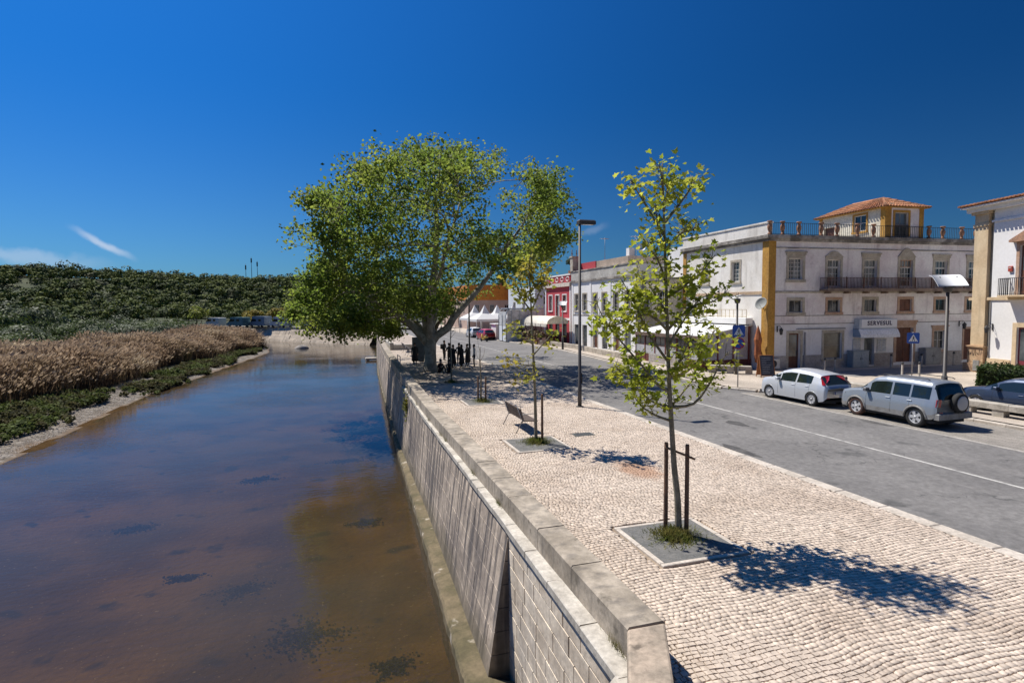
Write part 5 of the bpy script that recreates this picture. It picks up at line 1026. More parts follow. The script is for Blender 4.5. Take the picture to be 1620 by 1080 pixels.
# --- white house at the right edge with its sandstone pilaster
RB_A = R(90-12.9+180)
rb = thing('white_house', 'freshly painted white house with sandstone pilaster and tiled eaves at the right edge', 'building', (38.4, 24.6, 0), RB_A)
def build_white_house():
    L = 12.0; ops = [(1.75, 2.85, .75, 2.88), (1.72, 2.85, 4.75, 7.62), (5.2, 6.4, .2, 2.9), (5.2, 6.4, 4.75, 7.62), (8.8, 9.9, .2, 2.9), (8.8, 9.9, 4.75, 7.62)]
    ops[0] = (1.75, 2.85, .12, 2.88)
    w = MB(); facade(w, L, 10.2, ops); w.build('front_wall', M_NEWW, rb)
    w = MB(); w.box(-1.2, L, .28, .3, -.1, 10.2); w.box(-1.2, -1.14, .05, 9, -.1, 10.2); w.box(L-.05, L, .01, 9, -.1, 10.2); w.box(-1.2, L, 8.95, 9, -.1, 10.2); w.build('inner_wall', M_NEWW, rb)
    p = MB(); p.box(-1.2, -.26, -.12, .1, 1.66, 9.05); p.box(-1.26, -.2, -.18, .1, 9.052, 9.2); p.box(-1.2, -.26, -.12, .1, 9.202, 9.78); p.box(-1.34, -.14, -.26, .1, 9.782, 9.95); p.build('pilaster', M_TAN, rb)
    p = MB(); p.box(-1.3, -.2, -.2, .1, .55, 1.655); p.box(-1.38, -.12, -.28, .1, 1.56, 1.64); p.box(-1.46, -.06, -.34, .1, -.05, .547); bs = p.build('pilaster_base', mat('stained_sandstone', (.52, .36, .215), .95, (.40, .25, .15), 1.6, 6, bump=.3, bscale=10), rb)
    b = MB(); b.box(-.7, -.28, -.37, -.3, .1, .75); b.build('meter_box', M_GFRAME, rb)
    g = MB(); rs = random.Random(3); x = -1.42
    # sprayed scrawl: unreadable strokes
    for i in range(8):
        x0 = -1.26+i*.12; y = -.205; pts = [(x0+rs.uniform(0, .12), y, 1.0+rs.uniform(0, .42)) for k in range(4)]; g.tube(pts, .014, 5)
    g.build('graffiti', mat('spray_black', (.03, .028, .028), .8), bs)
    box_part(rb, 'plinth', Tf, (-.1, 1.42, -.05, .004, -.1, .93), M_TAN); box_part(rb, 'plinth', Tf, (3.1, 4.9, -.05, .004, -.1, .93), M_TAN)
    p = MB(); p.box(-1.5, L, -.07, .004, 4.48, 4.66); p.build('string_course', M_TAN, rb)
    p = MB(); p.box(-.1, L, -.08, .004, 9.2, 9.32); p.prism([(-1.6, 9.95), (L, 9.95), (L, 10.2), (-1.6, 10.2)], -.35, .004); p.build('eaves_cornice', M_NEWW, rb)
    rf = MB(); tile_rows(rf, (-1.75, -.75, 10.32), (L+.3, -.75, 10.32), (.6, 4.4, 11.0), (L, 4.4, 11.0), .26, .095); tile_rows(rf, (-1.75, 9.5, 10.32), (-1.75, -.75, 10.32), (.6, 4.5, 11.0), (.6, 4.4, 11.0), .26, .095); rf.build('roof_tiles', M_TILE, rb, kind='stuff')
    e = MB(); e.box(-1.7, L+.25, -.7, 9.4, 10.2, 10.29); e.build('eaves', M_NEWW, rb)
    for i, o in enumerate(ops):
        low = o[2] < 3
        if low: surround(rb, Tf, *o, .26, M_TAN, False, name='door_surround'); door(rb, Tf, *o, mat('crimson_door', (.16, .02, .035), .6), .1, 2, 2, .7, label='crimson framed glazed door' if i == 0 else None)
        else:
            surround(rb, Tf, *o, .2, M_SURRP, False, .0, 'door_surround', ped=.0); door(rb, Tf, *o, M_BROWND, .1, 3, 2, .5, name='balcony_door')
            q = MB(); a, b_, c, d = o; q.prism([(a-.45, d+.22), (b_+.45, d+.22), (b_+.45, d+.34), ((a+b_)/2, d+.85), (a-.45, d+.34)], -.3, .03); q.build('pediment', mat('terracotta_pediment', (.42, .235, .145), .9, (.30, .18, .12), 2), rb)
            q = MB(); q.box(a-.62, b_+.62, -.72, 0, 4.66, 4.76); bb = q.build('balcony', M_TAN, rb); r = MB(); railing(r, a-.6, b_+.6, -.68, 4.76, 5.75, .12, .012); r.box(a-.6, a-.57, -.68, 0, 5.72, 5.75); r.box(b_+.57, b_+.6, -.68, 0, 5.72, 5.75)
            for yy in np.arange(-.6, 0, .12): r.box(a-.597, a-.573, yy-.012, yy+.012, 4.76, 5.73)
            r.build('balcony_railing', M_IROND, bb)
    box_part(rb, 'cable_duct', Tf, (-.02, .03, -.06, -.003, .95, 4.4), M_GFRAME)
    for x, z in ((.55, 5.35), (1.45, 7.0)): pass
build_white_house()
wall_lantern(world_of(rb, .2, -.02, 2.75), RB_A, 'black iron wall lantern on the white house beside the sandstone pilaster')
def alarm_box(loc, rz):
    t = thing('alarm_box', 'small red alarm box high on the white house wall', 'alarm box', loc, rz); b = MB(); b.cbox(-.12, .12, -.09, 0, 0, .32, .02); b.build('casing', mat('alarm_red', (.38, .06, .04), .5), t); c = MB(); c.box(-.08, .08, -.1, -.091, .2, .25); c.build('lens', M_WFRAME, t)
alarm_box(world_of(rb, 1.22, -.003, 6.15), RB_A)

# --- terrace restaurant in front of the corner house
def build_restaurant():
    t = thing('terrace_restaurant', 'low terrace restaurant with sloping white awning against the corner house', 'restaurant', (23.2, 32.2, 0))
    D = 8.6; W2 = 3.95; grey = mat('grey_terrace_panel', (.47, .47, .49), .7, (.40, .40, .42), 1.5); red = mat('oxblood_board', (.13, .035, .028), .7, (.09, .028, .022), 3); post = mat('oxblood_post', (.16, .04, .035), .6)
    a = MB(); a.add([(-.25, -.15, 2.27), (W2-.06, -.15, 2.97), (W2-.06, D, 2.97), (-.25, D, 2.27), (-.25, -.15, 2.21), (W2-.06, -.15, 2.91), (W2-.06, D, 2.91), (-.25, D, 2.21)], [(0, 1, 2, 3), (7, 6, 5, 4), (0, 4, 5, 1), (1, 5, 6, 2), (2, 6, 7, 3), (3, 7, 4, 0)]); a.build('awning', mat('awning_canvas', (.76, .76, .75), .8, (.68, .68, .66), 1.5, transl=.15), t)
    v = MB(); v.box(-.27, -.252, -.15, D, 2.0, 2.262); v.build('awning_valance', mat('valance_brown', (.12, .07, .055), .8, (.2, .15, .12), 6), t)
    # end wall toward the square: skirting, panels, posts
    T = Matrix.Identity(4)
    box_part(t, 'skirting', T, (0, W2, -.03, .03, 0, .62), red)
    for i in range(3):
        x0, x1 = .06+i*1.22, .06+(i+1)*1.22-.05; q = MB(); h0, h1 = 2.3+.176*x0/ .99-.06, 2.3+.176*x1/.99-.06; q.prism([(x0, .62), (x1, .62), (x1, h1), (x0, h0)], -.012, .012); q.build('side_panel', grey, t)
    for x in (0, 1.25, 2.48, W2-.2): q = MB(); q.box(x-.05, x+.05, -.05, .05, 0, 2.24+.178*x); q.build('post', post, t)
    # front towards the road: low boards, windows between posts, a glazed door
    Tl = Matrix.Translation((0, D, 0)) @ Matrix.Rotation(-math.pi/2, 4, 'Z')
    n = 6; step = D/n
    for i in range(n+1): q = MB(); q.T = Tl; q.box(max(0, i*step-.05), min(D, i*step+.05), -.05, .05, 0, 2.2); q.build('post', post, t)
    for i in range(n):
        a0, a1 = i*step+.05, (i+1)*step-.05
        if i == 4: window(t, Tl, a0, a1, .1, 2.15, 3, 4, mat('brown_window_wood', (.12, .06, .04), .6), M_GLASSP, rec=-.02, name='glazed_door')
        else:
            box_part(t, 'skirting', Tl, (a0, a1, -.02, .02, 0, .62), red); box_part(t, 'front_panel', Tl, (a0, a1, -.012, .012, .62, 1.25), grey); window(t, Tl, a0, a1, 1.26, 2.14, 2, 1, mat('brown_window_wood', (.12, .06, .04), .6), M_GLASSP, rec=-.02)
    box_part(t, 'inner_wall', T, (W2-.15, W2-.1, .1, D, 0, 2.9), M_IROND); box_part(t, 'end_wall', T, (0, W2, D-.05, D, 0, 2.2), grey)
    box_part(t, 'roof_band', T, (W2-.55, W2+.02, -.1, D, 2.99, 3.42), M_NEWW, .02)
    r = MB(); r.T = Matrix.Translation((W2-.5, D, 0)) @ Matrix.Rotation(-math.pi/2, 4, 'Z'); railing(r, 0, D+.1, 0, 3.43, 4.0, .42, .012, .015); r.build('terrace_railing', mat('ochre_rail', (.45, .36, .2), .7), t)
build_restaurant()
def parasol_closed():
    t = thing('closed_parasol', 'closed orange brown parasol leaning against the corner house beside the restaurant', 'parasol', (26.7, 31.0, 0)); p = MB(); p.tube([(0, 0, 0), (.05, .1, 2.95)], .025, 8); p.build('pole', M_IROND, t)
    c = MB(); c.lathe([(.05, .45), (.17, .5), (.24, 1.0), (.21, 1.6), (.26, 2.0), (.12, 2.6), (.03, 2.9)], 9, (.03, .06, 0), 0, False); c.build('canopy', mat('orange_brown_cloth', (.40, .135, .05), .9, (.28, .09, .04), 3), t); b = MB(); b.lathe([(.3, 0), (.3, .06), (.05, .09)], 12); b.build('base', M_PLINTH, t)
parasol_closed()

# --- the row further up the street
def row_house(name, label, x, y0, y1, h, wall, ops, wm=None, deep=9, extra=None, nx=2, nz=3, surr=None, gm=None, fm=None):
    L = y1-y0; t = thing(name, label, 'building', (x, y0, 0)); T = Matrix.Translation((0, L, 0)) @ Matrix.Rotation(-math.pi/2, 4, 'Z')
    w = MB(); w.T = T; facade(w, L, h, [o[:4] for o in ops]); w.build('front_wall', wall, t)
    w = MB(); w.box(.02, deep, .01, .05, -.1, h); w.box(.02, deep, L-.05, L-.01, -.1, h); w.box(.3, .34, .06, L-.06, 0, h); w.box(.01, deep, .01, L-.01, h-.06, h-.01); w.build('side_wall', wm or wall, t)
    for o in ops:
        k = o[4] if len(o) > 4 else 'w'; s = surr or M_SURR
        if k == 'w': surround(t, T, *o[:4], .12, s, True); window(t, T, *o[:4], nx, nz, fm or M_WFRAME, gm or M_GLASS)
        elif k == 'd': surround(t, T, *o[:4], .12, s, False, name='door_surround'); door(t, T, *o[:4], M_BROWND, .14, 2, 2, .5)
        elif k == 'k': door(t, T, *o[:4], M_IROND, .14, 1, 1, .8, name='shop_door')
    if extra: extra(t, T, L)
    return t
def ex_white(t, T, L):
    box_part(t, 'cornice', T, (-.05, L+.05, -.16, .2, 6.92, 7.1), M_CORN); box_part(t, 'parapet', T, (0, L, -.04, .2, 7.1, 8.05), mat('grey_band', (.50, .48, .44), .95, (.36, .34, .31), .9, 6)); box_part(t, 'parapet_cap', T, (-.05, L+.05, -.1, .25, 8.052, 8.16), M_CORN)
    for x in (.1, 4.8, 9.2, L-.45): box_part(t, 'pilaster', T, (x, x+.35, -.05, .004, 0, 6.92), M_NEWW)
    box_part(t, 'string_course', T, (0, L, -.03, .004, 3.3, 3.42), M_CORN)
    box_part(t, 'terrace_wall', Matrix.Identity(4), (.8, 5, 3.0, L-.5, 8.06, 8.95), mat('tan_render', (.42, .33, .26), .95, (.3, .24, .19), 1, 5)); box_part(t, 'red_gable', Matrix.Identity(4), (.72, 6, L-4.6, L-.4, 8.06, 8.98), mat('crimson_render', (.42, .045, .06), .9), label='crimson roof wall')
    for x, z in ((2.2, .9),): box_part(t, 'chimney', Matrix.Identity(4), (2, 2.6, 5, 5.6, 8.0, 9.9), M_NEWW)
wh = row_house('terraced_house', 'long white terraced house with grey parapet between the red house and the grey house', 25.4, 44.6, 59.0, 8.06, M_NEWW, [(.9, 1.9, 3.8, 5.6), (3.0, 4.0, 3.8, 5.6), (5.5, 6.5, 3.8, 5.6), (7.6, 8.6, 3.8, 5.6), (10, 11, 3.8, 5.6), (12.3, 13.3, 3.8, 5.6), (.8, 1.9, .05, 2.3, 'k'), (2.9, 4.1, .05, 2.3, 'k'), (5.6, 6.6, .05, 2.3, 'd'), (7.6, 8.8, .05, 2.3, 'k'), (10.2, 11.2, .05, 2.3, 'd'), (12.2, 13.4, .05, 2.3, 'k')], extra=ex_white)
def ex_grey(t, T, L):
    box_part(t, 'parapet', T, (0, L, -.06, .2, 6.4, 6.75), M_CORN); box_part(t, 'balcony', T, (.4, L-.4, -.8, 0, 3.5, 3.65), M_PLINTH); r = MB(); r.T = T; railing(r, .4, L-.4, -.76, 3.65, 4.5, .14, .012); r.build('balcony_railing', M_IROND, t)
    b = box_part(t, 'roof_room', Matrix.Identity(4), (2.5, 8, .3, L-.2, 6.75, 9.3), M_NEWW); o = MB(); o.box(2.45, 2.5, .6, 1.2, 7.6, 8.6); o.build('window', M_GLASSP, b)
row_house('terraced_house', 'narrow grey beige terraced house between the corner house and the long white one', 25.9, 40.32, 44.58, 6.5, mat('beige_render', (.47, .43, .36), .95, (.39, .35, .29), .8, 6, streak=.4, streak_col=(.28, .25, .21)), [(.5, 1.5, 3.7, 5.6), (2.6, 3.6, 3.7, 5.6), (.5, 1.8, .05, 2.4, 'k'), (2.4, 3.7, .05, 2.4, 'd')], extra=ex_grey)
def ex_red(t, T, L):
    wt = M_NEWW
    for x in (0, L-.28): box_part(t, 'pilaster', T, (x, x+.28, -.05, .004, 0, 6.6), wt)
    box_part(t, 'string_course', T, (.28, L-.28, -.05, .004, 2.7, 2.95), wt); box_part(t, 'cornice', T, (-.1, L+.1, -.22, .2, 6.55, 7.0), mat('cream_cornice', (.66, .58, .50), .9, (.54, .46, .39), 2)); pp = box_part(t, 'parapet', T, (0, L, -.06, .2, 7.0, 7.8), mat('crimson_render', (.42, .045, .06), .9)); box_part(t, 'parapet_cap', T, (-.05, L+.05, -.12, .25, 7.802, 7.95), wt)
    for i in range(5):
        d = MB(); d.T = T; x = .8+i*(L-1.6)/4; pts = [(x+.42*math.cos(a), -.075, 7.4+.24*math.sin(a)) for a in np.linspace(0, 2*math.pi, 13)[:-1]]; d.tube(pts+[pts[0]], .05, 5); d.build('oval_ornament', wt, pp)
    rf = MB(); tile_rows(rf, (.6, -.1, 7.6), (.6, L+.1, 7.6), (4, 0, 8.7), (4, L, 8.7), .5, .1); rf.build('roof_tiles', mat('grey_roof_tile', (.2, .19, .19), .9, (.14, .13, .13), 2, island=.2), t, kind='stuff')
row_house('red_house', 'crimson house with white framed arched windows and ornamental parapet', 25.4, 59.2, 67.2, 7.0, mat('crimson_render', (.42, .045, .06), .9, (.36, .04, .055), 1), [(1.2, 2.3, 3.75, 5.6), (3.4, 4.5, 3.0, 5.6), (5.6, 6.7, 3.75, 5.6), (1.2, 2.4, .05, 2.4, 'k'), (3.3, 4.6, .05, 2.4, 'k'), (5.6, 6.8, .05, 2.4, 'k')], extra=ex_red, surr=M_NEWW, nx=2, nz=2, gm=M_GLASSP)
def ex_turret(t, T, L): pass
def turret():
    t = thing('roof_turret', 'small stone turret with a finial on the parapet beside the red house', 'turret', (25.6, 58.7, 8.16)); b = MB(); b.box(-.35, .35, -.35, .35, 0, 1.5); b.box(-.42, .42, -.42, .42, 1.5, 1.65); b.build('pillar', M_SURR, t)
    for q in (-.28, .28): c = MB(); c.lathe([(.08, 0), (.05, .1), (.11, .3), (.04, .45), (.07, .6), (.01, .8)], 8, (q, 0, 1.65)); c.build('finial', M_CORN, t)
turret()
def topiary(x, y, z, r, label):
    t = thing('topiary_ball', label, 'topiary', (x, y, z), 0, 'topiary balls on the red house roof'); b = MB(); b.lathe([(.18, 0), (.24, .35), (.25, .38)], 10); b.build('pot', M_TERRA, t); b = MB(); b.tube([(0, 0, .3), (0, 0, .8)], .03, 6); b.build('stem', M_BARKD, t)
    p, d = blob_points((0, 0, .75+r), r, 420, 1.0); V, F = leaf_quads(p, .16, 0, d, .8); arrays_mesh('foliage', V, F, mat('topiary_green', (.025, .05, .015), .8, (.04, .07, .02), 3, island=.3), t)
topiary(25.75, 60.2, 7.95, .52, 'larger clipped green ball at the near corner of the red house roof'); topiary(25.75, 66.9, 7.6, .42, 'smaller clipped green ball at the far corner of the red house roof')
row_house('orange_house', 'long house with orange upper band and pale pink lower wall far up the street', 24.9, 108, 136, 8.6, mat('pale_pink_render', (.50, .37, .31), .95, (.42, .31, .26), .6), [(2+i*4.2, 3.1+i*4.2, 3.4, 5.0) for i in range(6)], extra=lambda t, T, L: (box_part(t, 'orange_band', T, (0, L, -.06, .2, 5.6, 8.6), mat('orange_paint', (.60, .22, .03), .9, (.5, .17, .03), .8)), box_part(t, 'orange_gable', Matrix.Identity(4), (.05, 9.0, -.06, .0, 5.6, 8.6), mat('orange_paint', (.60, .22, .03), .9)), box_part(t, 'chimney', Matrix.Identity(4), (6.4, 7.6, -.02, 1, 7.2, 10.6), mat('chimney_dark', (.17, .06, .06), .9)),
    [window(t, Matrix.Identity(4), x, x+.9, 3.2, 4.7, 2, 2, rec=-.09) for x in (1.2, 4.2, 7.2)]), nx=2, nz=2)
row_house('pink_house', 'salmon pink house beside the orange banded one', 33.6, 103, 118, 7.6, mat('salmon_render', (.55, .25, .16), .95, (.47, .21, .14), .6), [(2, 3, 3.4, 5), (6, 7, 3.4, 5), (10, 11, 3.4, 5)], extra=lambda t, T, L: [window(t, Matrix.Identity(4), x, x+1.0, 3.6, 5.2, 2, 2, rec=-.05) for x in (.8, 3.2, 5.8)])
row_house('blue_white_house', 'plain bluish white house between the pink house and the red one', 29.3, 82, 96, 7.4, mat('bluish_white_wash', (.60, .64, .68), .95, (.54, .58, .63), .5), [(3, 4, 3.4, 5), (8, 9, 3.4, 5)], extra=lambda t, T, L: [window(t, Matrix.Identity(4), x, x+.8, 4.6, 5.8, 2, 2, rec=-.05) for x in (1.3, 4.8)])
row_house('far_house', 'cream house closing the far end of the street', 14.5, 168, 190, 6.2, mat('cream_render', (.58, .52, .43), .95), [(3+4*i, 4+4*i, 3, 4.6) for i in range(5)], extra=lambda t, T, L: [window(t, Matrix.Identity(4), x, x+1, 2.8, 4.4, 2, 2, rec=-.05) for x in (1, 4, 7)])
row_house('far_house', 'low white house left of the cream one at the far end of the street', 2.5, 172, 186, 4.6, mat('distant_white', (.66, .65, .62), .95), [(3+4*i, 4+4*i, 1.5, 2.8) for i in range(3)], extra=lambda t, T, L: [window(t, Matrix.Identity(4), x, x+1, 1.4, 2.7, 2, 2, rec=-.05) for x in (1, 4, 7)])
# cafe awning under the red house
def cafe():
    t = thing('cafe_awning', 'long cream barrel awning on dark posts in front of the red house', 'awning', (22.4, 58.9, 0)); L = 9.2; n = 9
    P = []; F = []
    for y in (0, L):
        for k in range(n): a = math.pi*k/(n-1); P.append((1.3-1.3*math.cos(a)*1.0, y, 2.35+.85*math.sin(a)))
    for k in range(n-1): F.append((k, k+1, n+k+1, n+k))
    F += [tuple(range(n)), tuple(range(2*n-1, n-1, -1))]; b = MB(); b.add(P, F, 0, True); b.build('canopy', mat('cream_canvas', (.70, .65, .55), .85, (.60, .55, .46), 1.5), t)
    v = MB(); v.box(-.03, 0, 0, L, 2.02, 2.34); v.build('valance', mat('cream_canvas', (.70, .65, .55), .85), t)
    for i in range(6): q = MB(); y = .1+i*(L-.2)/5; q.box(-.05, .05, y-.05, y+.05, 0, 2.3); q.build('post', mat('cafe_post', (.07, .03, .025), .7), t)
    for i in range(5): q = MB(); y = .1+i*(L-.2)/5; q.box(-.02, .02, y+.06, y+(L-.2)/5-.06, .1, .95); q.build('screen_panel', mat('cafe_screen', (.09, .045, .035), .7, (.16, .08, .06), 4), t)
cafe()
def cafe_pots():
    for i in range(5):
        y = 59.2+i*1.9; t = thing('potted_plant', 'potted shrub in the row along the cafe front', 'potted plant', (21.95, y, 0), 0, 'potted shrubs along the cafe front'); b = MB(); b.lathe([(.2, 0), (.28, .5), (.3, .52), (.26, .5)], 12); b.build('pot', M_TERRA if i % 2 else M_PLINTH, t)
        p, d = blob_points((0, 0, 1.0), random.uniform(.35, .5), 260, 1.2); V, F = leaf_quads(p, .2, .2, d, .4); arrays_mesh('foliage', V, F, mat('pot_shrub', (.10, .12, .03), .7, (.20, .10, .05), 2, island=.3), t)
        t['label'] = ('potted shrub nearest the lamp at the cafe front', 'second potted shrub from the near end of the cafe front', 'middle potted shrub of the cafe front', 'fourth potted shrub from the near end of the cafe front', 'potted shrub at the far end of the cafe front')[i]
cafe_pots()
# glass fronted pavilion with a bowed frame roof and white market tents
def pavilion():
    t = thing('terrace_pavilion', 'white terrace pavilion with bowed blue grey frame and glazed front', 'pavilion', (20.3, 67.6, 0)); W, L = 5.0, 3.2; fr = mat('blue_grey_tube', (.34, .38, .43), .5)
    for y in (0, L/2, L):
        f = MB(); f.tube([(0, y, 0), (0, y, 3.2), (.12, y, 3.75), (.5, y, 4.0), (W, y, 4.0)], .07, 8); f.build('frame', fr, t)
    box_part(t, 'front_wall', Matrix.Identity(4), (.0, .08, .1, L-.1, 0, 1.9), mat('pavilion_white', (.70, .72, .74), .8)); box_part(t, 'end_wall', Matrix.Identity(4), (.1, W, -.04, .04, 0, 1.9), mat('pavilion_white', (.70, .72, .74), .8))
    g = MB(); g.box(.15, W, -.02, .02, 1.95, 3.9); g.build('end_glazing', mat('frosted_panel', (.66, .67, .67), .5, (.42, .42, .40), 2.2, 5), t); g = MB(); g.box(.0, .05, .1, L-.1, 1.95, 3.7); g.build('front_glazing', mat('frosted_panel', (.4, .4, .4), .5), t)
    for i in range(4):
        f = MB(); x = .7+i*1.1; f.box(x-.04, x+.04, -.05, -.022, 1.95, 3.9); f.build('mullion', fr, t)
    r = MB(); r.box(.2, W, 0, L, 4.02, 4.12); r.build('roof_panel', fr, t)
    for x in (.9, 2.3, 3.6): w = MB(); w.box(x, x+.4, -.055, -.042, .9, 1.5); w.build('porthole', M_IROND, t)
pavilion()
def tent(x, y, label, s=4.0):
    t = thing('market_tent', label, 'tent', (x, y, 0), R(6), 'white market tents up the street'); cl = mat('tent_white', (.78, .78, .77), .8, transl=.2)
    h = s/2; b = MB(); P = [(-h, -h, 2.5), (h, -h, 2.5), (h, h, 2.5), (-h, h, 2.5)]; Q = [(a*.28, b_*.28, 3.35) for a, b_, _ in P]
    b.add(P+Q+[(0, 0, 4.6)], [(i, (i+1) % 4, 4+(i+1) % 4, 4+i) for i in range(4)]+[(4+i, 4+(i+1) % 4, 8) for i in range(4)]); b.build('canopy', cl, t)
    v = MB()
    for i in range(4): a, c = Vector(P[i]), Vector(P[(i+1) % 4]); v.add([a, c, c-Vector((0, 0, .35)), a-Vector((0, 0, .35))], [(0, 1, 2, 3)])
    v.build('valance', cl, t)
    for a, b_, _ in P: q = MB(); q.tube([(a*.98, b_*.98, 0), (a*.98, b_*.98, 2.5)], .05, 6); q.build('leg', M_WFRAME, t)
for i, (x, y, l) in enumerate(((21.3, 82.0, 'white market tent nearest the road, left one of the front tents'), (22.2, 92.0, 'white market tent standing farthest back of the four'), (23.8, 84.0, 'white market tent in the middle of the front row'), (25.4, 81.0, 'white market tent beside the bowed pavilion'))): tent(x, y, l)
# ---------------------------------------------------------------- vehicles
def paint(name, col, rough=.32, metal=.55): return mat(name, col, rough, metal=metal, coat=.6, spec=.5)
M_RUB = mat('tyre_rubber', (.02, .02, .02), .85); M_RIM = mat('alloy_rim', (.52, .52, .53), .4, metal=.15); M_PLAS = mat('black_trim', (.025, .025, .027), .6); M_RED = mat('tail_lamp_red', (.36, .012, .02), .2, coat=.8); M_LAMP = mat('head_lamp', (.55, .56, .58), .12, coat=.8)
M_CGLASS = mat('car_glass', (.012, .018, .017), .04, spec=.8); M_INT = mat('car_interior', (.03, .03, .032), .9)
def car_wheel(t, x, y, r, w, spokes, side, rim_m=None, rz=0.0, tyre_m=None):
    wh = bpy.data.objects.new('wheel', None); COL.objects.link(wh); wh.parent = t; wh.location = (x, y, r); wh.rotation_euler = (0, 0, rz)
    def lat(prof, n, m, name):
        b = MB(); b.lathe(prof, n, cap=False); b.V = [(z*side, a, c) for a, c, z in b.V]
        if side < 0: b.F = [tuple(reversed(f)) for f in b.F]
        return b.build(name, m, wh)
    lat([(r*.62, -w/2), (r*.94, -w/2), (r, -w*.36), (r, w*.36), (r*.94, w/2), (r*.68, w*.48), (r*.64, w*.40)], 28, tyre_m or M_RUB, 'tyre')
    b = MB(); b.lathe([(r*.63, w*.10), (r*.66, w*.44), (r*.60, w*.42), (r*.57, w*.12)], 28, cap=False)
    b.V = [(z*side, a, c) for a, c, z in b.V]
    for k in range(spokes):
        a0 = 2*math.pi*k/spokes; q = []
        for rr, hw in ((r*.08, .045), (r*.62, .060 if spokes < 7 else .036)):
            for s in (-1, 1): q.append((rr*math.cos(a0)-s*hw*math.sin(a0), rr*math.sin(a0)+s*hw*math.cos(a0)))
        o = w*.40*side; i = w*.2*side; c, d, e, f = q
        b.add([(o, *c), (o, *d), (o, *f), (o, *e), (i, *c), (i, *d), (i, *f), (i, *e)], [(0, 1, 2, 3), (0, 4, 5, 1), (1, 5, 6, 2), (2, 6, 7, 3), (3, 7, 4, 0)])
    b.lathe([(.001, 0)], 3) if False else None
    b.build('rim', rim_m or M_RIM, wh)
    d = MB(); d.lathe([(r*.60, w*.05), (r*.60, w*.10), (.01, w*.1)], 20); d.V = [(z*side, a, c) for a, c, z in d.V]; d.build('wheel_dish', mat('dish_shadow_grey', (.17, .17, .175), .5), wh); h = MB(); h.lathe([(.055, w*.2), (.055, w*.42), (.01, w*.44)], 12); h.V = [(z*side, a, c) for a, c, z in h.V]; h.build('hub_cap', rim_m or M_RIM, wh)
def car(label, loc, rz, spec, body_m, group=None, name='parked_car'):
    """body lofted from cross sections along its length (+y is the front); glass, lamps and trims are parts cut from the same skin"""
    t = thing(name, label, 'car', loc, rz, group); s = spec; L, hwm = s['L'], s['W']/2; y0, y1 = -L/2, L/2
    I = lambda k, y: float(np.interp(y, [p[0] for p in s[k]], [p[1] for p in s[k]]))
    br = sorted(set([y0, y1]+[p[0] for k in ('top', 'belt', 'plan') for p in s[k]]+[v for w in s['win'] for v in w[:2]]+[v for a in s['axles'] for v in (a-s['arch'], a+s['arch'])]))
    ys = []
    for a, b in zip(br[:-1], br[1:]):
        n = max(1, int(math.ceil((b-a)/.05))); ys += [a+(b-a)*i/n for i in range(n)]
    ys.append(y1); nl, ng, nr = 9, 4, 4; V = []; sec = []
    for y in ys:
        hw = hwm*I('plan', y); zb = I('bot', y)
        for a in s['axles']:
            d = abs(y-a)
            if d < s['arch']: zb = max(zb, s['r']*.92+math.sqrt(max(0, s['arch']**2-d*d)))
        belt, top = I('belt', y), I('top', y); zb = min(zb, belt-.05); gh = max(0, top-belt); tum = s['tum']*min(1, gh/.5); row = []
        for i in range(nl):
            q = i/(nl-1); z = zb+(belt-zb)*q; h = (z-.15)/(belt-.15); x = hw*(.945+.055*math.sin(math.pi*min(1, max(0, h*.78+.12)))-.035*max(0, h-.72)/.28); 
            if abs(h-.55) < .0: x += .01
            row.append((x, z))
        xb = row[-1][0]
        for i in range(1, ng+1): q = i/ng; row.append((xb-.012-tum*q**1.15, belt+gh*.93*q))
        xr, zr = row[-1]
        for i in range(1, nr+1): q = i/nr; row.append((xr*(1-q), zr+(gh*.07+.018)*math.sin(q*math.pi/2)))
        sec.append(row)
    np_ = nl+ng+nr; allr = [[(x, y, z) for x, z in r]+[(-x, y, z) for x, z in reversed(r[:-1])] for r, y in zip(sec, ys)]; m = len(allr[0]); V = [p for r in allr for p in r]
    cls = {}
    def win_at(yc):
        for w in s['win']:
            if w[0] <= yc <= w[1]: return w
    for j in range(len(ys)-1):
        yc = (ys[j]+ys[j+1])/2; slope = (I('top', ys[j+1])-I('top', ys[j]))/(ys[j+1]-ys[j]); gh = I('top', yc)-I('belt', yc)
        for i in range(m-1):
            f = (j*m+i, j*m+i+1, (j+1)*m+i+1, (j+1)*m+i); k = i if i < np_-1 else m-2-i; sd = 'L' if i < np_-1 else 'R'; key = 'body'
            w = win_at(yc)
            if nl-1 <= k < nl-1+ng-1 and w and gh > .12: key = ('window', w[2], sd)
            elif nl-1 <= k < nl-1+ng and w and gh > .12: key = 'body'
            if k >= nl-1+ng-1+ (0 if gh < .3 else 1)-0 and slope < -.32 and yc > 0 and s['ws'][0] < yc < s['ws'][1]: key = ('windshield', 0, '')
            if k >= nl-1+ng-1 and slope > .32 and s['rw'][0] < yc < s['rw'][1]: key = ('rear_window', 0, '')
            if k <= 1 and s.get('sill'): key = 'sill'
            cls.setdefault(key, []).append(f)
    def part(name, faces, m_, parent=t, smooth=True, off=0, **kw):
        used = sorted({i for f in faces for i in f}); mp = {v: i for i, v in enumerate(used)}; b = MB(); b.V = [V[i] for i in used]; b.F = [tuple(mp[i] for i in f) for f in faces]; b.M = [0]*len(faces); b.S = [smooth]*len(faces)
        return b.build(name, m_, parent, **kw)
    ends = [tuple(range(m)), tuple((len(ys)-1)*m+i for i in reversed(range(m)))]
    bo = part('body', cls['body']+ends, body_m); 
    if 'sill' in cls: part('sill_trim', cls['sill'], s['sill'])
    for k, f in cls.items():
        if isinstance(k, tuple): part('window' if k[0] == 'window' else k[0], f, M_CGLASS)
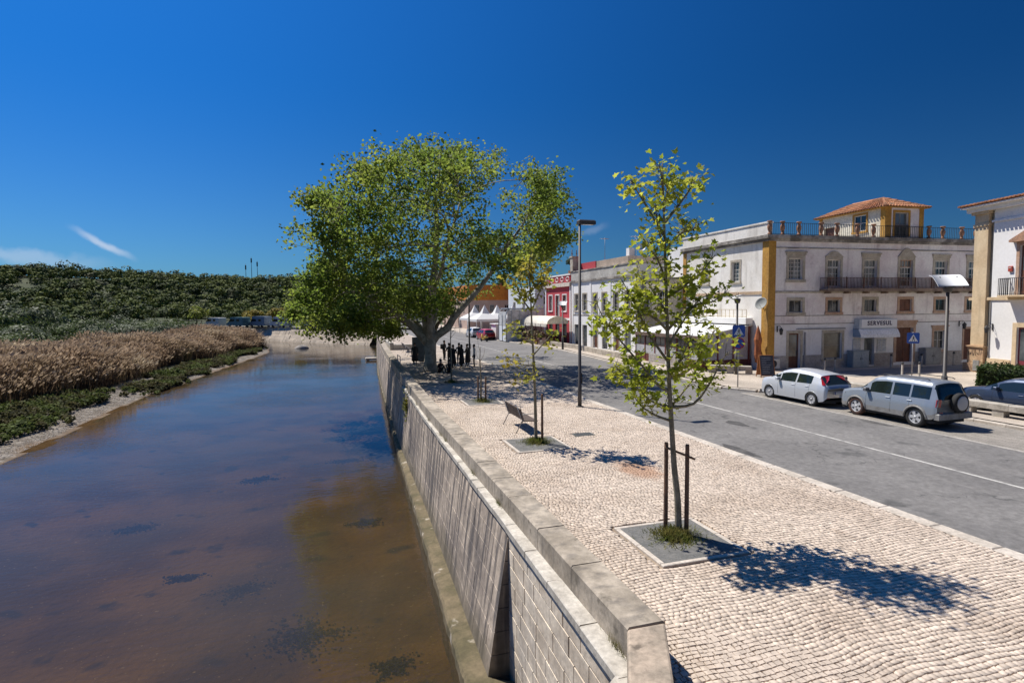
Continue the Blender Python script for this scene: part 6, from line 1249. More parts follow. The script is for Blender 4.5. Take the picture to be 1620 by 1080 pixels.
    # floor and dark wells
    b = MB(); b.box(-hwm*.86, hwm*.86, y0+.12, y1-.12, .2, .30); 
    for a in s['axles']: b.box(-hwm*.62, hwm*.62, a-s['arch']-.02, a+s['arch']+.02, .28, s['r']+s['arch']*.85)
    b.box(-hwm*.8, hwm*.8, s['rw'][1]-.05, s['ws'][0]+.1, .3, I('belt', 0)-.06); b.build('underbody', M_INT, t)
    for y in (s['seat'], s['seat']-.85):
        q = MB()
        for x in (-.36, .36): q.cbox(x-.22, x+.22, y-.12, y+.05, .5, 1.02, .04); q.cbox(x-.11, x+.11, y-.13, y-.03, 1.05, 1.22, .03)
        q.build('seat', M_INT, t)
    for a in s['axles']:
        for sd in (-1, 1): car_wheel(t, sd*(hwm-.105), a, s['r'], .20, s['spokes'], sd, s.get('rim'), s.get('steer', 0) if a > 0 else 0, s.get('mudtyre') if a > 0 else None)
    def patch(name, pts, m_, parent=t, thick=.012, label=None):
        """thin moulded piece on the skin: pts are (x,y,z) corners, thickened outward"""
        c = MB(); P = [Vector(p) for p in pts]; n = (P[1]-P[0]).cross(P[2]-P[0]).normalized(); cen = sum(P, Vector())/len(P); k = len(P)
        if n.dot(cen-Vector((0, 0, .7))) < 0: P.reverse(); n = -n
        c.add([p-n*.01 for p in P]+[p+n*thick for p in P], [tuple(range(k, 2*k)), tuple(range(k-1, -1, -1))]+[(i, (i+1) % k, k+(i+1) % k, k+i) for i in range(k)]); return c.build(name, m_, parent, label=label)
    def skin(y, z, sd):
        """x of the body side at (y,z)"""
        j = int(np.argmin([abs(v-y) for v in ys])); r = sec[j]; zz = [p[1] for p in r]; return sd*float(np.interp(z, zz, [p[0] for p in r]))
    t_ = dict(skin=skin, patch=patch, ys=ys, sec=sec, I=I, hwm=hwm, y0=y0, y1=y1)
    for sd in (-1, 1):
        ym = s['ws'][0]+.12+s.get('mir', 0); zm = I('belt', ym)+.07; q = MB(); x = skin(ym, I('belt', ym), sd); q.cbox(min(x, x+sd*.2), max(x, x+sd*.2), ym-.06, ym+.06, zm-.06, zm+.08, .025); q.build('mirror', s.get('mirror', body_m), t)
        for yh in s['handles']:
            z = I('belt', yh)-.12; x = skin(yh, z, sd); q = MB(); q.cbox(min(x-.005*sd, x+sd*.022), max(x-.005*sd, x+sd*.022), yh-.09, yh+.09, z-.015, z+.015, .006); q.build('door_handle', body_m, t)
        for yl in s['seams']:
            q = MB(); zs_ = np.linspace(I('bot', yl)+.08, I('belt', yl), 7); x_ = [skin(yl, z, sd) for z in zs_]; q.tube([(x, yl, z) for x, z in zip(x_, zs_)], .005, 4); q.build('door_seam', M_PLAS, t)
        for a in s['axles']:
            q = MB(); R_ = s['arch']+.012; pts = []
            for th in np.linspace(.05, math.pi-.05, 15): yy, zz = a+R_*math.cos(th), s['r']*.92+R_*math.sin(th); pts.append((skin(yy, max(zz, .3), sd), yy, zz))
            q.tube(pts, s['flare'], 6); q.build('wheel_arch', s.get('flare_m', body_m), t)
        yh = y1-.12; patch('headlight', [(skin(y1-.06, I('belt', y1)-.20, sd)*.62, y1+.005, I('belt', y1)-.06), (skin(y1-.06, .7, sd)*.9, y1-.02, I('belt', y1)-.07), (skin(y1-.3, .7, sd), y1-.3, I('belt', y1-.3)-.05), (skin(y1-.1, .6, sd), y1-.08, I('belt', y1)-.22), (skin(y1-.06, I('belt', y1)-.2, sd)*.62, y1+.005, I('belt', y1)-.2)], M_LAMP)
    return t, t_
hatch = dict(L=4.03, W=1.687, r=.305, arch=.345, tum=.21, spokes=9, axles=[-1.325, 1.185], flare=.010, seat=.05, handles=[-.28, -1.05], seams=[.62, -.42, -1.18], ws=(.42, 1.2), rw=(-2.0, -1.5), mir=.02, steer=.18,
    top=[(-2.015, .80), (-2.0, .96), (-1.95, 1.0), (-1.60, 1.335), (-1.42, 1.39), (-.95, 1.455), (-.3, 1.49), (.0, 1.482), (.32, 1.425), (.5, 1.37), (1.16, 1.01), (1.3, .985), (1.7, .90), (1.93, .78), (2.015, .62)],
    belt=[(-2.015, .78), (-2.0, .93), (-1.7, .965), (-1.0, .945), (.9, .895), (1.2, .90), (1.6, .82), (1.9, .72), (2.015, .58)], bot=[(-2.015, .42), (-1.9, .27), (-1.6, .2), (1.6, .2), (1.9, .22), (2.015, .32)],
    plan=[(-2.015, .80), (-1.93, .90), (-1.6, .965), (-1.0, 1.0), (.8, 1.0), (1.4, .97), (1.75, .88), (1.93, .72), (2.015, .55)], win=[(-1.26, -.46, 1), (-.38, .52, 2), (.58, .86, 3)])
M_SILV = paint('silver_blue_paint', (.60, .62, .65), .35, .3)
PX = 19.66+.80
pc, k = car('silver hatchback with red tail lamps parked in front of the silver off-roader', (PX, 20.83, ROAD_Z+.01), 0, hatch, M_SILV, 'cars parked along the right kerb')
for sd in (-1, 1):
    s_ = k['skin']; k['patch']('tail_lamp', [(s_(-1.9, .93, sd)*.99, -1.945, .95), (s_(-1.85, .96, sd)*1.0, -1.80, .95), (s_(-1.7, 1.2, sd)*1.0, -1.66, 1.22), (s_(-1.6, 1.28, sd)*.99, -1.60, 1.30), (s_(-1.66, 1.28, sd)*.90, -1.655, 1.31), (s_(-1.8, 1.15, sd)*.86, -1.84, 1.15)], M_RED, thick=.03)
    k['patch']('reflector', [(sd*.50, -1.985, .40), (sd*.70, -1.95, .40), (sd*.70, -1.95, .445), (sd*.50, -1.985, .445)], M_RED)
b = MB(); b.box(-.27, .27, -2.035, -2.01, .56, .67); pl = b.build('number_plate', mat('plate_white', (.66, .67, .68), .5), pc); b = MB(); b.box(-.27, -.225, -2.038, -2.0355, .56, .67); b.build('plate_band', mat('plate_blue', (.02, .06, .35), .5), pl)
b = MB(); b.box(-.62, .62, -2.028, -2.0, .73, .745); b.build('tailgate_seam', M_PLAS, pc); b = MB(); b.lathe([(.04, 0), (.04, .012), (.02, .018)], 14, (0, 0, 0)); b.V = [(x, -2.0-z, y+.84) for x, y, z in b.V]; b.build('badge', M_RIM, pc)
b = MB(); b.tube([(-.3, -1.75, 1.03), (.25, -1.93, 1.02)], .01, 5); b.build('wiper', M_PLAS, pc)
suv = dict(L=3.98, W=1.695, r=.35, arch=.405, tum=.15, spokes=5, axles=[-1.255, 1.155], flare=.035, seat=.1, handles=[-.18, -1.02], seams=[.72, -.30, -1.02], ws=(.50, 1.05), rw=(-1.99, -1.8), mir=.05, sill=mat('silver_lower_trim', (.27, .265, .255), .6, (.20, .19, .18), 5), flare_m=mat('silver_lower_trim', (.36, .35, .335), .6), mirror=mat('mirror_grey', (.12, .12, .13), .5), mudtyre=mat('muddy_tyre', (.10, .045, .03), .9, (.05, .03, .025), 6),
    top=[(-1.99, 1.03), (-1.975, 1.1), (-1.83, 1.56), (-1.7, 1.64), (-.9, 1.675), (0, 1.67), (.4, 1.61), (.5, 1.57), (1.0, 1.10), (1.15, 1.06), (1.6, 1.0), (1.9, .92), (1.99, .80)],
    belt=[(-1.99, 1.01), (-1.6, 1.04), (.8, 1.01), (1.05, 1.03), (1.6, .95), (1.9, .86), (1.99, .74)], bot=[(-1.99, .48), (-1.85, .36), (-1.5, .3), (1.5, .3), (1.85, .32), (1.99, .42)],
    plan=[(-1.99, .93), (-1.9, .965), (-1.6, 1.0), (1.0, 1.0), (1.5, .985), (1.8, .94), (1.93, .84), (1.99, .72)], win=[(-1.72, -1.05, 1), (-.98, -.34, 2), (-.26, .60, 3)])
M_SILV2 = paint('silver_grey_paint', (.31, .345, .39), .34, .4)
sc, k = car('silver off-roader with a spare wheel on its tail parked behind the silver hatchback', (19.77+.80, 16.22, ROAD_Z+.01), 0, suv, M_SILV2, 'cars parked along the right kerb')
for sd in (-1, 1):
    s_ = k['skin']; k['patch']('tail_lamp', [(s_(-1.98, .80, sd)*.80, -2.0, .80), (s_(-1.95, .8, sd)*1.0, -1.95, .80), (s_(-1.95, 1.0, sd)*1.0, -1.95, 1.06), (s_(-1.98, 1.0, sd)*.80, -2.0, 1.06)], M_RED, thick=.015)
    k['patch']('reflector', [(sd*.52, -2.005, .55), (sd*.66, -1.985, .55), (sd*.66, -1.985, .62), (sd*.52, -2.005, .62)], M_RED)
    b = MB(); x = sd*.60; b.tube([(x, -1.6, 1.69), (x, -1.5, 1.73), (x, .1, 1.735), (x, .25, 1.69)], .016, 6); b.build('roof_rail', M_PLAS, sc)
b = MB(); b.cbox(-.80, .80, -2.09, -1.9, .36, .58, .03); b.build('bumper', mat('silver_lower_trim', (.36, .35, .335), .6), sc)
w = bpy.data.objects.new('spare_wheel', None); COL.objects.link(w); w.parent = sc; w.location = (.12, -2.03, .93)
for nm, prof, m_ in (('tyre', [(.10, -.02), (.30, -.03), (.345, .03), (.345, .15), (.31, .19), (.24, .185)], M_RUB), ('wheel_cover', [(.255, .16), (.25, .195), (.2, .205), (.01, .207)], mat('cover_silver', (.46, .46, .47), .45, (.40, .40, .41), 3))):
    b = MB(); b.lathe(prof, 28); b.V = [(x, -z, y) for x, y, z in b.V]; b.F = [tuple(f) for f in b.F]; b.build(nm, m_, w)
sal = dict(hatch, L=4.3, W=1.71, top=[(-2.15, .85), (-2.0, .98), (-1.5, 1.02), (-.85, 1.37), (-.3, 1.42), (.1, 1.40), (.35, 1.34), (1.05, .98), (1.2, .95), (1.8, .86), (2.05, .76), (2.15, .6)], belt=[(-2.15, .80), (-1.9, .93), (0, .90), (1.1, .88), (1.7, .80), (2.05, .70), (2.15, .56)],
    plan=[(-2.15, .82), (-2.0, .92), (-1.5, .98), (1.0, 1.0), (1.6, .95), (1.95, .84), (2.15, .6)], bot=[(-2.15, .42), (-1.9, .26), (1.9, .24), (2.15, .34)], win=[(-1.2, -.48, 1), (-.40, .55, 2), (.60, .80, 3)], axles=[-1.25, 1.3], ws=(.38, 1.1), rw=(-1.5, -.8), handles=[-.3, -1.05], seams=[.7, -.44, -1.2], steer=0)
car('dark blue saloon partly hidden behind the silver off-roader and the stone bench', (25.5, 14.9, 0.0), R(-2), sal, paint('slate_blue_paint', (.05, .07, .12), .3, .4), 'cars parked along the right kerb')
car('small red car far up the street beside the white tents', (19.35, 74.2, ROAD_Z), R(4), dict(hatch, steer=0), paint('red_paint', (.40, .025, .025), .35, .1), 'cars far up the street')
car('white car parked behind the red one far up the street', (19.4, 81.0, ROAD_Z), R(2), dict(hatch, steer=0), paint('white_paint', (.62, .62, .62), .35, .0), 'cars far up the street')
def scooter(x, y, rz, label, col, rider=False):
    t = thing('motor_scooter', label, 'scooter', (x, y, ROAD_Z), rz); m_ = paint('scooter_'+label.split()[0], col, .4, .0)
    for yy in (-.6, .6): b = MB(); b.lathe([(.12, -.06), (.22, -.05), (.25, 0), (.22, .05), (.12, .06)], 16); b.V = [(z, a+yy, c+.25) for a, c, z in b.V]; b.build('wheel', M_RUB, t)
    b = MB(); b.tube([(0, -.75, .55), (0, -.5, .62), (0, -.15, .55), (0, 0, .32), (0, .3, .3), (0, .42, .5), (0, .5, .95)], [.1, .16, .17, .12, .12, .13, .09], 10); b.build('body', m_, t)
    b = MB(); b.tube([(0, -.72, .74), (0, -.4, .77), (0, -.1, .74)], [.09, .13, .09], 8); b.build('seat', M_PLAS, t); b = MB(); b.tube([(-.32, .42, 1.02), (0, .5, 1.0), (.32, .42, 1.02)], .02, 6); b.build('handlebar', M_PLAS, t); b = MB(); b.tube([(0, .52, .9), (0, .6, .25)], .035, 6); b.build('fork', M_RIM, t)
scooter(18.1, 70.0, R(20), 'yellow motor scooter parked beside the small red car', (.62, .38, .03))
scooter(16.4, 91.0, 0, 'dark motor scooter riding up the far street', (.04, .04, .05))

# ---------------------------------------------------------------- street furniture
M_POLE = mat('lamp_pole_grey', (.07, .064, .062), .55, metal=.3); M_GALV = mat('galvanised_steel', (.32, .32, .33), .5, metal=.5)
def street_lamp(x, y, h, label):
    t = thing('street_lamp', label, 'street lamp', (x, y, 0), 0, 'tall street lamps along the promenade'); b = MB(); b.tube([(0, 0, 0), (0, 0, .9), (0, 0, .92), (0, 0, h)], [.085, .085, .07, .05], 14); b.build('pole', M_POLE, t)
    b = MB(); b.lathe([(.17, 0), (.17, .02), (.1, .03)], 14); b.build('base_plate', M_POLE, t); a = MB(); a.cbox(-.08, .68, -.15, .15, h-.02, h+.17, .05); hd = a.build('lamp_head', M_POLE, t); g = MB(); g.box(.12, .62, -.11, .11, h-.03, h-.021); g.build('lamp_glass', M_GLASSP, hd); b = MB(); b.box(.085, .089, -.08, .08, 1.0, 1.45) ; b.build('access_door', M_PLAS, t)
street_lamp(9.95, 22.24, 7.75, 'tall single arm street lamp nearest the camera, beside the young trees'); street_lamp(10.07, 43.6, 7.75, 'tall street lamp beside the group in black under the plane tree'); street_lamp(10.1, 65.0, 7.75, 'tall street lamp far along the promenade beyond the plane trees')
def reflector_lamp(x, y, h, rz, label, sc=1.0):
    t = thing('reflector_lamp', label, 'street lamp', (x, y, 0), rz, 'reflector street lamps on the right pavement'); b = MB(); b.tube([(0, 0, 0), (0, 0, 1.25), (0, 0, 1.27), (0, 0, h-.62)], [.11, .11, .075, .06], 14); b.build('pole', M_POLE, t)
    b = MB(); b.lathe([(.06, h-.66), (.15, h-.62), (.2, h-.40), (.17, h-.36), (.08, h-.35)], 14); b.build('lamp_head', M_POLE, t)
    n = 9; P = []; F = []
    for s in (0, 1):
        for i in range(n):
            q = i/(n-1); 
            for y_ in (-.52, .52): P.append(((-.62+1.24*q)*sc, y_*sc, h-.40+.50*sc*math.sin(q*math.pi/2)-s*.03))
    for s in (0, 1):
        o = s*2*n
        for i in range(n-1): f = (o+2*i, o+2*i+1, o+2*i+3, o+2*i+2); F.append(f if s else tuple(reversed(f)))
    for i in range(n-1): F += [(2*i, 2*i+2, 2*n+2*i+2, 2*n+2*i), (2*i+1, 2*n+2*i+1, 2*n+2*i+3, 2*i+3)]
    b = MB(); b.add(P, F, 0, True); b.build('reflector', mat('reflector_white', (.74, .74, .73), .4), t)
    for q in (-.3, .3): c = MB(); c.tube([(0, q*.4, h-.5), (.0, q, h-.0)], .018, 6); c.tube([(0, q*.4, h-.5), (-.45, q, h-.31)], .014, 6); c.build('strut', M_POLE, t)
reflector_lamp(24.5, 17.35, 5.42, R(52), 'street lamp with white curved reflector standing behind the silver off-roader')
reflector_lamp(23.76, 29.45, 5.05, R(-30), 'street lamp with white curved reflector behind the blue crossing sign', .62); reflector_lamp(21.6, 52.4, 4.8, R(60), 'street lamp with white curved reflector in front of the red house', .8)
M_SIGNB = mat('sign_blue', (.012, .075, .36), .4); M_SIGNW = mat('sign_reflective_white', (.72, .72, .72), .5)
def crossing_sign(x, y, rz, h, label, no_park=False):
    t = thing('crossing_sign', label, 'road sign', (x, y, 0), rz, 'blue crossing signs'); b = MB(); b.tube([(0, 0, 0), (0, 0, h)], .03, 10); b.build('post', M_GALV, t); s = .31
    def plate(z, name, m, half): q = MB(); q.slab([(-half+.05, -.045), (half-.05, -.045), (half, -.035), (half, -.03), (-half, -.03), (-half, -.035)], 0, 1); q = MB(); q.prism([(-half+.05, z-half), (half-.05, z-half), (half, z-half+.05), (half, z+half-.05), (half-.05, z+half), (-half+.05, z+half), (-half, z+half-.05), (-half, z-half+.05)], -.05, -.032); return q.build(name, m, t)
    zc = h-s-.02; p = plate(zc, 'sign_plate', M_SIGNB, s)
    b = MB(); b.prism([(-.235, zc-.2), (.235, zc-.2), (0, zc+.22)], -.054, -.0505); b.build('white_triangle', M_SIGNW, p)
    k = mat('sign_black', (.015, .015, .015), .6); b = MB(); y0, y1 = -.058, -.0545
    for pts in ([(-.02, zc-.03), (.03, zc-.03), (.035, zc+.06), (-.015, zc+.06)], [(-.015, zc-.03), (.01, zc-.03), (-.05, zc-.16), (-.08, zc-.16)], [(.0, zc-.03), (.03, zc-.03), (.085, zc-.16), (.055, zc-.16)], [(-.015, zc+.055), (-.02, zc+.035), (-.075, zc-.02), (-.06, zc-.03)], [(.03, zc+.055), (.03, zc+.03), (.08, zc-.01), (.085, zc+.005)]): b.prism(pts, y0, y1)
    b.prism([(.01+.028*math.cos(a), zc+.092+.028*math.sin(a)) for a in np.linspace(0, 6.283, 11)[:-1]], y0, y1)
    for i in range(4): b.prism([(-.17+i*.1, zc-.19), (-.11+i*.1, zc-.19), (-.11+i*.1, zc-.172), (-.17+i*.1, zc-.172)], y0, y1)
    b.build('walking_figure', k, p)
    if no_park:
        zc -= .64; ring = lambda r, a0=0: [(r*math.cos(a), zc+r*math.sin(a)) for a in np.linspace(0, 2*math.pi, 33)[:-1]]
        q = MB(); q.prism(ring(.31), -.05, -.032); d = q.build('round_plate', mat('sign_red', (.40, .015, .03), .4), t); q = MB(); q.prism(ring(.25), -.054, -.0505); q.build('blue_disc', M_SIGNB, d); q = MB(); q.prism([(-.2, zc+.16), (-.16, zc+.2), (.2, zc-.16), (.16, zc-.2)], -.058, -.0545); q.build('red_bar', mat('sign_red', (.40, .015, .03), .4), d)
crossing_sign(20.14, 24.83, R(-30), 3.27, 'blue crossing sign above a round no parking sign at the right kerb', True); crossing_sign(31.9, 24.45, R(-35), 2.65, 'blue crossing sign standing alone before the tall red brown door')
def bench(x, y, rz, label, gr='slatted benches on the promenade'):
    t = thing('park_bench', label, 'bench', (x, y, 0), rz, gr); wd = mat('bench_slat_wood', (.10, .07, .058), .7, (.065, .048, .04), 8, island=.15); L = 1.9
    for i in range(5): b = MB(); yy = -.02-i*.095; b.cbox(-L/2, L/2, yy-.042, yy+.042, .415-.004*i, .445-.004*i, .006); b.build('seat_slat', wd, t)
    for i in range(4): b = MB(); z = .53+i*.095; yy = .08+.03*i; b.T = Matrix.Translation((0, yy, z)) @ Matrix.Rotation(R(-16), 4, 'X'); b.cbox(-L/2, L/2, -.013, .013, -.042, .042, .006); b.build('back_slat', wd, t)
    for s in (-.78, .78):
        b = MB(); b.tube([(s, .23, .90), (s, .06, .42), (s, .28, 0)], .018, 6); b.tube([(s, .06, .40), (s, -.42, .39), (s, -.46, 0)], .018, 6); b.build('leg_frame', M_GALV, t); b = MB(); b.tube([(s, .12, .62), (s, -.38, .64), (s, -.43, .40)], .014, 6); b.build('armrest', M_GALV, t)
bench(6.08, 19.0, R(90), 'slatted bench on the promenade beside the slim young tree')
bench(6.2, 50.5, R(90), 'slatted bench beyond the dark trunked plane tree, nearer one'); bench(6.4, 55.5, R(90), 'slatted bench farthest along the promenade')
def drain(x, y): 
    t = thing('drain_cover', 'dark iron drain cover set in the promenade cobbles', 'drain cover', (x, y, 0)); b = MB(); b.box(-.33, .33, -.21, .21, -.05, .004); b.build('frame', mat('iron_cover', (.09, .10, .095), .7, (.14, .15, .14), 8), t)
    for i in range(8): q = MB(); q.box(-.29+i*.075, -.245+i*.075, -.17, .17, .005, .010); q.build('bar', M_IROND, t)
drain(7.9, 17.35)
def bollard(x, y, label, h=.95, m=None):
    t = thing('bollard', label, 'bollard', (x, y, 0), 0, 'bollards round the square'); b = MB(); b.lathe([(.085, 0), (.085, .08), (.06, .1), (.058, h-.16), (.05, h-.15)], 12); b.build('shaft', m or mat('bollard_beige', (.40, .36, .31), .8, (.30, .27, .23), 5), t); c = MB(); c.lathe([(.065, h-.15), (.072, h-.1), (.06, h-.03), (.02, h)], 12); c.build('cap', M_IROND, t)
for x, y, l in ((29.3, 28.1, 'bollard left of the pair in front of the blue grey cabinet'), (30.35, 28.3, 'bollard right of the pair in front of the blue grey cabinet'), (31.35, 24.6, 'beige bollard left of the lone blue crossing sign'), (32.35, 24.35, 'beige bollard right of the lone blue crossing sign'), (35.8, 28.9, 'bollard in front of the shop notice boards'), (41.2, 28.6, 'bollard in front of the pale grey cabinet'), (37.9, 28.4, 'dark footed bollard before the tall red brown door'), (43.6, 28.2, 'bollard nearest the sandstone pilaster'), (24.2, 21.9, 'short dark bollard behind the hatchback tail'), (23.9, 19.7, 'short dark bollard behind the off-roader bonnet'), (25.4, 15.3+1.9, 'short dark bollard between the off-roader and the hedge')): bollard(x, y, l, .95 if x > 26 else .72, None if x > 26 else mat('bollard_dark', (.12, .09, .08), .8))
def stone_bench(a, b, label):
    a, b = Vector((*a, 0)), Vector((*b, 0)); d = b-a; t = thing('stone_bench', label, 'stone bench', tuple(a), math.atan2(d.y, d.x), 'stone rail benches at the parking bay'); L = d.length; m = mat('bench_limestone', (.46, .42, .36), .9, (.33, .30, .25), 2, 5, bump=.3, bscale=14)
    n = max(2, round(L/1.1)+1)
    for i in range(n): q = MB(); x = .15+(L-.3)*i/(n-1); q.cbox(x-.2, x+.2, -.17, .17, -.02, .26, .015); q.build('block', m, t)
    k = max(1, round(L/1.7))
    for i in range(k): q = MB(); q.cbox(L*i/k+.006, L*(i+1)/k-.006, -.2, .2, .262, .50, .03); q.build('beam', m, t)
stone_bench((24.05, 16.2), (24.2, 8.0), 'long stone rail bench in front of the dark blue saloon'); stone_bench((24.1, 21.9), (23.9, 19.9), 'short stone rail bench between the two silver cars and the square')
stone_bench((24.7, 29.2), (22.9, 30.9), 'stone rail bench at the terrace restaurant, nearest the folding board'); 
def low_wall(pts, label, h=.45):
    t = thing('low_wall', label, 'low wall', (*pts[0], 0)); m = mat('rubble_limestone', (.44, .39, .32), .95, (.30, .26, .21), 2.5, 5, island=.2, bump=.4, bscale=10)
    for p, q in zip(pts[:-1], pts[1:]):
        p, q = Vector((*p, 0)), Vector((*q, 0)); d = q-p; n = max(1, round(d.length/.8))
        for i in range(n):
            b = MB(); b.T = Matrix.Translation(p+d*(i/n)-Vector((*pts[0], 0))) @ Matrix.Rotation(math.atan2(d.y, d.x), 4, 'Z'); b.cbox(.006, d.length/n-.006, -.17, .17, -.02, h+RNG.uniform(-.02, .02), .03); b.build('stone', m, t)
low_wall([(22.3, 40.0), (22.6, 46), (23.2, 52.5), (22.8, 58.5)], 'low rubble wall along the pavement before the white terraced house'); 
def picket():
    t = thing('picket_barrier', 'low white picket barrier in front of the terrace restaurant', 'barrier', (22.4, 33.0, 0)); b = MB(); b.T = Matrix.Rotation(math.pi/2, 4, 'Z'); 
    for y in (0, 2.2, 4.4): q = MB(); q.box(-.03, .03, y-.03, y+.03, 0, .82); q.build('post', M_WFRAME, t)
    for z in (.25, .7): q = MB(); q.box(-.012, .012, .03, 4.4, z, z+.05); q.build('rail', M_WFRAME, t)
    for i in range(28): q = MB(); y = .1+i*.152; q.box(-.035, -.014, y, y+.07, .1, .80); q.build('picket', M_WFRAME, t)
picket()
def a_board():
    t = thing('folding_board', 'folding chalk board menu with orange wooden back beside the hatchback', 'menu board', (24.35, 27.6, 0), R(-20)); w = mat('orange_board_wood', (.36, .135, .04), .7, (.27, .10, .035), 5); ck = mat('chalk_board', (.035, .04, .055), .8, (.06, .065, .08), 5)
    def panel(sg, m, name):
        T = Matrix.Translation((0, sg*.04, 1.3)) @ Matrix.Rotation(sg*R(15), 4, 'X'); b = MB(); b.T = T; b.box(-.38, .38, -.012, .012, -1.18, 0); o = b.build(name, m, t)
        f = MB(); f.T = T; f.box(-.42, -.38, -.02, .02, -1.32, .02); f.box(.38, .42, -.02, .02, -1.32, .02); f.box(-.38, .38, -.02, .02, -.0, .03); f.box(-.38, .38, -.02, .02, -1.22, -1.18); f.build('board_frame', w, o); return T, o
    panel(1, w, 'back_panel'); T, o = panel(-1, ck, 'chalk_panel'); f = MB(); f.T = T
    rs = random.Random(2)
    for i in range(9): z = -.15-i*.11; f.box(-.3, -.3+rs.uniform(.25, .55), -.0165, -.013, z, z+.03)
    f.build('chalk_lines', mat('chalk', (.36, .37, .40), .9, (.12, .12, .14), 40), o)
a_board()
def hedge():
    t = thing('hedge', 'clipped dark green hedge in front of the white house', 'hedge', (31.6, 20.6, 0), R(-57)); n = 6500; L, Wd, H_ = 7.5, 1.5, 1.12; q = RNG.random((n, 3)); c = np.stack([q[:, 0]*L, (q[:, 1]-.5)*Wd, q[:, 2]*H_], 1); f = RNG.integers(0, 3, n); e = RNG.normal(0, .07, n)
    c[f == 0, 2] = H_*(.93+.1*vnoise(c[f == 0, 0], c[f == 0, 1], .5, 3))+e[f == 0]; c[f == 1, 1] = -Wd/2+e[f == 1]; k = f == 2; c[k, 0] = np.where(q[k, 1] < .3, e[k], c[k, 0]); c[k, 1] = np.where(q[k, 1] < .3, c[k, 1], Wd/2+e[k])
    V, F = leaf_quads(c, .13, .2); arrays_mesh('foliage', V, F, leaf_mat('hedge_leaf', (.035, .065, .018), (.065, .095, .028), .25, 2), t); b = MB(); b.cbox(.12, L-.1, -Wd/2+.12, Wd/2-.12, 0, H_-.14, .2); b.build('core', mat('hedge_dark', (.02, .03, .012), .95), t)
hedge()
def info_board(): 
    t = thing('notice_panel', 'dark grey notice panel behind the plane tree trunk', 'notice panel', (6.3, 44.2, 0)); b = MB(); b.cbox(-.62, .62, -.06, .06, .12, 2.0, .02); b.build('panel', mat('panel_slate', (.10, .13, .15), .6, (.08, .10, .115), 3), t)
    for x in (-.5, .5): q = MB(); q.box(x-.04, x+.04, -.03, .03, 0, .12); q.build('leg', M_IROND, t)
info_board()
def quay_rail():
    t = thing('quay_railing', 'short pipe railing on the parapet in the tree shade', 'railing', (wx(35), 34.5, .5)); 
    for y in (0, 1.5): q = MB(); q.tube([(.12, y, 0), (.12, y, .85)], .025, 8); q.build('post', M_GALV, t)
    for z in (.45, .85): q = MB(); q.tube([(.12, 0, z), (.12, 1.5, z)], .022, 8); q.build('rail', M_GALV, t)
quay_rail()
def terrace_wall():
    t = thing('terrace_wall', 'low stone terrace wall with rail at the far end of the promenade', 'low wall', (5.3, 58.5, 0)); m = M_COPE
    for i in range(9): b = MB(); b.cbox(.0, .35, i*1.0+.006, (i+1)*1.0-.006, -.02, .75, .03); b.build('stone', m, t)
    for i in range(4): b = MB(); b.cbox(.36+i*.6, .95+i*.6, -.1, .3, -.02, .55, .03); b.build('stone', m, t)
    for i in range(5): q = MB(); q.tube([(.17, .4+i*2, .74), (.17, .4+i*2, 1.6)], .03, 6); q.build('post', M_IROND, t)
    q = MB(); q.tube([(.17, .4, 1.58), (.17, 8.4, 1.58)], .03, 6); q.build('rail', M_IROND, t)
terrace_wall()
def jetty():
    t = thing('landing_stage', 'small concrete landing stage at the far foot of the quay wall', 'landing stage', (5.55, 81, -3)); b = MB(); b.cbox(-1.6, .1, -.5, .5, .1, .38, .03); b.build('slab', M_COPE, t); b = MB(); b.box(-1.4, -1.1, -.3, .3, -.6, .1); b.build('pier', M_MORT, t)
jetty()
def rock(x, y, s, label):
    rs = np.random.default_rng(int(x*10) % 97+3); me = MB(); n = 8; P = [(0, 0, .8)]; 
    for j, (r, z) in enumerate(((.6, .65), (.95, .2), (1.0, -.3))):
        for k in range(n): a = 6.283*k/n; q = rs.uniform(.8, 1.15); P.append((r*q*math.cos(a)*1.5, r*q*math.sin(a), z*rs.uniform(.85, 1.1)))
    F = [(0, 1+k, 1+(k+1) % n) for k in range(n)]+[(1+j*n+k, 1+(j+1)*n+k, 1+(j+1)*n+(k+1) % n, 1+j*n+(k+1) % n) for j in range(2) for k in range(n)]
    me.add([(a*s, b*s, c*s) for a, b, c in P], F, 0, True); o = me.build('rock', mat('river_rock', (.36, .33, .30), .9, (.24, .22, .2), 2, bump=.3), label=label, cat='rock'); o.location = (x, y, -3.05)
rock(-5.8, 109.9, .85, 'pale boulder standing out of the shallow water before the far quay')
def wall_weed(y, z, label, n=260):
    t = thing('wall_plant', label, 'plant', (wf(y)-wb(y)*(0.05-z)/2.75, y, z)); c = RNG.normal(0, 1, (n, 3))*np.array([.10, .16, .42]); c[:, 0] = -np.abs(c[:, 0]); V, F = leaf_quads(c, .09, .1); arrays_mesh('foliage', V, F, leaf_mat('wall_plant_leaf', (.21, .20, .02), (.14, .16, .025), .4, 4), t); b = MB(); b.tube([(0, 0, .3), (-.05, .02, 0), (-.03, 0, -.4)], .012, 5); b.build('stem', M_TWIG, t)
wall_weed(27.5, -.45, 'yellow green plant hanging from the quay wall below the parapet end')
